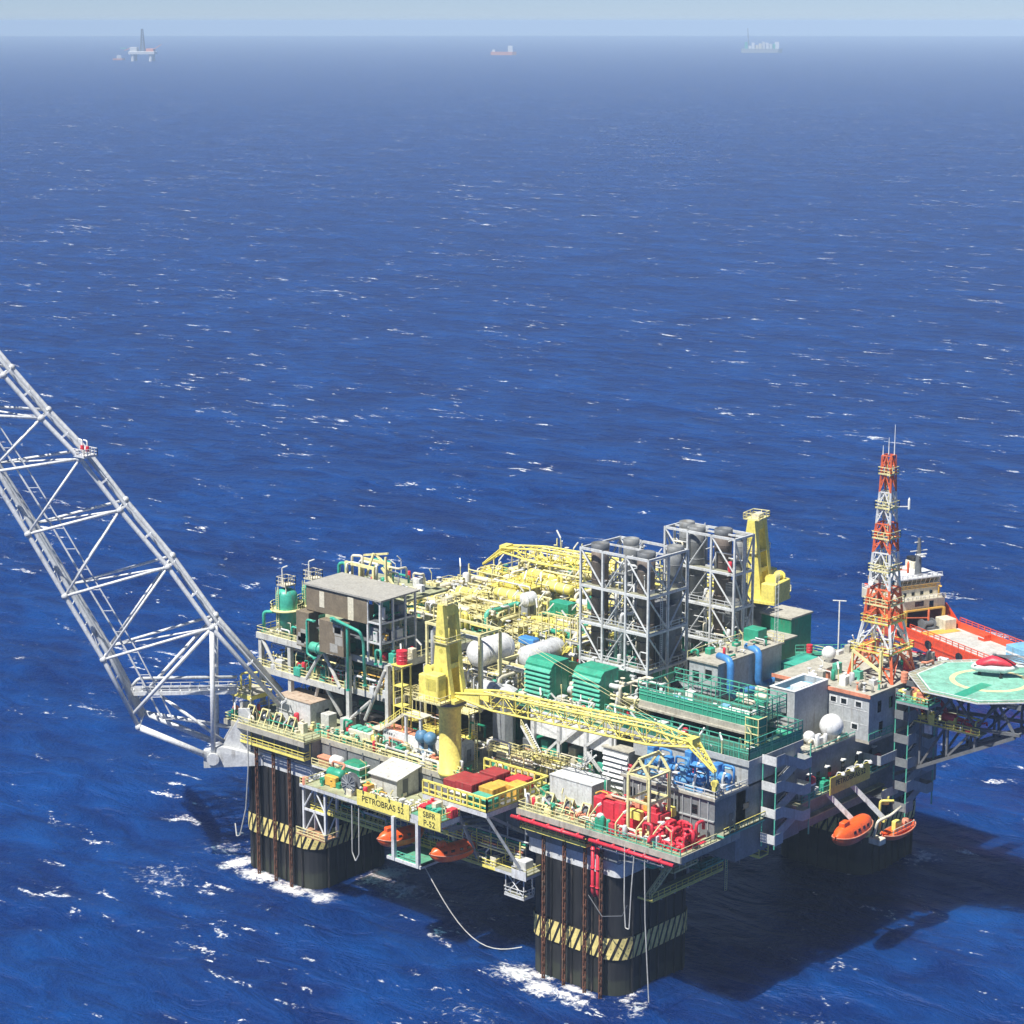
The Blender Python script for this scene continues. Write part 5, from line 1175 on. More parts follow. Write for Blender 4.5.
# ------------------------------------------------------------------ right side: red skid, lower block, blue machinery, green mesh decks
def windows(m, axis, fixed, spots, w_=.9, h=.8, out=.05):
    for a, z in spots:
        if axis == 'y': m.box(a - w_ / 2, a + w_ / 2, fixed - out, fixed - .002, z, z + h)
        else: m.box(fixed + .002, fixed + out, a - w_ / 2, a + w_ / 2, z, z + h)
    return m
rs = thing('pump_skid', 'bright red fire pump skid with a tangle of red pipes on the front deck corner', 'pump skid', (45, -40, 27.5))
for x0, x1, h in ((36.2, 38.0, 3.6), (38.1, 40.2, 3.3), (40.3, 42.4, 3.7), (42.5, 44.8, 3.2), (44.9, 46.6, 3.4), (46.7, 49.4, 3.6)):
    MB().cbox(x0, x1, -41.2, -38.6, 27.7, 27.5 + h, .08).build('pump_cabinet', 'red', rs)
MB().box(36, 50, -41.5, -38.3, 27.5, 27.7).box(50, 55.6, -44, -38, 27.5, 27.66).build('base_frame', 'red', rs)
MB().box(38, 48, -40.6, -39.2, 31.2, 31.4).build('top_plate', 'salmon', rs)
MB().cbox(44, 46.4, -42.6, -41.4, 29.9, 31.2).cbox(46.6, 49, -37.8, -36.8, 29.8, 31.2).build('yellow_valve_box', 'yellow', rs)
random.seed(31)
for k in range(24):
    x, y = random.uniform(49.6, 55.4), random.uniform(-44.4, -38.2); h = random.uniform(.8, 3.2); r = random.choice((.2, .26, .34)); dx, dy = random.choice(((1.6, 0), (0, 1.8), (-1.6, 0), (0, -1.8)))
    MB().path([(x, y, 27.6), (x, y, 27.6 + h), (x + dx, y + dy, 27.6 + h), (x + dx, y + dy, 27.6 + random.uniform(.1, h))], r, 8).build('red_pipe', 'red', rs, True)
for k in range(5): MB().path([(50 + k * 1.2, -44.4, 28.2), (50 + k * 1.2, -37.4, 28.2)], .24, 8).build('red_pipe', 'red', rs, True)
for k in range(10):
    x, y, z = random.uniform(49.8, 55.4), random.uniform(-44, -38), random.uniform(28, 30); MB().lathe((x, y, z), [(.5, 0), (.5, .16), (.2, .18), (.2, .7), (.42, .72), (.42, .84)], 10).build('valve', random.choice(('red', 'red', 'cream', 'stack_steel')), rs, True)
for x in (38.4, 43.4, 47.4, 50.6):
    t = thing('deck_lamp', 'pale bent deck lamp arm leaning over the red pump skid', 'lamp', (x, -44.4, 27.5), 'bent lamp arms before the red skid'); MB().path([(x, -44.6, 27.5), (x, -44.6, 29.4), (x + .9, -43.9, 31.0)], .13, 6).build('arm', 'paleyellow', t); MB().bar((x + .9, -43.9, 31.0), (x + 1.2, -43.4, 31.3), .3).build('lamp_head', 'lamp', t)

lb = thing('machinery_block', 'grey flat-roofed lower block with blue machinery on its roof behind the red skid', 'building', (47, -30, 24))
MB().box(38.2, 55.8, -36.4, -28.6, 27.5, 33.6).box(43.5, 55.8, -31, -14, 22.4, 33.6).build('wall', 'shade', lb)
MB().box(37.9, 56.1, -36.8, -28.2, 33.6, 34.0).build('roof', 'roofgrey', lb)
m = MB()
for k in range(11): x = 38.6 + k * 1.6; m.box(x, x + .14, -36.6, -36.402, 27.5, 33.5)
m.box(38.2, 55.8, -36.65, -36.402, 30.2, 30.4); m.build('wall_rib', 'wallgrey', lb)
[windows(MB(), 'y', -36.4, (w1,), 1.2, 1.4).build('dark_opening', 'glass', lb) for w1 in ((40, 30.8), (44, 30.8), (48, 30.8), (52, 30.8))]
d = MB().box(55.802, 55.86, -32.8, -31.8, 28.5, 30.6).build('door', 'darkgrey', lb); MB().box(55.86, 55.95, -32.0, -31.9, 29.4, 29.6).build('handle', 'lamp', d)
MB().box(55.802, 55.86, -29.4, -27.8, 30.4, 31.3).build('window', 'glass', lb)
MB().rail([(38, -36.6, 34), (56, -36.6, 34), (56, -28.6, 34)], 1.1, 2).build('railing', 'steel', lb)
t = walkway('yellow-railed green walkway on the dark wall right of the red skid', 55.9, 57.3, -36, -25.5, 28.3, 'seagreen', sides='r'); MB().rail([(57.3, -36, 28.3), (57.3, -25.5, 28.3)], 1.15, 1.4).build('outer_railing', 'yellow', t)
def blue_unit(label, x, y, l, tall):
    t = thing('blue_machine', label, 'machine', (x, y, 34), 'blue machines on the grey block')
    MB().cbox(x - l / 2, x + l / 2, y - .9, y + .9, 34, 34.6, .05).build('skid', 'blue', t); MB().vessel((x - l / 2 + .2, y, 35.6), (x + l / 2 - .2, y, 35.6), .78, 14).build('drum', 'blue', t, True)
    MB().cbox(x - l / 2 + .2, x - l / 2 + 1.5, y - .8, y + .8, 34.6, 34 + tall).build('cabinet', 'blue', t); MB().path([(x - .2, y + .5, 36), (x - .2, y + .5, 37.4), (x + l / 2, y + .5, 37.4), (x + l / 2, y + .5, 34.4)], .2, 8).build('pipe', 'blue', t, True)
    MB().path([(x + .6, y - 1.0, 34.2), (x + .9, y - 1.1, 35.8), (x + 1.3, y - 1.2, 36.8)], .22, 6).build('lamp_arm', 'lamp', t); m = MB()
    for k in range(3): m.box(x - l / 2 + .3, x - l / 2 + 1.4, y - .84, y - .8, 35 + k * .8, 35.5 + k * .8)
    m.build('panel', 'skyblue', t)
for i, (x, y, l, h, lab) in enumerate(((41.4, -31.6, 4, 3.8, 'tall blue machine at the left end of the grey block roof'), (45.6, -33.0, 4.4, 3.2, 'blue machine with a white lamp arm, second from the left on the grey block'), (50.6, -34.8, 4.6, 2.8, 'blue drum machine at the front edge of the grey block roof'), (53.4, -31.4, 3.6, 3.6, 'blue machine at the right end under the hook of the near crane'), (47.6, -30.2, 4, 4.0, 'blue machine against the green mesh decks in the middle of the row'))): blue_unit(lab, x, y, l, h)

gm = thing('mesh_deck', 'two-level green mesh cargo deck with green pipe railings right of the near crane boom', 'deck', (41, -21, 34))
MB().box(27.5, 56, -28.2, -14, 37.2, 37.6).build('lower_floor', 'meshgreen', gm); MB().box(33.5, 55.8, -28.1, -14.2, 34.0, 37.2).build('wall', 'wallgrey', gm); MB().box(27.4, 56.15, -28.4, -28.2, 36.9, 37.9).box(56.0, 56.15, -28.2, -14, 36.9, 37.9).build('edge_beam', 'wallgrey', gm)
MB().box(29, 51.5, -21.6, -12, 40.2, 40.5).build('upper_floor', 'meshgreen', gm); MB().box(28.8, 51.7, -21.9, -21.6, 39.8, 40.7).box(28.8, 51.7, -22.3, -21.9, 39.5, 39.8).build('upper_edge', 'roofgrey', gm)
for x in (29.4, 36, 43, 51): MB().box(x - .18, x + .18, -21.5, -21.2, 37.6, 40.2).build('post', 'seagreen', gm)
MB().rail([(27.6, -28.1, 37.6), (55.9, -28.1, 37.6), (55.9, -14, 37.6)], 2.6, 2.7, .075).build('lower_railing', 'seagreen', gm)
MB().rail([(29.2, -21.6, 40.5), (51.4, -21.6, 40.5), (51.4, -12, 40.5)], 2.4, 2.7, .075).rail([(29.2, -21.6, 40.5), (29.2, -12, 40.5), (51.4, -12, 40.5)], 2.6, 2.7, .075).build('upper_railing', 'seagreen', gm)
for q0, q1, q2 in (((27.6, -28.1, 37.6), (55.9, -28.1, 37.6), (55.9, -14, 37.6)), ((29.2, -21.6, 40.5), (51.4, -21.6, 40.5), (51.4, -12, 40.5)), ((29.2, -12, 40.5), (51.4, -12, 40.5), (51.4, -12.1, 40.5)), ((28, -14.4, 37.6), (55.4, -14.4, 37.6), (55.4, -14.5, 37.6))):
    MB().rail([q0, q1, q2], 3.4, 1.9, .06).build('cage_panel', 'seagreen', gm)
for k in range(7): x = 30.4 + k * 3.4; MB().bar((x, -21.6, 43.8), (x, -12, 43.8), .1).build('cage_bar', 'seagreen', gm)
n = MB().box(27.7, 55.8, -28.05, -28.03, 37.7, 39.6).box(55.83, 55.85, -28, -14.1, 37.7, 39.6).box(29.3, 51.3, -21.55, -21.53, 40.6, 42.6).box(51.33, 51.35, -21.4, -12.2, 40.6, 42.6); n.build('mesh_panel', 'netgreen', gm)
MB().box(51.2, 53.6, -22.6, -20.4, 37.6, 42.4).build('stair_cage', 'netgreen', gm); q = MB()
for x in (51.2, 53.6):
    for y in (-22.6, -20.4): q.bar((x, y, 37.6), (x, y, 42.6), .14)
for z in (38.5, 40, 41.2, 42.5): q.box(51.1, 53.7, -22.7, -22.5, z, z + .12).box(53.5, 53.7, -22.5, -20.4, z, z + .12)
q.build('cage_frame', 'paleyellow', gm)
for i, (x0, y, z, l) in enumerate(((34, -18, 40.9, 3), (42, -17, 40.9, 6))):
    t = thing('steel_pipes', ('short pale pipes lying on the upper green mesh deck', 'long pale pipes lying on the upper green mesh deck')[i], 'pipes', (x0, y, 40.5)); MB().path([(x0, y, z), (x0 + l, y, z)], .3).path([(x0, y + .7, z), (x0 + l, y + .7, z)], .3).build('pipe', 'lamp', t)
tag(MB().path([(44, -14.4, 38.3), (55.2, -14.4, 38.3)], .55, 12).build('green_drain_pipe', 'midgreen', smooth=True), 'fat green pipe lying along the back of the lower green mesh deck', 'pipe')

# grey deckhouse with blue ducts
gh = thing('deckhouse', 'grey deckhouse with a sandy roof and fat sky-blue ducts on its side', 'deckhouse', (32, -2, 38))
MB().cbox(31.0, 36.8, -10.6, 7.4, 37.6, 45.3, .06).build('wall', 'wallgrey', gh); MB().box(30.7, 37.1, -10.9, 7.7, 45.3, 45.6).build('roof', 'roofgrey', gh)
[windows(MB(), 'y', -10.6, (w1,), 1.3, 1.7).build('window', 'glass', gh) for w1 in ((32.4, 42.0), (35.0, 42.6))]
MB().prism([(30, -10.9, 41.6), (31.2, -10.9, 41.6), (36.2, -10.9, 37.7), (35, -10.9, 37.7)], (0, -1.1, 0)).build('stair_parapet', 'wallgrey', gh)
for y in (-8.4, -.6):
    MB().path([(34.6, y + 1, 45.9), (37.8, y, 46.0), (37.8, y, 39.8), (37.8, y + 6.6, 39.8), (38.6, y + 6.6, 38)], .62, 12).build('duct', 'skyblue' if False else 'blue', gh, True)
MB().rail([(30.8, -10.8, 45.6), (30.8, 7.6, 45.6)], 1.1, 2).rail([(30.8, 7.6, 45.6), (37, 7.6, 45.6)], 1.1, 2).build('railing', 'paleyellow', gh); MB().cbox(31.4, 34.4, 3.8, 6.4, 45.6, 47.8, .06).build('fan_box', 'midgreen', gh); MB().cbox(31.4, 32.6, -7, -5.6, 45.6, 46.6).build('vent_box', 'midgreen', gh)
for i, (x, y) in enumerate(((39.6, -7.4), (42, -5.6), (39.8, -2.4), (42.4, -9.6))):
    t = thing('pump_set', ('green pump set under the nearer blue duct', 'green pump set between the blue duct and the tank', 'green pump set under the farther blue duct', 'green pump set behind the upper mesh deck')[i], 'pump', (x, y, 37.6)); MB().cbox(x - 1, x + 1, y - .8, y + .8, 38, 39.6).build('motor', 'midgreen', t); MB().vessel((x - 1.2, y, 40.1), (x + 1.2, y, 40.1), .5, 10).build('pump', 'cream', t, True)
t = thing('utility_deck', 'sandy deck carrying the grey deckhouse and the green sheds', 'deck', (38, 5, 37)); MB().box(26, 50.5, -14, 30, 37.0, 37.58).build('floor', 'roofgrey', t); MB().box(27, 50.3, -13.9, 29.9, 34.5, 37.0).build('side_wall', 'grey', t); MB().rail([(26.1, 29.9, 37.6), (50.4, 29.9, 37.6)], 1.1, 2).build('railing', 'paleyellow', t)
# open tank room (white rim, pale blue inside)
tk = thing('water_tank_room', 'flat grey block with a white-rimmed pale blue open tank on its roof', 'tank', (45, -4, 34.5))
MB().box(45.8, 50.6, -8.6, .8, 34.5, 42.0).build('wall', 'wallgrey', tk)
MB().box(45.8, 50.6, -8.6, -8.2, 42.0, 43.2).box(45.8, 50.6, .4, .8, 42.0, 43.2).box(45.8, 46.2, -8.2, .4, 42.0, 43.2).box(50.2, 50.6, -8.2, .4, 42.0, 43.2).build('rim', 'wallgrey', tk)
MB().box(45.7, 50.7, -8.7, -8.15, 43.2, 43.32).box(45.7, 50.7, .35, .9, 43.2, 43.32).box(45.7, 46.25, -8.15, .35, 43.2, 43.32).box(50.15, 50.7, -8.15, .35, 43.2, 43.32).build('coping', 'white', tk)
MB().box(46.2, 50.2, -8.2, .4, 42.0, 42.2).build('tank_floor', 'skyblue', tk); MB().box(47.2, 49.2, -5, -2, 42.2, 42.9).build('hatch', 'white', tk)
# living quarters
lq = thing('living_quarters', 'grey living quarters with small dark windows below the red and white mast', 'living quarters', (50, 10, 24))
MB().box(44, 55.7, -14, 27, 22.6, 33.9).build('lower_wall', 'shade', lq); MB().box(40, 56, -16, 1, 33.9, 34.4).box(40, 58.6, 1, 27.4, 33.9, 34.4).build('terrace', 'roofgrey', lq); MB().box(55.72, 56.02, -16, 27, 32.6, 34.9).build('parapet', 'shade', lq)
MB().box(40, 58.4, 1, 27, 34.4, 41.7).build('upper_wall', 'wallgrey', lq); MB().box(39.7, 58.7, .7, 27.3, 41.7, 42.1).build('roof', 'roofgrey', lq); MB().box(39.6, 58.8, .58, .7, 41.6, 42.2).build('roof_trim', 'salmon', lq)
wn = []
for a, z in ((51.6, 39.6), (53.6, 39.6), (56.4, 39.6), (55.8, 35.8), (48.6, 39.6)):
    wf = windows(MB(), 'y', 1, ((a, z),), 1.5, 1.15, .06).build('window_frame', 'white', lq); windows(MB(), 'y', .94, ((a, z + .18),), 1.0, .8, .03).build('pane', 'glass', wf)
m = MB()
for x in (51, 53.4, 55.8): m.box(x, x + .06, .96, .998, 34.5, 41.6)
for z in (36.9, 39.2): m.box(50.6, 58.4, .96, .997, z, z + .08)
m.build('wall_seam', 'steel', lq)
[windows(MB(), 'x', 58.4, (w1,), 1.0, 1.9).build('window', 'glass', lq) for w1 in ((4, 38.6), (7.4, 38.6), (4.6, 35))]
[windows(MB(), 'x', 55.7, (w1,), .9, 1.8).build('window', 'glass', lq) for w1 in ((-12, 29.4), (-9, 29.4), (-5.8, 29.4), (-2, 29.4), (2, 29.4), (6, 29.4))]
m = MB()
for y in (-12.6, -7.5, -3, 1.6, 6): m.bar((56.02, y, 32.0), (56.5, y, 31.9), .16).box(56.2, 56.7, y - .5, y + .5, 31.8, 31.95)
m.build('wall_lamp', 'lamp', lq)
MB().rail([(55.9, -16, 34.4), (55.9, 1, 34.4)], 1.1, 2).rail([(58.5, 1, 34.4), (58.5, 8, 34.4)], 1.1, 2).build('railing', 'seagreen', lq)
MB().box(55.72, 57.6, -17, 9, 28.0, 28.2).box(55.72, 56.9, -14, 9, 24.6, 24.8).build('side_gallery', 'deck', lq); MB().rail([(57.5, -16, 28.2), (57.5, 9, 28.2)], 1.1, 1.8).build('gallery_railing', 'seagreen', lq)
t = sign_ = thing('nameboard', 'long olive yellow nameboard in shade on the dark wall above the right lifeboats', 'sign', (57.8, -3, 27))
MB().box(57.7, 57.85, -8.6, 2.8, 27.6, 30.5).build('board', 'olive', t); text_mesh('lettering', 'PETROBRAS 52', 1.3, t, (57.9, -2.9, 29.3), (0, 1, 0), (0, 0, 1), 'black')
for y in (-7, -4.4, -1.8, .8): MB().path([(57.8, y, 30.5), (58.1, y, 31.2), (59, y + .2, 31.2)], .09, 6).lathe((59, y + .2, 30.9), [(.35, 0), (.3, .3), (.1, .5)], 10).build('floodlight', 'lamp', t)
for lab, x, y, z in (('red life-raft drum on the terrace corner beside the grey zigzag stairs', 57.6, 2.4, 34.5), ('red drum beside the upper end of the nameboard', 58.0, 4.6, 30), ('dark red drum in the shade by the first zigzag stairs', 57.4, -13.4, 30.6)):
    tt = thing('liferaft', lab, 'life raft', (x, y, z)); MB().vessel((x, y - .8, z + .7), (x, y + .8, z + .7), .62, 12).build('canister', 'red', tt, True); MB().box(x - .5, x + .5, y - .6, y + .6, z, z + .3).build('cradle', 'lamp', tt)
def dome(label, x, y, z, r):
    t = thing('radome', label, 'radome', (x, y, z)); MB().lathe((x, y, z), [(r * .5, 0), (r * .42, r * .3), (r * .6, r * .5)], 16).build('pedestal', 'white', t, True); MB().ball((x, y, z + r * 1.25), r, 22, 14).build('dome', 'white', t, True); MB().lathe((x, y, z + r * .72), [(r * .86, 0), (r * .86, .1)], 22).build('rim', 'lamp', t)
dome('large white radome ball on the terrace before the living quarters', 53.6, -2.4, 34.4, 1.95)
dome('small white radome ball left of the large one', 52.2, -6.6, 34.4, 1.0)
dome('white radome ball at the left foot of the red and white mast', 42.6, 12.8, 42.1, 1.2)
t = thing('hatch_ring', 'dark round hatch in the terrace floor before the radomes', 'hatch', (52.4, -8.6, 34.4)); MB().lathe((54.2, -10.4, 34.4), [(1.0, 0), (1.0, .12), (.7, .13)], 18).build('coaming', 'roofgrey', t); MB().lathe((54.2, -10.4, 34.5), [(.8, 0), (.8, .05)], 18).build('cover', 'darkgrey', t)
# green sheds at the back right
t = thing('green_shed', 'tall dark green machinery shed with a lower annex behind the grey deckhouse', 'shed', (29, 20, 37.6)); MB().cbox(24.6, 31.0, 18.4, 24.6, 37.6, 46.2, .08).build('wall', 'green', t); MB().box(24.4, 31.2, 18.2, 24.8, 46.2, 46.5).build('roof', 'roofgrey', t); MB().cbox(26, 32.2, 13.6, 18.39, 37.6, 43.4, .08).build('annex', 'green', t); MB().box(25.8, 32.4, 13.4, 18.39, 43.4, 43.65).build('annex_roof', 'roofgrey', t); MB().box(31.002, 31.06, 20.4, 21.6, 38, 40.4).build('door', 'midgreen', t)
shed('green_container', 'pale green container with white bands on the sandy deck right of the deckhouse', 36.2, 40.6, 7.6, 14.4, 37.6, 42.0, 'turq', 'turq', 'container', win=False); 
t = thing('crane_boom_stub', 'yellow-green railed gantry behind the pale green container', 'gantry', (36, 20, 37.6)); MB().rail([(33, 17, 41), (42, 26, 41)], 1.3, 1.6).bar((33, 17, 40.8), (42, 26, 40.8), .5).build('beam', 'seagreen', t); MB().bar((33.4, 17.4, 37.6), (33.4, 17.4, 40.6), .3).bar((41.6, 25.6, 37.6), (41.6, 25.6, 40.6), .3).build('leg', 'seagreen', t)
drum_can('red drum on a post beside the tall green shed', 35.6, 17.4, 41.4, 'red', .55, 1.4)
# grey zigzag stair towers
def stair_tower(label, x, y0, y1, z_list, wd=2.6, mat='wallgrey', lp='steel'):
    t = thing('stair_tower', label, 'stairs', (x, (y0 + y1) / 2, z_list[-1]), 'grey zigzag stair towers')
    for k, z in enumerate(z_list):
        MB().box(x, x + wd, y0, y0 + 2.2, z - .15, z).build('landing', mat, t); MB().box(x, x + wd, y0 - .08, y0, z - .2, z + 1.25).build('landing_parapet', lp, t); MB().box(x + wd, x + wd + .08, y0, y0 + 2.2, z - .4, z + 1.4).build('side_parapet', mat, t)
        if k + 1 < len(z_list):
            zm = (z + z_list[k + 1]) / 2
            for a, b_, xx in (((y0 + 2.2, z), (y1 - 2, zm), x + wd), ((y1 - 2, zm), (y0 + 2.2, z_list[k + 1]), x + wd * .5)):
                MB().prism([(xx, a[0], a[1] - .45), (xx, b_[0], b_[1] - .45), (xx, b_[0], b_[1] + 1.2), (xx, a[0], a[1] + 1.2)], (.1, 0, 0)).build('stair_parapet', mat, t); f = MB().stair((xx - wd * .5 + .1, *( b_ if b_[1] < a[1] else a)), (xx - wd * .5 + .1, *(a if a[1] > b_[1] else b_)), wd * .48, (1, 0, 0)); f.build('flight', 'darkgrey', t)
            MB().box(x, x + wd, y1 - 2, y1, zm - .15, zm).build('landing', mat, t); MB().box(x + wd, x + wd + .08, y1 - 2, y1, zm - .45, zm + 1.2).box(x, x + wd, y1, y1 + .08, zm - .45, zm + 1.2).build('landing_parapet', mat, t)
    m = MB()
    for a, b_ in ((x + .1, y0 + .1), (x + wd - .1, y0 + .1), (x + wd - .1, y1 - .1)): m.bar((a, b_, z_list[-1] - 1), (a, b_, z_list[0] + 1.2), .18)
    m.build('column', 'seagreen', t); return t
stair_tower('grey zigzag stair tower on the dark side wall, left one below the green mesh decks', 56.2, -25.0, -15.6, (37.0, 32.8, 28.6, 24.4))
stair_tower('grey zigzag stair tower at the right edge beside the helideck', 58.9, 8.0, 16.4, (40.6, 37.0, 33.0, 29, 25, 21.4), lp='shade', mat='grey')
m = thing('edge_gallery', 'shaded grey gallery boxes stepping down between the lifeboats and the right stairs', 'gallery', (58, 5, 24)); MB().box(55.72, 59, 4.6, 9.6, 23.8, 24).build('floor', 'darkgrey', m); MB().box(55.72, 59.2, 3.6, 8.4, 30.0, 30.2).build('floor', 'darkgrey', m); MB().box(59, 59.1, 4.6, 9.6, 23.6, 25.2).box(59.2, 59.3, 3.6, 8.4, 29.8, 31.4).box(56, 59.2, 3.5, 3.6, 29.8, 31.4).build('parapet', 'wallgrey', m); MB().box(50, 55.7, 9, 27, 20.6, 22.6).build('lower_wall', 'darkgrey', m)

# right-hand lifeboats under the nameboard
lifeboat('orange enclosed lifeboat in half shade below the nameboard on the right', (61.6, -7.6, 20.6), R(96), 11.6, 3.7, 3.8, 'orange lifeboats')
rb = lifeboat('open-topped orange rescue boat with engines right of the shaded lifeboat', (61.8, 5.6, 17.8), R(93), 9.6, 3.4, 2.6, 'orange lifeboats', 'rescue_boat', False)
MB().box(60.5, 63, 2.4, 8.8, 19.0, 19.15).build('deck', 'orange', rb); MB().cbox(61.2, 62.4, 4.4, 5.8, 19.15, 20.7).build('console', 'yellow', rb); MB().lathe((61.8, 7.8, 19.1), [(.6, 0), (.66, .6), (.5, 1.2)], 12).build('engine_hood', 'salmon', rb, True); MB().rail([(62.9, 2.4, 19.1), (62.9, 8.8, 19.1)], .9, 1.2).build('grab_rail', 'cream', rb)
davit('pair of long grey davit arms slanting over the right lifeboat', (56.8, -4.6, 27.6), (61.4, -1.4, 21.8), 'steel', .5, V((0, 6.5, 0)))
t = thing('davit_cradle', 'white and yellow davit cradle between the right lifeboat and the rescue boat', 'davit', (59, 3, 18)); MB().cbox(60.4, 62.6, -1.0, .8, 18.2, 19.2).build('cradle', 'cream', t); MB().path([(61, -.4, 19), (61.6, -.4, 22), (62.2, 2.6, 22.4), (62.2, 5.6, 23)], .24, 8).build('arm', 'cream', t, True); MB().path([(59.6, 3.4, 19), (59.6, 3.4, 24), (61.6, 4.4, 24.2)], .22, 8).build('arm', 'yellow', t, True); MB().lathe((58.4, 6.6, 22.4), [(.8, 0), (.8, 1.4), (.4, 1.5), (.4, 2.6)], 12).build('winch', 'yellow', t, True)

# ------------------------------------------------------------------ helideck
OC = [(59, 14), (65.5, 7.4), (74.5, 7.4), (81, 14), (81, 23), (74.5, 29.6), (65.5, 29.6), (59, 23)]
hd = thing('helideck', 'pale green octagonal helideck with a yellow ring on a dark truss at the right edge', 'helideck', (70, 18.5, 40))
MB().hprism(OC, 42.5, 43.0).build('deck_plate', paint('helideck_green', (.21, .49, .37), .8, .3, .2), hd)
m = MB(); cx, cy = 70, 18.5
for k in range(8):
    a, b_ = V((*OC[k], 0)), V((*OC[(k + 1) % 8], 0)); c = V((cx, cy, 0)); ia, ib = a.lerp(c, .022), b_.lerp(c, .022)
    m.add([(a.x, a.y, 43.004), (b_.x, b_.y, 43.004), (ib.x, ib.y, 43.004), (ia.x, ia.y, 43.004)], [(0, 1, 2, 3)])
m.build('edge_line', 'white', hd)
def ring(r0, r1, z, a0=0, a1=360, n=48):
    m = MB(); vs = []
    for k in range(n + 1):
        a = R(a0 + (a1 - a0) * k / n); vs += [(cx + r0 * math.cos(a), cy + r0 * math.sin(a), z), (cx + r1 * math.cos(a), cy + r1 * math.sin(a), z)]
    return m.add(vs, [(2 * k, 2 * k + 1, 2 * k + 3, 2 * k + 2) for k in range(n)])
ring(5.6, 6.5, 43.004).build('landing_circle', 'paleyellow', hd)
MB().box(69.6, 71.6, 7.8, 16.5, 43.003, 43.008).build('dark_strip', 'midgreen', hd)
m = MB(); f = MB()
for k in range(8):
    a, b_ = V((*OC[k], 0)), V((*OC[(k + 1) % 8], 0)); c = V((cx, cy, 0)); oa, ob = c + (a - c) * 1.12, c + (b_ - c) * 1.12
    m.add([(a.x, a.y, 42.75), (b_.x, b_.y, 42.75), (ob.x, ob.y, 42.9), (oa.x, oa.y, 42.9)], [(0, 1, 2, 3)])
    for j in range(6): p, q = a.lerp(b_, j / 6), oa.lerp(ob, j / 6); f.bar((p.x, p.y, 42.7), (q.x, q.y, 42.9), .12)
    f.bar((oa.x, oa.y, 42.92), (ob.x, ob.y, 42.92), .14)
m.build('safety_net', 'grating', hd); f.build('net_frame', 'stack_steel', hd)
for (p, q) in (((59, 12), (59, 27)), ((65, 8.5), (65, 28.5)), ((71, 8), (71, 29)), ((77, 10.5), (77, 26.5))): MB().bar((p[0], p[1], 42.1), (q[0], q[1], 42.1), .4, .8).build('deck_beam', 'darkgrey', hd)
for y in (11, 18.5, 26):
    MB().bar((58, y, 42.1), (80, y, 42.1), .4, .8).build('deck_beam', 'darkgrey', hd)
    MB().bar((56.4, y, 36.0), (80, y, 37.6), .5).build('truss_chord', 'darkgrey', hd); MB().bar((57.2, y, 26.0), (79, y, 37.0), .55).build('truss_chord', 'darkgrey', hd)
    for x0, z0, x1, z1 in ((60, 41.8, 64, 36.7), (64, 36.7, 68, 41.8), (68, 41.8, 72, 37.2), (72, 37.2, 76, 41.8), (76, 41.8, 79, 37.5), (62, 36.4, 62, 28.6), (62, 28.6, 67, 36.8), (67, 36.8, 67, 31.2), (67, 31.2, 72, 37.0), (72, 37, 72, 33.6)): MB().bar((x0, y, z0), (x1, y, z1), .34).build('truss_web', 'darkgrey', hd)
for x, z in ((62, 28.4), (67, 31), (79, 37.2)): MB().bar((x, 11, z), (x, 26, z), .34).build('cross_beam', 'darkgrey', hd)
MB().bar((62, 11, 28.4), (67, 18.5, 31), .3).bar((62, 26, 28.4), (67, 18.5, 31), .3).build('plan_brace', 'darkgrey', hd)
MB().box(59, 73, 10.6, 13, 35.9, 36.1).build('gallery', 'deck', hd); MB().rail([(59, 10.6, 36.1), (73, 10.6, 36.1)], 1.1, 1.6).build('gallery_railing', 'yellow', hd)
t = thing('foam_monitor', 'red foam monitor pipework on the gallery under the helideck', 'fire monitor', (66, 12, 36.1)); MB().path([(61.6, 12, 36.2), (61.6, 12, 39.6), (65, 12, 40), (66.4, 12, 37.6), (69.4, 12, 37.6)], .36, 8).build('pipe', 'red', t, True); MB().vessel((65.6, 11.6, 37.8), (68.2, 11.6, 37.8), .7, 12).build('tank', 'red', t, True); MB().bar((63.4, 11, 36.1), (63.4, 11, 40.2), .35).build('post', 'paleyellow', t); MB().cbox(63, 64.4, 10.3, 10.6, 34.6, 36.1).build('white_panel', 'white', t)
drum_can('orange drum on the roof edge left of the helideck', 58.6, 11.0, 42.1, 'salmon', .6, 1.7)
drum_can('orange-red drum beside the helideck stair head', 64.0, 7.0, 40.8, 'salmon', .55, 1.5); 
t = platform('helideck_landing', 'railed stair landing with drums at the near edge of the helideck', 60.5, 66.5, 5.6, 9.2, 40.7, 'deckgreen', 'grey', 'flr', 'seagreen', th=.4); MB().bar((62, 8.8, 40.3), (62, 11, 37), .3).build('strut', 'grey', t)
# helicopter: red over white, parked on the helideck with its nose to the left
hl = thing('helicopter', 'red-topped white helicopter parked on the pale green helideck', 'helicopter', (69.4, 21.4, 43)); HM = Matrix.Translation((69.2, 21.0, 43)) @ Matrix.Rotation(R(203), 4, 'Z') @ Matrix.Scale(1.04, 4)
def hp(mb, name, mat, sm=False, par=None): mb.v = [tuple(HM @ V(p)) for p in mb.v]; return mb.build(name, mat, par or hl, sm)
def body(prof, flat=1., n=14):
    m = MB(); vs = []
    for x, zc, ry, rz in prof: vs += [(x, ry * math.cos(2 * math.pi * k / n), zc + rz * math.sin(2 * math.pi * k / n)) for k in range(n)]
    fs = [(i * n + k, i * n + (k + 1) % n, (i + 1) * n + (k + 1) % n, (i + 1) * n + k) for i in range(len(prof) - 1) for k in range(n)]
    return m.add(vs, fs + [tuple(reversed(range(n))), tuple(range((len(prof) - 1) * n, len(prof) * n))])
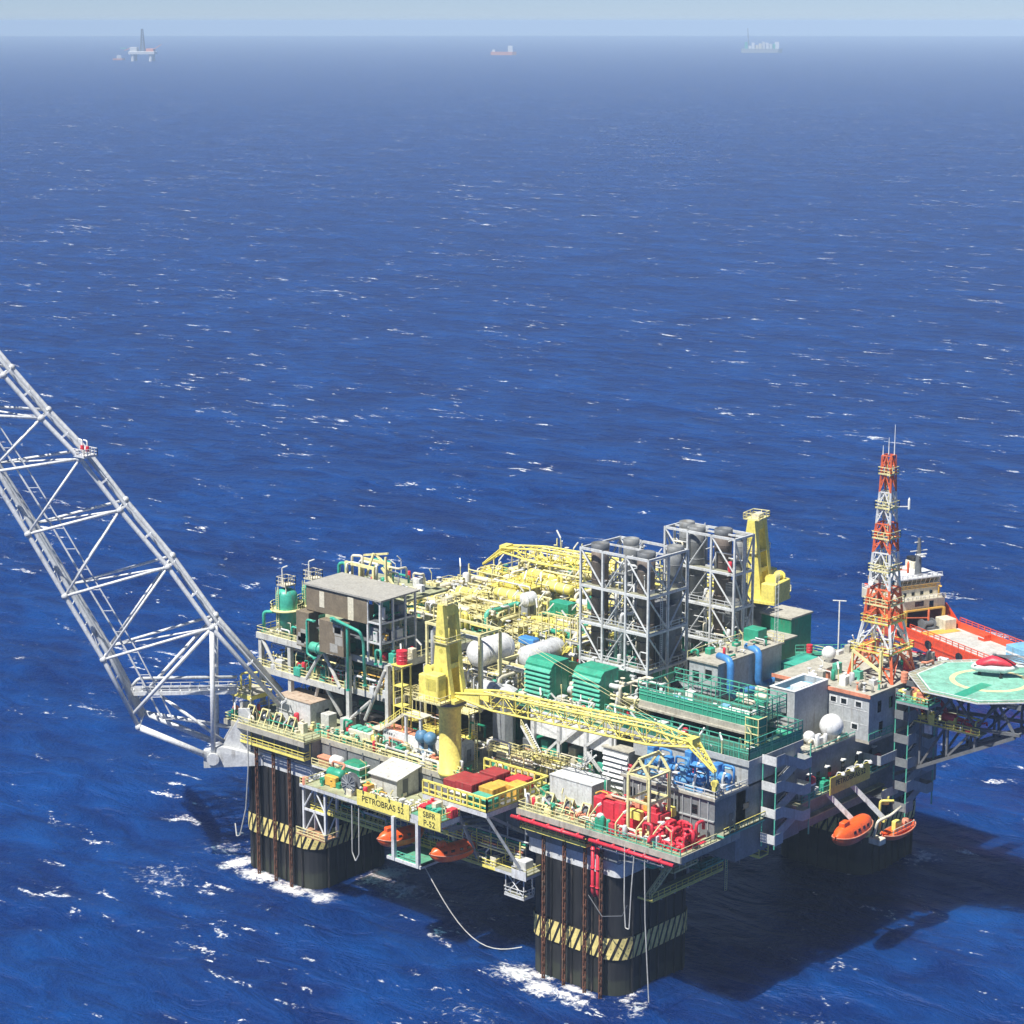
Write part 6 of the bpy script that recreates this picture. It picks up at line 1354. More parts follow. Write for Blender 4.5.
hp(body([(3.6, 1.3, .05, .05), (3.3, 1.3, .6, .5), (2.4, 1.45, 1.05, .85), (.6, 1.5, 1.15, .95), (-1.6, 1.5, 1.1, .9), (-3, 1.7, .7, .6), (-3.8, 1.9, .35, .35)]), 'fuselage', 'white', True)
hp(body([(3.0, 1.8, .1, .1), (2.5, 1.95, .95, .5), (1.4, 2.15, 1.2, .75), (.2, 2.5, 1.2, .95), (-1.4, 2.4, 1.15, .8), (-2.6, 2.2, .8, .6), (-3.4, 2.1, .3, .3)]), 'red_cowling', 'red', True)
hp(body([(-3.2, 1.95, .36, .36), (-6, 2.2, .24, .24), (-8.4, 2.5, .15, .18)]), 'tail_boom', 'white', True); hp(MB().prism([(-7.6, -.06, 2.4), (-8.6, -.06, 2.4), (-9.3, -.06, 4.2), (-8.7, -.06, 4.2)], (0, .12, 0)), 'tail_fin', 'red'); hp(MB().box(-7.4, -6.8, -1.2, 1.2, 2.3, 2.36), 'tailplane', 'white')
hp(MB().lathe((0, 0, 2.9), [(.25, 0), (.2, .5), (.35, .55), (.3, .75)], 12), 'rotor_mast', 'darkgrey')
for k in range(4): a = R(180 + (-21, -8, 7, 20)[k]); hp(MB().bar((.3 * math.cos(a), .3 * math.sin(a), 3.5), (6.4 * math.cos(a), 6.4 * math.sin(a), 3.1), .34, .06), 'rotor_blade', 'darkgrey')
hp(MB().box(1.6, 3.0, -.9, .9, 1.72, 1.78).box(2.7, 3.1, -.62, .62, 1.5, 1.74), 'windscreen', 'glass')
for x, y in ((2.2, 0), (-1.2, 1), (-1.2, -1)): hp(MB().lathe((x, y - .1, .3), [(.3, 0), (.3, .2)], 12, (0, 1, 0)).bar((x, y, .3), (x, y, 1), .1), 'wheel', 'black')
# ------------------------------------------------------------------ telecom mast
MX, MY, Z0, ZT = 53.5, 12.0, 42.1, 79.0
tm = thing('telecom_mast', 'tall red and white lattice telecom mast on the roof of the living quarters', 'mast', (MX, MY, Z0))
HT = [(42.1, 4.07), (46.8, 3.2), (51.5, 2.35), (57, 1.85), (63, 1.5), (73, .97), (79, .8)]
def half(z):
    for (a, p), (b_, q) in zip(HT, HT[1:]):
        if z <= b_: return p + (q - p) * (z - a) / (b_ - a)
    return .8
def mc(z, k):
    a = R(5 + 45 + 90 * k); h = half(z) * 1.414; return V((MX + h * math.cos(a), MY + h * math.sin(a), z))
LV = [Z0, 46.8, 51.5, 54.4, 57, 60, 63, 65.4, 67.8, 70.4, 73, 76, 79]; CL = 'rwrrwwrrwwrr'
MAT['salmon_red'] = paint('mast_red_paint', (.80, .16, .06), .5, .2, .05)
for i in range(len(LV) - 1):
    z0, z1 = LV[i], LV[i + 1]; m = MB(); r = .19 - .007 * i
    for k in range(4):
        m.bar(mc(z0, k), mc(z1, k), r * 2); a, b_, c, d = mc(z0, k), mc(z0, (k + 1) % 4), mc(z1, k), mc(z1, (k + 1) % 4); m.bar(c, d, r * 1.3)
        mid = (c + d) / 2; m.bar(a, mid, r * 1.2); m.bar(b_, mid, r * 1.2); m.bar(a.lerp(c, .5), a.lerp(mid, .5), r * .9); m.bar(b_.lerp(d, .5), b_.lerp(mid, .5), r * .9); m.bar(a.lerp(c, .5), a.lerp(mid, .75), r * .8)
    m.build('lattice_bay', 'salmon_red' if CL[i] == 'r' else 'white', tm)
for i in (1, 2, 3, 5, 7, 9, 11):
    z = LV[i]; h = half(z) + (.3 if i > 1 else .5); m = MB().box(MX - h, MX + h, MY - h, MY - h + .8, z - .1, z + .02).box(MX - h, MX + h, MY + h - .8, MY + h, z - .1, z + .02)
    if h > 1.2: m.box(MX - h, MX - h + .8, MY - h + .8, MY + h - .8, z - .1, z + .02).box(MX + h - .8, MX + h, MY - h + .8, MY + h - .8, z - .1, z + .02)
    m.rail([(MX - h, MY - h, z), (MX + h, MY - h, z), (MX + h, MY + h, z), (MX - h, MY + h, z), (MX - h, MY - h, z)], 1.1, 1.3, .05); m.build('platform', 'yellow' if i < 3 else 'paleyellow', tm)
ml_ = MB()
for sx in (-.25, .25): ml_.bar((MX + sx, MY, Z0), (MX + sx, MY, 78), .09)
for k in range(70): ml_.bar((MX - .25, MY, Z0 + k * .5), (MX + .25, MY, Z0 + k * .5), .06)
ml_.build('ladder', 'paleyellow', tm)
m = MB()
for dx, dy, h in ((.6, .6, 5.0), (-.4, .5, 2.8), (-.7, -.7, 1.6)): m.tube((MX + dx, MY + dy, ZT), (MX + dx, MY + dy, ZT + h), .1, 6, .04)
m.build('whip_antenna', 'lamp', tm)
for z, sx, sy in ((70.5, 2.6, 2.4), (52.6, -4.2, 3), (51.8, 5.4, 5.2), (60, 3.0, 2.2)): MB().bar((MX, MY, z), (MX + sx, MY + sy, z), .14).lathe((MX + sx, MY + sy, z - .5), [(.16, 0), (.2, .2), (.2, 1.6), (.05, 2)], 8).build('antenna', 'salmon_red' if z < 69 else 'lamp', tm)
MB().lathe((MX - 1, MY - 2.2, 58), [(.1, 0), (.35, .15), (.45, .3)], 12, (0, -1, .2)).build('dish', 'lamp', tm, True); MB().bar((MX - 2.5, MY - 5, 47), (MX + 2.6, MY - 4.4, 44), .4).bar((MX + 2.6, MY - 4.4, 42.1), (MX + 2.6, MY - 4.4, 47.6), .4).bar((MX - 2.4, MY - 5, 42.1), (MX - 2.4, MY - 5, 46.8), .3).build('yellow_jib', 'paleyellow', tm)
t = thing('whip_pole', 'thin white pole with a crosspiece at the far roof edge left of the mast', 'pole', (38, 22, 37.6)); MB().tube((38.4, 22, 37.6), (38.4, 22, 50.2), .12, 6).build('pole', 'lamp', t); MB().bar((37.4, 21.4, 50.2), (39.4, 22.6, 50.2), .14).build('crosspiece', 'lamp', t)
t = thing('grey_lattice_mast', 'thin grey lattice pole on the roof of the grey deckhouse', 'pole', (36.6, 6.6, 45.6)); m = MB()
for k in range(3): a = k * 2.09; m.tube((36.4 + .3 * math.cos(a), 6.2 + .3 * math.sin(a), 37.6), (36.4 + .3 * math.cos(a), 6.2 + .3 * math.sin(a), 58), .05, 5)
for k in range(20): m.bar((36.1, 6.2, 38 + k), (36.7, 6.3, 38.5 + k), .05)
m.build('lattice', 'stack_steel', t)
# ------------------------------------------------------------------ supply ship alongside
BOW, AST = V((-56.5, 178, 0)), V((36, 140, 0)); ax = (AST - BOW); SL = 92; ax.normalize(); SM = Matrix.Translation(BOW) @ Matrix.Rotation(math.atan2(ax.y, ax.x), 4, 'Z') @ Matrix.Diagonal((1, .86, .77, 1))
sh = thing('supply_ship', 'orange-red offshore supply ship with a cream wheelhouse lying behind the helideck', 'ship', tuple(BOW + ax * 40))
def sp_(mb, name, mat, sm=False, par=None): mb.v = [tuple(SM @ V(p)) for p in mb.v]; return mb.build(name, mat, par or sh, sm)
def hullsec(x):
    w_ = 9.0 * min(1, (1 - max(0, (22 - x) / 22) ** 2.2)) if x < 22 else 9.0
    wl = 9.0 * (1 - max(0, (26 - x - 3) / 26) ** 1.6) if x < 23 else 9.0
    top = 10.5 - 0.02 * x if x < 24 else (10 - (x - 24) * .85 if x < 30 else 4.6)
    return max(w_, .15), max(wl, .08), top
m = MB(); xs = [0, 1.5, 3, 5, 8, 12, 16, 20, 24, 27, 30, 40, 55, 70, SL]; vs = []
for i, x in enumerate(xs):
    w_, wl, top = hullsec(x); s = max(0, 1 - x / 14) * 3.4
    vs += [(x + s * .9, -wl * .9, -3), (x + s * .75, -wl, 0), (x + s * .4, -(wl + w_) / 2, (top) * .45), (x, -w_, top), (x, w_, top), (x + s * .4, (wl + w_) / 2, top * .45), (x + s * .75, wl, 0), (x + s * .9, wl * .9, -3)]
fs = [(i * 8 + k, (i + 1) * 8 + k, (i + 1) * 8 + k + 1, i * 8 + k + 1) for i in range(len(xs) - 1) for k in range(7) if k != 3]
fs += [tuple(range(8))[::-1], tuple(range((len(xs) - 1) * 8, len(xs) * 8))]; m.add(vs, fs); sp_(m, 'hull', 'hullred')
m = MB(); pts = [hullsec(x) for x in xs]
for i in range(8):
    (w0, _, t0), (w1, _, t1) = pts[i], pts[i + 1]; m.add([(xs[i], -w0 * .98, t0 - 1.2), (xs[i + 1], -w1 * .98, t1 - 1.2), (xs[i + 1], w1 * .98, t1 - 1.2), (xs[i], w0 * .98, t0 - 1.2)], [(0, 1, 2, 3)])
sp_(m, 'forecastle_deck', 'midgreen')
sp_(MB().box(24, SL - .2, -8.7, 8.7, 3.2, 3.5), 'cargo_deck', paint('scuffed_wooden_deck', (.50, .50, .46), .85, .25, .1, dirt=(.24, .16, .1)))
for y in (-8.9, 8.3):
    sp_(MB().box(27, SL, y, y + .6, 3.5, 5.6), 'bulwark', 'hullred'); r = MB(); r.rail([(30, y + .3, 5.6), (SL, y + .3, 5.6)], 1.5, 2.4, .1, kick=False); sp_(r, 'cargo_rail', 'hullred')
sp_(MB().box(29, 32.4, -7, 7, 3.5, 3.62), 'deck_marking', 'ochre')
sp_(MB().cbox(8, 25, -7.6, 7.6, 9.2, 12.6, .2), 'deckhouse', 'cream'); sp_(MB().rail([(23.2, -7, 15.6), (23.2, 7, 15.6)], 1.1, 1.4, .07).rail([(10, -7, 15.6), (23.2, -7, 15.6)], 1.1, 1.4, .07), 'upper_railing', 'ochre'); sp_(MB().cbox(10, 23, -6.8, 6.8, 12.6, 15.6, .2), 'upper_house', 'cream')
wh = sp_(MB().prism([(11.6, -7.6, 15.6), (22, -7.6, 15.6), (23, -7.6, 18.8), (11.6, -7.6, 18.8)], (0, 15.2, 0)), 'wheelhouse', 'cream'); wm = MB()
for k in range(9): y = -6.8 + k * 1.55; wm.prism([(22.36, y, 16.8), (22.36, y + 1.2, 16.8), (22.94, y + 1.2, 18.4), (22.94, y, 18.4)], (.05, 0, 0))
sm_ = MB()
for k in range(6): x = 12.4 + k * 1.65; sm_.box(x, x + 1.2, -7.66, -7.6, 16.8, 18.3)
sp_(sm_, 'window', 'glass', par=wh)
for y in (-5.4, -2.6, .4, 3.6): sp_(MB().box(23.0, 23.06, y, y + 1, 13.4, 14.5), 'window', 'glass')
for x in (11.4, 14, 16.6, 19.2): sp_(MB().box(x, x + .9, -6.86, -6.8, 13.4, 14.4), 'window', 'glass'); sp_(MB().box(x - 1, x, -7.66, -7.6, 10.4, 11.4), 'window', 'glass')
sp_(MB().box(23, 25.6, -7.2, 7.2, 12.5, 12.75).rail([(25.5, -7.2, 12.7), (25.5, 7.2, 12.7)], 1.1, 1.4, .07), 'bridge_wing', 'cream'); sp_(MB().vessel((16, -8.2, 11.6), (21, -8.2, 11.6), 1.0, 12), 'work_boat', 'hullred', True)
sp_(MB().path([(24, 6, 12.8), (24, 6, 16), (27, 4, 17)], .3, 8), 'deck_crane', 'ochre', True)
sp_(wm, 'window', 'glass', par=wh); sp_(MB().box(11.4, 23.4, -7.9, 7.9, 18.8, 19.1), 'wheelhouse_roof', 'white', par=wh)
sp_(MB().box(25.0, 25.06, -3, 0, 10.4, 12).box(25.0, 25.06, 2, 3.4, 9.6, 11.8), 'dark_opening', 'glass')
for y in (-5.4, 5.4): f = sp_(MB().cbox(12, 15.4, y - 1.5, y + 1.5, 15.6, 21.6, .3), 'funnel', 'cream'); sp_(MB().cbox(12.2, 15.2, y - 1.3, y + 1.3, 21.6, 22.8, .3), 'funnel_top', 'black', par=f)
ms = sp_(MB().lathe((20.5, 1.5, 19.1), [(1.0, 0), (.75, 6), (.4, 12)], 10), 'mast', 'darkgrey'); sp_(MB().bar((20.5, -1.4, 27), (20.5, 4.4, 27), .25).bar((20.5, 0, 29.8), (20.5, 3, 29.8), .25).box(19.6, 22.6, 1, 2.2, 25.4, 25.7), 'crosstree', 'lamp', par=ms); sp_(MB().box(21.5, 22, -.1, 3.1, 26.0, 26.3), 'radar', 'lamp', par=ms)
sp_(MB().ball((14, -2.8, 20.6), 1.0, 12, 8), 'satellite_dome', 'white', True)
sp_(MB().rail([(11.6, -7.7, 19.1), (23.2, -7.7, 19.1), (23.2, 7.7, 19.1)], 1.1, 1.8, .08).rail([(8.2, -7.5, 12.6), (25, -7.5, 12.6), (25, 7.5, 12.6)], 1.1, 1.8, .08), 'house_railing', 'white')
sp_(MB().bar((25.4, -6.6, 9.4), (25.4, 6.6, 9.4), .5).bar((25.4, -6.6, 3.5), (25.4, -6.6, 9.4), .8).bar((25.4, 6.6, 3.5), (25.4, 6.6, 9.4), .8), 'tow_gantry', 'ochre')
sp_(MB().lathe((26.8, -2, 5.2), [(1.6, 0), (1.6, .3), (.9, .3), (.9, 3.6), (1.6, 3.6), (1.6, 3.9)], 16, (0, 1, 0)).box(25.6, 28.2, -3, 3, 3.5, 4.2), 'winch', 'darkgrey'); sp_(MB().cbox(26, 30, 3.4, 7.4, 3.5, 6.8), 'side_house', 'cream')
for x, y in ((26.6, -9.3), (38, -9.3), (50, -9.3)): sp_(MB().lathe((x, y, 3.2), [(.6, 0), (1.3, .05), (1.3, .7), (.6, .75)], 14, (0, 1, 0)), 'tyre_fender', 'black')
sp_(MB().box(24, SL, -9.15, -9.0, 2.6, 3.1), 'rubbing_strake', 'hullred')
def on_ship(label, x0, x1, y0, y1, h, mat):
    t = thing('cargo_container', label, 'container', tuple(SM @ V(((x0 + x1) / 2, (y0 + y1) / 2, 3.5)))); 
    def q(mb, n, mm): mb.v = [tuple(SM @ V(p)) for p in mb.v]; mb.build(n, mm, t)
    q(MB().cbox(x0, x1, y0, y1, 3.5, 3.5 + h, .1), 'body', mat); r = MB()
    for k in range(7): x = x0 + .3 + (x1 - x0 - .8) * k / 6; r.box(x, x + .12, y0 - .06, y0, 3.7, 3.4 + h)
    q(r, 'rib', mat); q(MB().box(x0, x1, y0 - .08, y0 - .061, 3.5 + h * .45, 3.5 + h * .6), 'band', 'white')
on_ship('blue cargo container with a white band on the deck of the orange ship', 56, 65, 1, 7, 4.4, 'skyblue')
on_ship('orange reel crate by the far bulwark of the orange ship', 40, 42.4, 6, 8.2, 2.0, 'hullred')

# ------------------------------------------------------------------ far vessels near the horizon; hull and rig colours paled to imitate haze
def far(label, name, cat, px, py, sc, rot): return thing(name, label, cat, (px, py, 0)), Matrix.Translation((px, py, 0)) @ Matrix.Rotation(rot, 4, 'Z') @ Matrix.Scale(sc, 4)
cross = math.atan2(.667, .745)
t, FM = far('hazy drilling rig with a tall derrick on the far left horizon', 'drilling_rig', 'drilling rig', -6566, 5230, 1.3, cross)
def fq(mb, n, mt): mb.v = [tuple(FM @ V(p)) for p in mb.v]; mb.build(n, mt, t)
for x in (-26, 26):
    for y in (-20, 20): fq(MB().lathe((x, y, -2), [(6, 0), (6, 22)], 12), 'column', 'steel')
fq(MB().cbox(-38, 38, -28, 28, 20, 28, 1), 'deck', 'steel'); fq(MB().cbox(-34, -14, -22, 22, 28, 40, .5), 'quarters', 'steel'); fq(MB().cbox(12, 34, -20, 20, 28, 36, .5), 'machinery', 'salmon')
d = MB()
for a, b_ in ((-1, -1), (1, -1), (1, 1), (-1, 1)): d.bar((6 * a, 6 * b_, 28), (2 * a, 2 * b_, 92), 1.6)
for k in range(9):
    h0, h1 = 6 - k * .45, 6 - (k + 1) * .45; z0, z1 = 28 + k * 7.1, 28 + (k + 1) * 7.1
    for s in (-1, 1): d.bar((-h0, s * h0, z0), (h1, s * h1, z1), 1.1).bar((h0, s * h0, z0), (-h1, s * h1, z1), 1.1)
fq(d, 'derrick', 'darkgrey'); fq(MB().bar((34, -10, 34), (58, -20, 48), 1.6).bar((-30, 10, 40), (-56, 14, 30), 1.6), 'crane_boom', 'salmon'); fq(MB().cbox(-62, -46, -14, 2, 36, 38, .5), 'helideck', 'seagreen')
t, FM = far('small white and red tug boat left of the far drilling rig', 'tug_boat', 'boat', -6815, 5310, 1.3, cross + .3)
fq(MB().prism([(-16, -5, -1), (12, -5, -1), (20, 0, -1), (12, 5, -1), (-16, 5, -1)], (0, 0, 6)), 'hull', 'salmon'); fq(MB().cbox(-4, 9, -4, 4, 5, 14, .5), 'wheelhouse', 'white'); fq(MB().bar((2, 0, 14), (2, 0, 20), .6), 'mast', 'white')
t, FM = far('distant red and white ship in the haze at the middle of the horizon', 'cargo_ship', 'ship', -6600, 7300, 1.2, cross)
fq(MB().prism([(-46, -9, -1), (34, -9, -1), (50, 0, -1), (34, 9, -1), (-46, 9, -1)], (0, 0, 13)), 'hull', 'salmon'); fq(MB().cbox(18, 36, -8, 8, 12, 34, .6), 'superstructure', 'white'); fq(MB().cbox(-40, -30, -7, 7, 12, 20, .6), 'aft_house', 'white'); fq(MB().bar((26, 0, 34), (26, 0, 46), 1), 'mast', 'grey')
t, FM = far('hazy production ship with a thin flare tower on the right of the horizon', 'production_ship', 'ship', -6200, 8700, 1.2, cross)
fq(MB().prism([(-76, -16, -1), (70, -16, -1), (88, 0, -1), (70, 16, -1), (-76, 16, -1)], (0, 0, 17)), 'hull', 'grey')
random.seed(2)
for k in range(9): x = -62 + k * 14; fq(MB().cbox(x, x + 10, -13, 13, 16, 16 + random.uniform(10, 26), .5), 'process_block', random.choice(('turq', 'cream', 'white', 'steel')))
fq(MB().cbox(58, 74, -14, 14, 16, 42, .5), 'quarters', 'white'); fq(MB().bar((-46, 0, 16), (-52, 0, 96), 2.2).bar((-42, -4, 16), (-52, 0, 70), 1.4).bar((-42, 4, 16), (-52, 0, 70), 1.4), 'flare_tower', 'darkgrey')
# ------------------------------------------------------------------ small fittings: pipes, trays, boxes, valves, ladders and lamps on every deck
def fittings(t, x0, x1, y0, y1, z, seed, n=30, top=3., pal=('cream', 'paleyellow', 'steel', 'midgreen', 'salmon'), boxes=.3, rails=True):
    random.seed(seed); rnd = random.uniform
    for k in range(n):
        mat = random.choice(pal); q = random.random(); x, y = rnd(x0, x1), rnd(y0, y1)
        if q < boxes:
            a, b_, h = rnd(.3, .9), rnd(.3, .9), rnd(.6, 1.9); m = MB().cbox(x - a, x + a, y - b_, y + b_, z, z + h, .05)
            if random.random() < .5: m.lathe((x, y, z + h), [(.2, 0), (.2, .3), (.32, .32), (.32, .42)], 8)
            m.build('junction_box', mat, t)
        elif q < boxes + .34:
            h = rnd(.4, top); l = rnd(1.5, max(2, (x1 - x0) * .4)); sgn = random.choice((-1, 1)); r = random.choice((.09, .12, .17, .22))
            x2 = min(max(x + sgn * l, x0), x1); y2 = min(max(y + rnd(-2, 2), y0), y1)
            MB().path([(x, y, z), (x, y, z + h), (x2, y, z + h), (x2, y2, z + h), (x2, y2, z + rnd(.05, h * .8))], r, 6).build('small_pipe', mat, t, True)
        elif q < boxes + .5:
            s = rnd(.6, 1.2); m = MB().lathe((x, y, z), [(.3 * s, 0), (.3 * s, .1), (.14, .12), (.2 * s, .5 * s), (.2 * s, .9 * s), (.06, 1.0 * s), (.06, 1.4 * s), (.36 * s, 1.42 * s), (.36 * s, 1.5 * s)], 8); m.build('valve', mat, t)
        elif q < boxes + .6:
            r = rnd(.25, .5); MB().vessel((x, y, z + .1), (x, y, z + rnd(1.2, 2.4)), r, 9).build('bottle', random.choice(('steel', 'white', 'red', 'midgreen')), t, True)
        else:
            h = rnd(1.6, 3.4); m = MB().tube((x, y, z), (x, y, z + h), .06, 5).bar((x, y, z + h), (x + rnd(-.9, .9), y + rnd(-.9, .3), z + h + .8), .17); m.build('lamp_arm', random.choice(('lamp', 'paleyellow')), t)
def grid_frames(t, x0, x1, y0, y1, z, seed, n=4, mat='paleyellow'):
    """small open pipe supports and platforms standing in a row"""
    random.seed(seed); rnd = random.uniform
    for k in range(n):
        a, b_, h = rnd(1.2, 2.4), rnd(1, 1.8), rnd(2.2, 4.2); x, y = rnd(x0 + a, x1 - a), rnd(y0 + b_, y1 - b_); m = MB()
        for i in (-1, 1):
            for j in (-1, 1): m.bar((x + i * a, y + j * b_, z), (x + i * a, y + j * b_, z + h), .13)
        m.box(x - a, x + a, y - b_, y + b_, z + h - .05, z + h); c = [(x - a, y - b_, z + h), (x + a, y - b_, z + h), (x + a, y + b_, z + h), (x - a, y + b_, z + h), (x - a, y - b_, z + h)]; m.rail(c, 1.0, 1.3, .045)
        m.build('access_stand', mat, t)
def ladder(t, x, y, z0, z1, mat='paleyellow', ax='x'):
    m = MB(); d = V((.28, 0, 0)) if ax == 'x' else V((0, .28, 0))
    for s in (-1, 1): m.bar(V((x, y, z0)) + d * s, V((x, y, z1)) + d * s, .07)
    for k in range(int((z1 - z0) / .35)): m.bar(V((x, y, z0 + k * .35)) - d, V((x, y, z0 + k * .35)) + d, .05)
    m.build('ladder', mat, t)
def by(label): return next(o for o in scene.objects if o.parent is None and o.get('label', '').startswith(label))
dp = thing('deck_piping', 'low tangle of pipes, cabinets and stands between the near crane and the trestle', 'pipework', (8, -35, 27.5))
fittings(dp, -13, 7.6, -41, -37.6, 27.5, 41, 44, 2.4); fittings(dp, 23.4, 26, -41, -32, 27.5, 141, 18, 2.4); fittings(dp, 8, 28, -35.6, -29.4, 27.5, 42, 60, 4); grid_frames(dp, 8, 27, -35.8, -30, 27.5, 43, 5); fittings(dp, -13, 4, -34, -29, 27.5, 44, 40, 6, ('cream', 'paleyellow', 'steel', 'green', 'timber'))
grid_frames(dp, -13, 4, -33, -29, 27.5, 45, 5, 'yellow'); grid_frames(dp, -13, 4, -33, -29, 31.5, 46, 4, 'paleyellow'); ladder(dp, 7.4, -36.6, 27.5, 36)
fittings(md, -43.5, -25, -44.8, -39.4, 27.5, 47, 18, 1.5); fittings(md, 25, 38, -44.8, -41.6, 27.5, 48, 30, 1.6); fittings(md, -43.5, -14, -32.4, -29, 27.5, 49, 26, 5, ('darkgrey', 'green', 'grey', 'timber'))
fittings(lm, -43.5, -35, -35.4, -28, 41, 50, 24, 2.6, ('cream', 'turq', 'paleyellow', 'steel')); fittings(lm, -43, -14, -35.2, -31, 35, 51, 50, 3.6, ('cream', 'turq', 'paleyellow', 'steel', 'ochre', 'midgreen')); fittings(lm, -21, -13.6, -34.4, -29, 41, 52, 26, 3, ('turq', 'cream', 'paleyellow', 'ochre'))
fittings(ch, -17.6, -15.2, -35.4, -28, 44.5, 53, 16, 2.6, ('turq', 'green', 'steel', 'ochre')); fittings(ch, -17.6, -15.2, -35.4, -28, 48.2, 54, 14, 2.6, ('turq', 'green', 'steel'))
fittings(by('cream pipe gantry'), -35, -20.5, -27, -15, 49.8, 55, 40, 4.4, ('cream', 'turq', 'paleyellow', 'white'))
fittings(sp, -16.6, -.6, -50.6, -42.4, 23.4, 56, 46, 1.8, ('salmon', 'midgreen', 'cream', 'steel', 'ochre', 'paleyellow')); fittings(sp, -4, 8, -50.4, -48, 23.4, 57, 16, 1.4, ('lamp', 'cream', 'steel'))
fittings(pb, 10.6, 16.6, -54.4, -51.2, 25.8, 58, 8, .9, ('red', 'turq', 'cream'))
for lab, sd in (('near white lattice', 60), ('far white lattice', 61)):
    et = by(lab); xa, xb, ya, yb = (11.8, 25.4, -14.6, -5) if sd == 60 else (11.6, 25.8, 8.4, 13)
    for i, z in enumerate((39.4, 43.1, 49.3, 55.4)): fittings(et, xa, xb, ya, yb, z, sd * 10 + i, 26 if i < 2 else 15, 4.6, ('stack_steel', 'steel', 'paleyellow', 'cream', 'midgreen') if i < 1 else ('stack_steel', 'steel', 'stackgrey', 'cream'), .12)
    m = MB(); zs = [39.4, 43.0, 49.2, 55.3, 61.4]
    for a, b_ in zip(zs, zs[1:]):
        for x in (xa + 4.6, xa + 9):
            m.tube((x, ya + .2, a), (x, yb - .2, b_), .1, 5).tube((x, yb - .2, a), (x, ya + .2, b_), .1, 5)
        m.tube((xa + 4.6, ya - .3, a), (xa + 9, ya - .3, b_), .12, 5)
        m.tube((xa, (ya + yb) / 2, a), (xb, (ya + yb) / 2, b_), .1, 5)
    m.build('inner_brace', 'stack_steel', et); ladder(et, xb + .5, ya + 3, 39.4, 61, 'stack_steel', 'y')
    st_ = MB()
    for k, (a, b_) in enumerate(zip(zs, zs[1:])): st_.stair((xa + 1.4, yb - 1.2, a), (xa + 5.4, yb - 1.2, b_), .9, (0, 1, 0)).rail([(xa + 1.4, yb - 1.2, a), (xa + 5.4, yb - 1.2, b_)], 1, 1.4)
    st_.build('stair_flight', 'stack_steel', et)
fittings(gm, 28.4, 55, -27.6, -22.6, 37.6, 63, 18, 1.2, ('steel', 'midgreen', 'lamp')); fittings(gm, 30, 51, -21, -12.6, 40.5, 64, 14, 1.2, ('steel', 'midgreen', 'lamp', 'skyblue')); fittings(by('grey flat-roofed lower'), 38.4, 55.4, -36.2, -29, 34, 65, 44, 2.6, ('blue', 'blue', 'skyblue', 'steel', 'lamp'))
fittings(gh, 31, 36.4, -10, 7, 45.6, 66, 16, 1.2, ('roofgrey', 'steel', 'midgreen', 'paleyellow')); fittings(by('sandy deck carrying'), 37.4, 50, -13.4, -9, 37.6, 67, 26, 2.4, ('midgreen', 'cream', 'steel', 'blue')); fittings(by('sandy deck carrying'), 38, 50, 2, 29, 37.6, 68, 30, 1.6, ('roofgrey', 'steel', 'cream', 'paleyellow'))
fittings(lq, 45, 58, 1.6, 8, 42.1, 69, 28, 1.5, ('roofgrey', 'steel', 'lamp', 'seagreen', 'salmon')); fittings(lq, 41, 58, 16, 26.6, 42.1, 70, 40, 1.8, ('roofgrey', 'steel', 'lamp', 'salmon', 'red')); fittings(lq, 46, 55.4, -15.4, .4, 34.4, 71, 30, 1.3, ('roofgrey', 'steel', 'cream', 'seagreen')); fittings(lq, 56.1, 56.5, -16, 8, 28.2, 72, 24, 1.6, ('grey', 'red', 'steel', 'midgreen'))
fittings(by('grey trestle'), 8, 31, -27.6, -25, 37.6, 73, 40, 1.6, ('paleyellow', 'seagreen', 'steel', 'cream')); fittings(by('grey trestle'), 12, 30, -31, -28.9, 27.5, 74, 40, 3.6, ('cream', 'seagreen', 'steel', 'timber', 'paleyellow')); fittings(hd, 60, 66, 6, 10, 40.8, 75, 12, 1.4, ('salmon', 'yellow', 'steel')); fittings(hd, 60, 73, 10.8, 12.8, 36.1, 76, 24, 2.2, ('red', 'red', 'yellow', 'steel'))
fittings(rs, 36.4, 49, -40.8, -38.8, 31.0, 77, 20, .9, ('salmon', 'ochre', 'red', 'cream')); fittings(rs, 36.4, 55, -45, -42, 27.5, 78, 34, 1.3, ('red', 'cream', 'paleyellow', 'steel'))
random.seed(99)
fittings(md, -23.6, 8, -41.2, -40.4, 27.5, 120, 40, 1.7, ('cream', 'paleyellow', 'steel', 'midgreen', 'salmon'), .15); fittings(dp, 9, 27, -35.6, -29.4, 27.5, 121, 50, 5.5, ('cream', 'paleyellow', 'steel', 'yellow', 'timber'), .15); fittings(lm, -45.6, -14, -35.2, -30, 35, 122, 50, 4.6, ('cream', 'turq', 'paleyellow', 'steel', 'timber'), .15); fittings(by('long white wind') if False else by('grey trestle'), 8, 31, -27.8, -16, 37.6, 123, 40, 2.6, ('paleyellow', 'seagreen', 'steel', 'cream'), .15); fittings(by('grey pipework deck'), 7, 29.6, -23, -15.6, 37.8, 124, 40, 3.6, ('paleyellow', 'steel', 'cream', 'stack_steel'), .15)
fittings(lm, -43, -24.4, -35.6, -33.6, 35, 82, 30, 3.2, ('cream', 'turq', 'paleyellow', 'steel', 'salmon', 'timber')); fittings(md, -23, -13, -39.4, -33, 27.5, 83, 34, 3, ('cream', 'paleyellow', 'steel', 'midgreen', 'timber')); grid_frames(lm, -23, -13.6, -34, -29, 35, 84, 4, 'paleyellow')
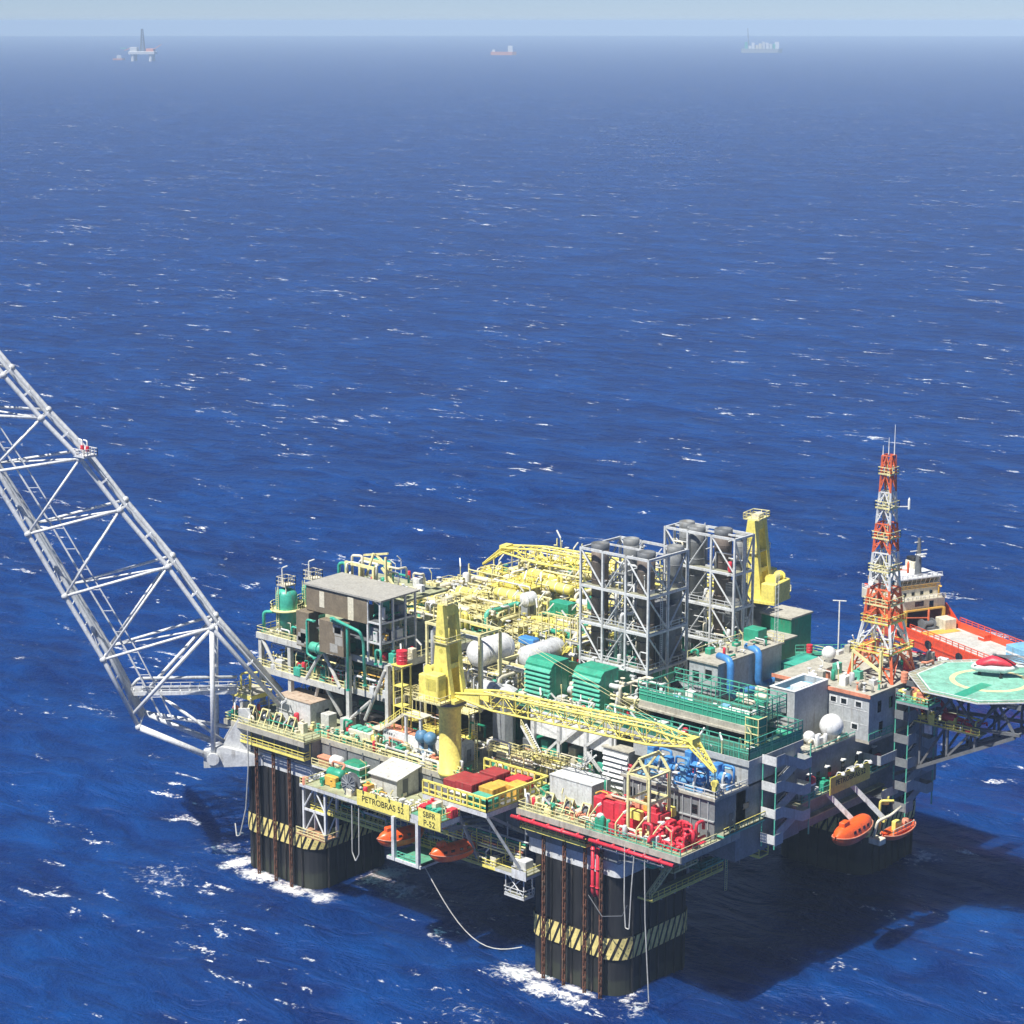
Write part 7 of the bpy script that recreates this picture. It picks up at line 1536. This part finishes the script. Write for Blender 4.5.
fittings(by('silver pipework module'), -12.6, 5.6, -28.6, -22, 36, 85, 50, 5, ('stack_steel', 'white', 'paleyellow', 'cream', 'steel')); fittings(by('crowded yellow'), -42, -16, -8.6, -2, 39, 86, 50, 6, ('paleyellow', 'cream', 'white', 'steel', 'seagreen')); fittings(by('middle yellow'), -42, -16, 8, 22, 39, 87, 50, 6.6, ('paleyellow', 'cream', 'white', 'steel', 'seagreen')); fittings(by('yellow and silver'), -14, 5, -9, 5, 38, 88, 50, 6, ('paleyellow', 'cream', 'white', 'steel', 'midgreen')); fittings(by('farthest yellow'), -42, -16, 24, 41, 39, 89, 40, 6.6, ('paleyellow', 'cream', 'white', 'steel'))
for lab, xa, xb, ya, yb, z, sd in (('crowded yellow', -42, -16, -8.5, 6, 39, 1), ('middle yellow', -42, -16, 8, 22, 39, 2), ('yellow and silver', -14, 5, -9, 5, 38, 3), ('yellow pipework module behind', -14, 7, 7, 21, 39, 4), ('silver pipework module', -12.6, 5.6, -28.6, -11, 36, 5)): grid_frames(by(lab), xa, xb, ya, yb, z + 1.5, 90 + sd, 9, ('paleyellow', 'yellow', 'paleyellow', 'cream', 'paleyellow')[sd - 1])
# side wall right of the front column and the space under the deck edge
sw = thing('side_gallery', 'tangle of pipes, ladders and short landings on the dark side wall over the water', 'gallery', (44, -10, 18))
for y, z, w_ in ((-34, 19, 6), (-27, 17.4, 6), (-18, 19.6, 7), (-9, 18, 6), (-30, 23.4, 8)):
    m = MB().box(43.6, 46.4, y, y + w_, z - .1, z); m.rail([(46.4, y, z), (46.4, y + w_, z)], 1.1, 1.4).rail([(43.6, y, z), (46.4, y, z)], 1.1, 1.4); m.bar((43.4, y + .4, z + 3), (46.2, y + .4, z), .14).bar((43.4, y + w_ - .4, z + 3), (46.2, y + w_ - .4, z), .14); m.build('landing', random.choice(('seagreen', 'paleyellow', 'steel')), sw)
for k in range(10): y = -36 + k * 3.4; MB().path([(43.9, y, 26.5), (43.9, y, 20 + k % 3), (43.9, y + 2.2, 20 + k % 3), (43.9, y + 2.2, 14)], .18, 6).build('drain_pipe', random.choice(('steel', 'midgreen', 'grey')), sw, True)
ladder(sw, 46.2, -20, 12, 26, 'paleyellow', 'y'); MB().path([(44.6, -42.6, 24.2), (48, -41.6, 22.6), (48.6, -36, 22.4), (48.6, -30, 23.6)], .34, 8).build('green_hose', 'midgreen', sw, True)
MB().stair((45.2, -39.6, 16.5), (45.2, -32.6, 21), 1.0, (1, 0, 0)).rail([(46.2, -39.6, 16.5), (46.2, -32.6, 21)], 1.1, 1.3).build('stair_flight', 'paleyellow', sw)
ue = thing('under_deck_rack', 'rack of pipes and short hangers in the shade between the left and front columns', 'pipe rack', (0, -42, 18))
for k in range(7): MB().path([(-23, -42.4 - k * .34, 20.6 - k * .3), (24, -42.4 - k * .34, 20.6 - k * .3)], .16, 6).build('pipe', ('steel', 'midgreen', 'paleyellow', 'grey', 'salmon', 'steel', 'paleyellow')[k], ue, True)
m = MB()
for k in range(13): x = -22.6 + k * 3.8; m.bar((x, -42, 23), (x, -42, 17.4), .16).bar((x, -42, 18), (x, -44.9, 18), .14)
m.build('hanger', 'steel', ue); fittings(ue, -16, 20, -45.6, -44.6, 16.5, 80, 26, 1.6, ('paleyellow', 'steel', 'midgreen', 'cream'))
m = MB()
for k in range(8): x = -20 + k * 5.6; m.rail([(x, -44.4, 19.2), (x + 3.6, -44.4, 19.2)], 1.1, 1.2)
m.build('railing', 'yellow', ue)
# slanted deck lamps with white heads along the edges of the decks
def deck_lamp(x, y, z, rz, label, grp):
    t = thing('edge_lamp', label, 'lamp', (x, y, z), grp); t.rotation_euler = (0, 0, rz)
    for nm, mb, mt in (('post', MB().tube((0, 0, 0), (0, 0, 2.2), .08, 6), 'paleyellow'), ('lamp_head', MB().bar((0, 0, 2.1), (.9, 0, 3.1), .24), 'lamp')):
        o = mb.build(nm, mt); o.location = (0, 0, 0); o.parent = t
        off = V(o['_o']); o.data.transform(Matrix.Translation(off))
for pts, lab, grp in (([(14 + k * 3.4, -28.1, 37.6) for k in range(5)], 'short slanted lamp on the edge rail in front of the green louvred intakes', 'lamps on the trestle edge'),
                      ([(30 + k * 4.2, -28.4, 38) for k in range(6)], 'short slanted lamp on the front edge of the lower green mesh deck', 'lamps on the mesh deck edge'),
                      ([(-42 + k * 4.2, -45.4, 27.5) for k in range(4)], 'short slanted lamp on the left corner railing above the column', 'lamps on the left deck corner'),
                      ([(26 + k * 5, -45.4, 27.5) for k in range(3)], 'short slanted lamp on the deck rail before the white winch house', 'lamps by the front winch house'),
                      ([(-13.2, -33 + k * 5, 41) for k in range(4)], 'short slanted lamp on the right edge of the module under the brown house', 'lamps beside the brown house'),
                      ([(50.4, 4 + k * 5, 42.1) for k in range(4)], 'short slanted lamp around the foot of the red and white mast', 'lamps around the mast foot')):
    for i, p in enumerate(pts): deck_lamp(*p, 2.4 + i * 1.3, lab, grp)
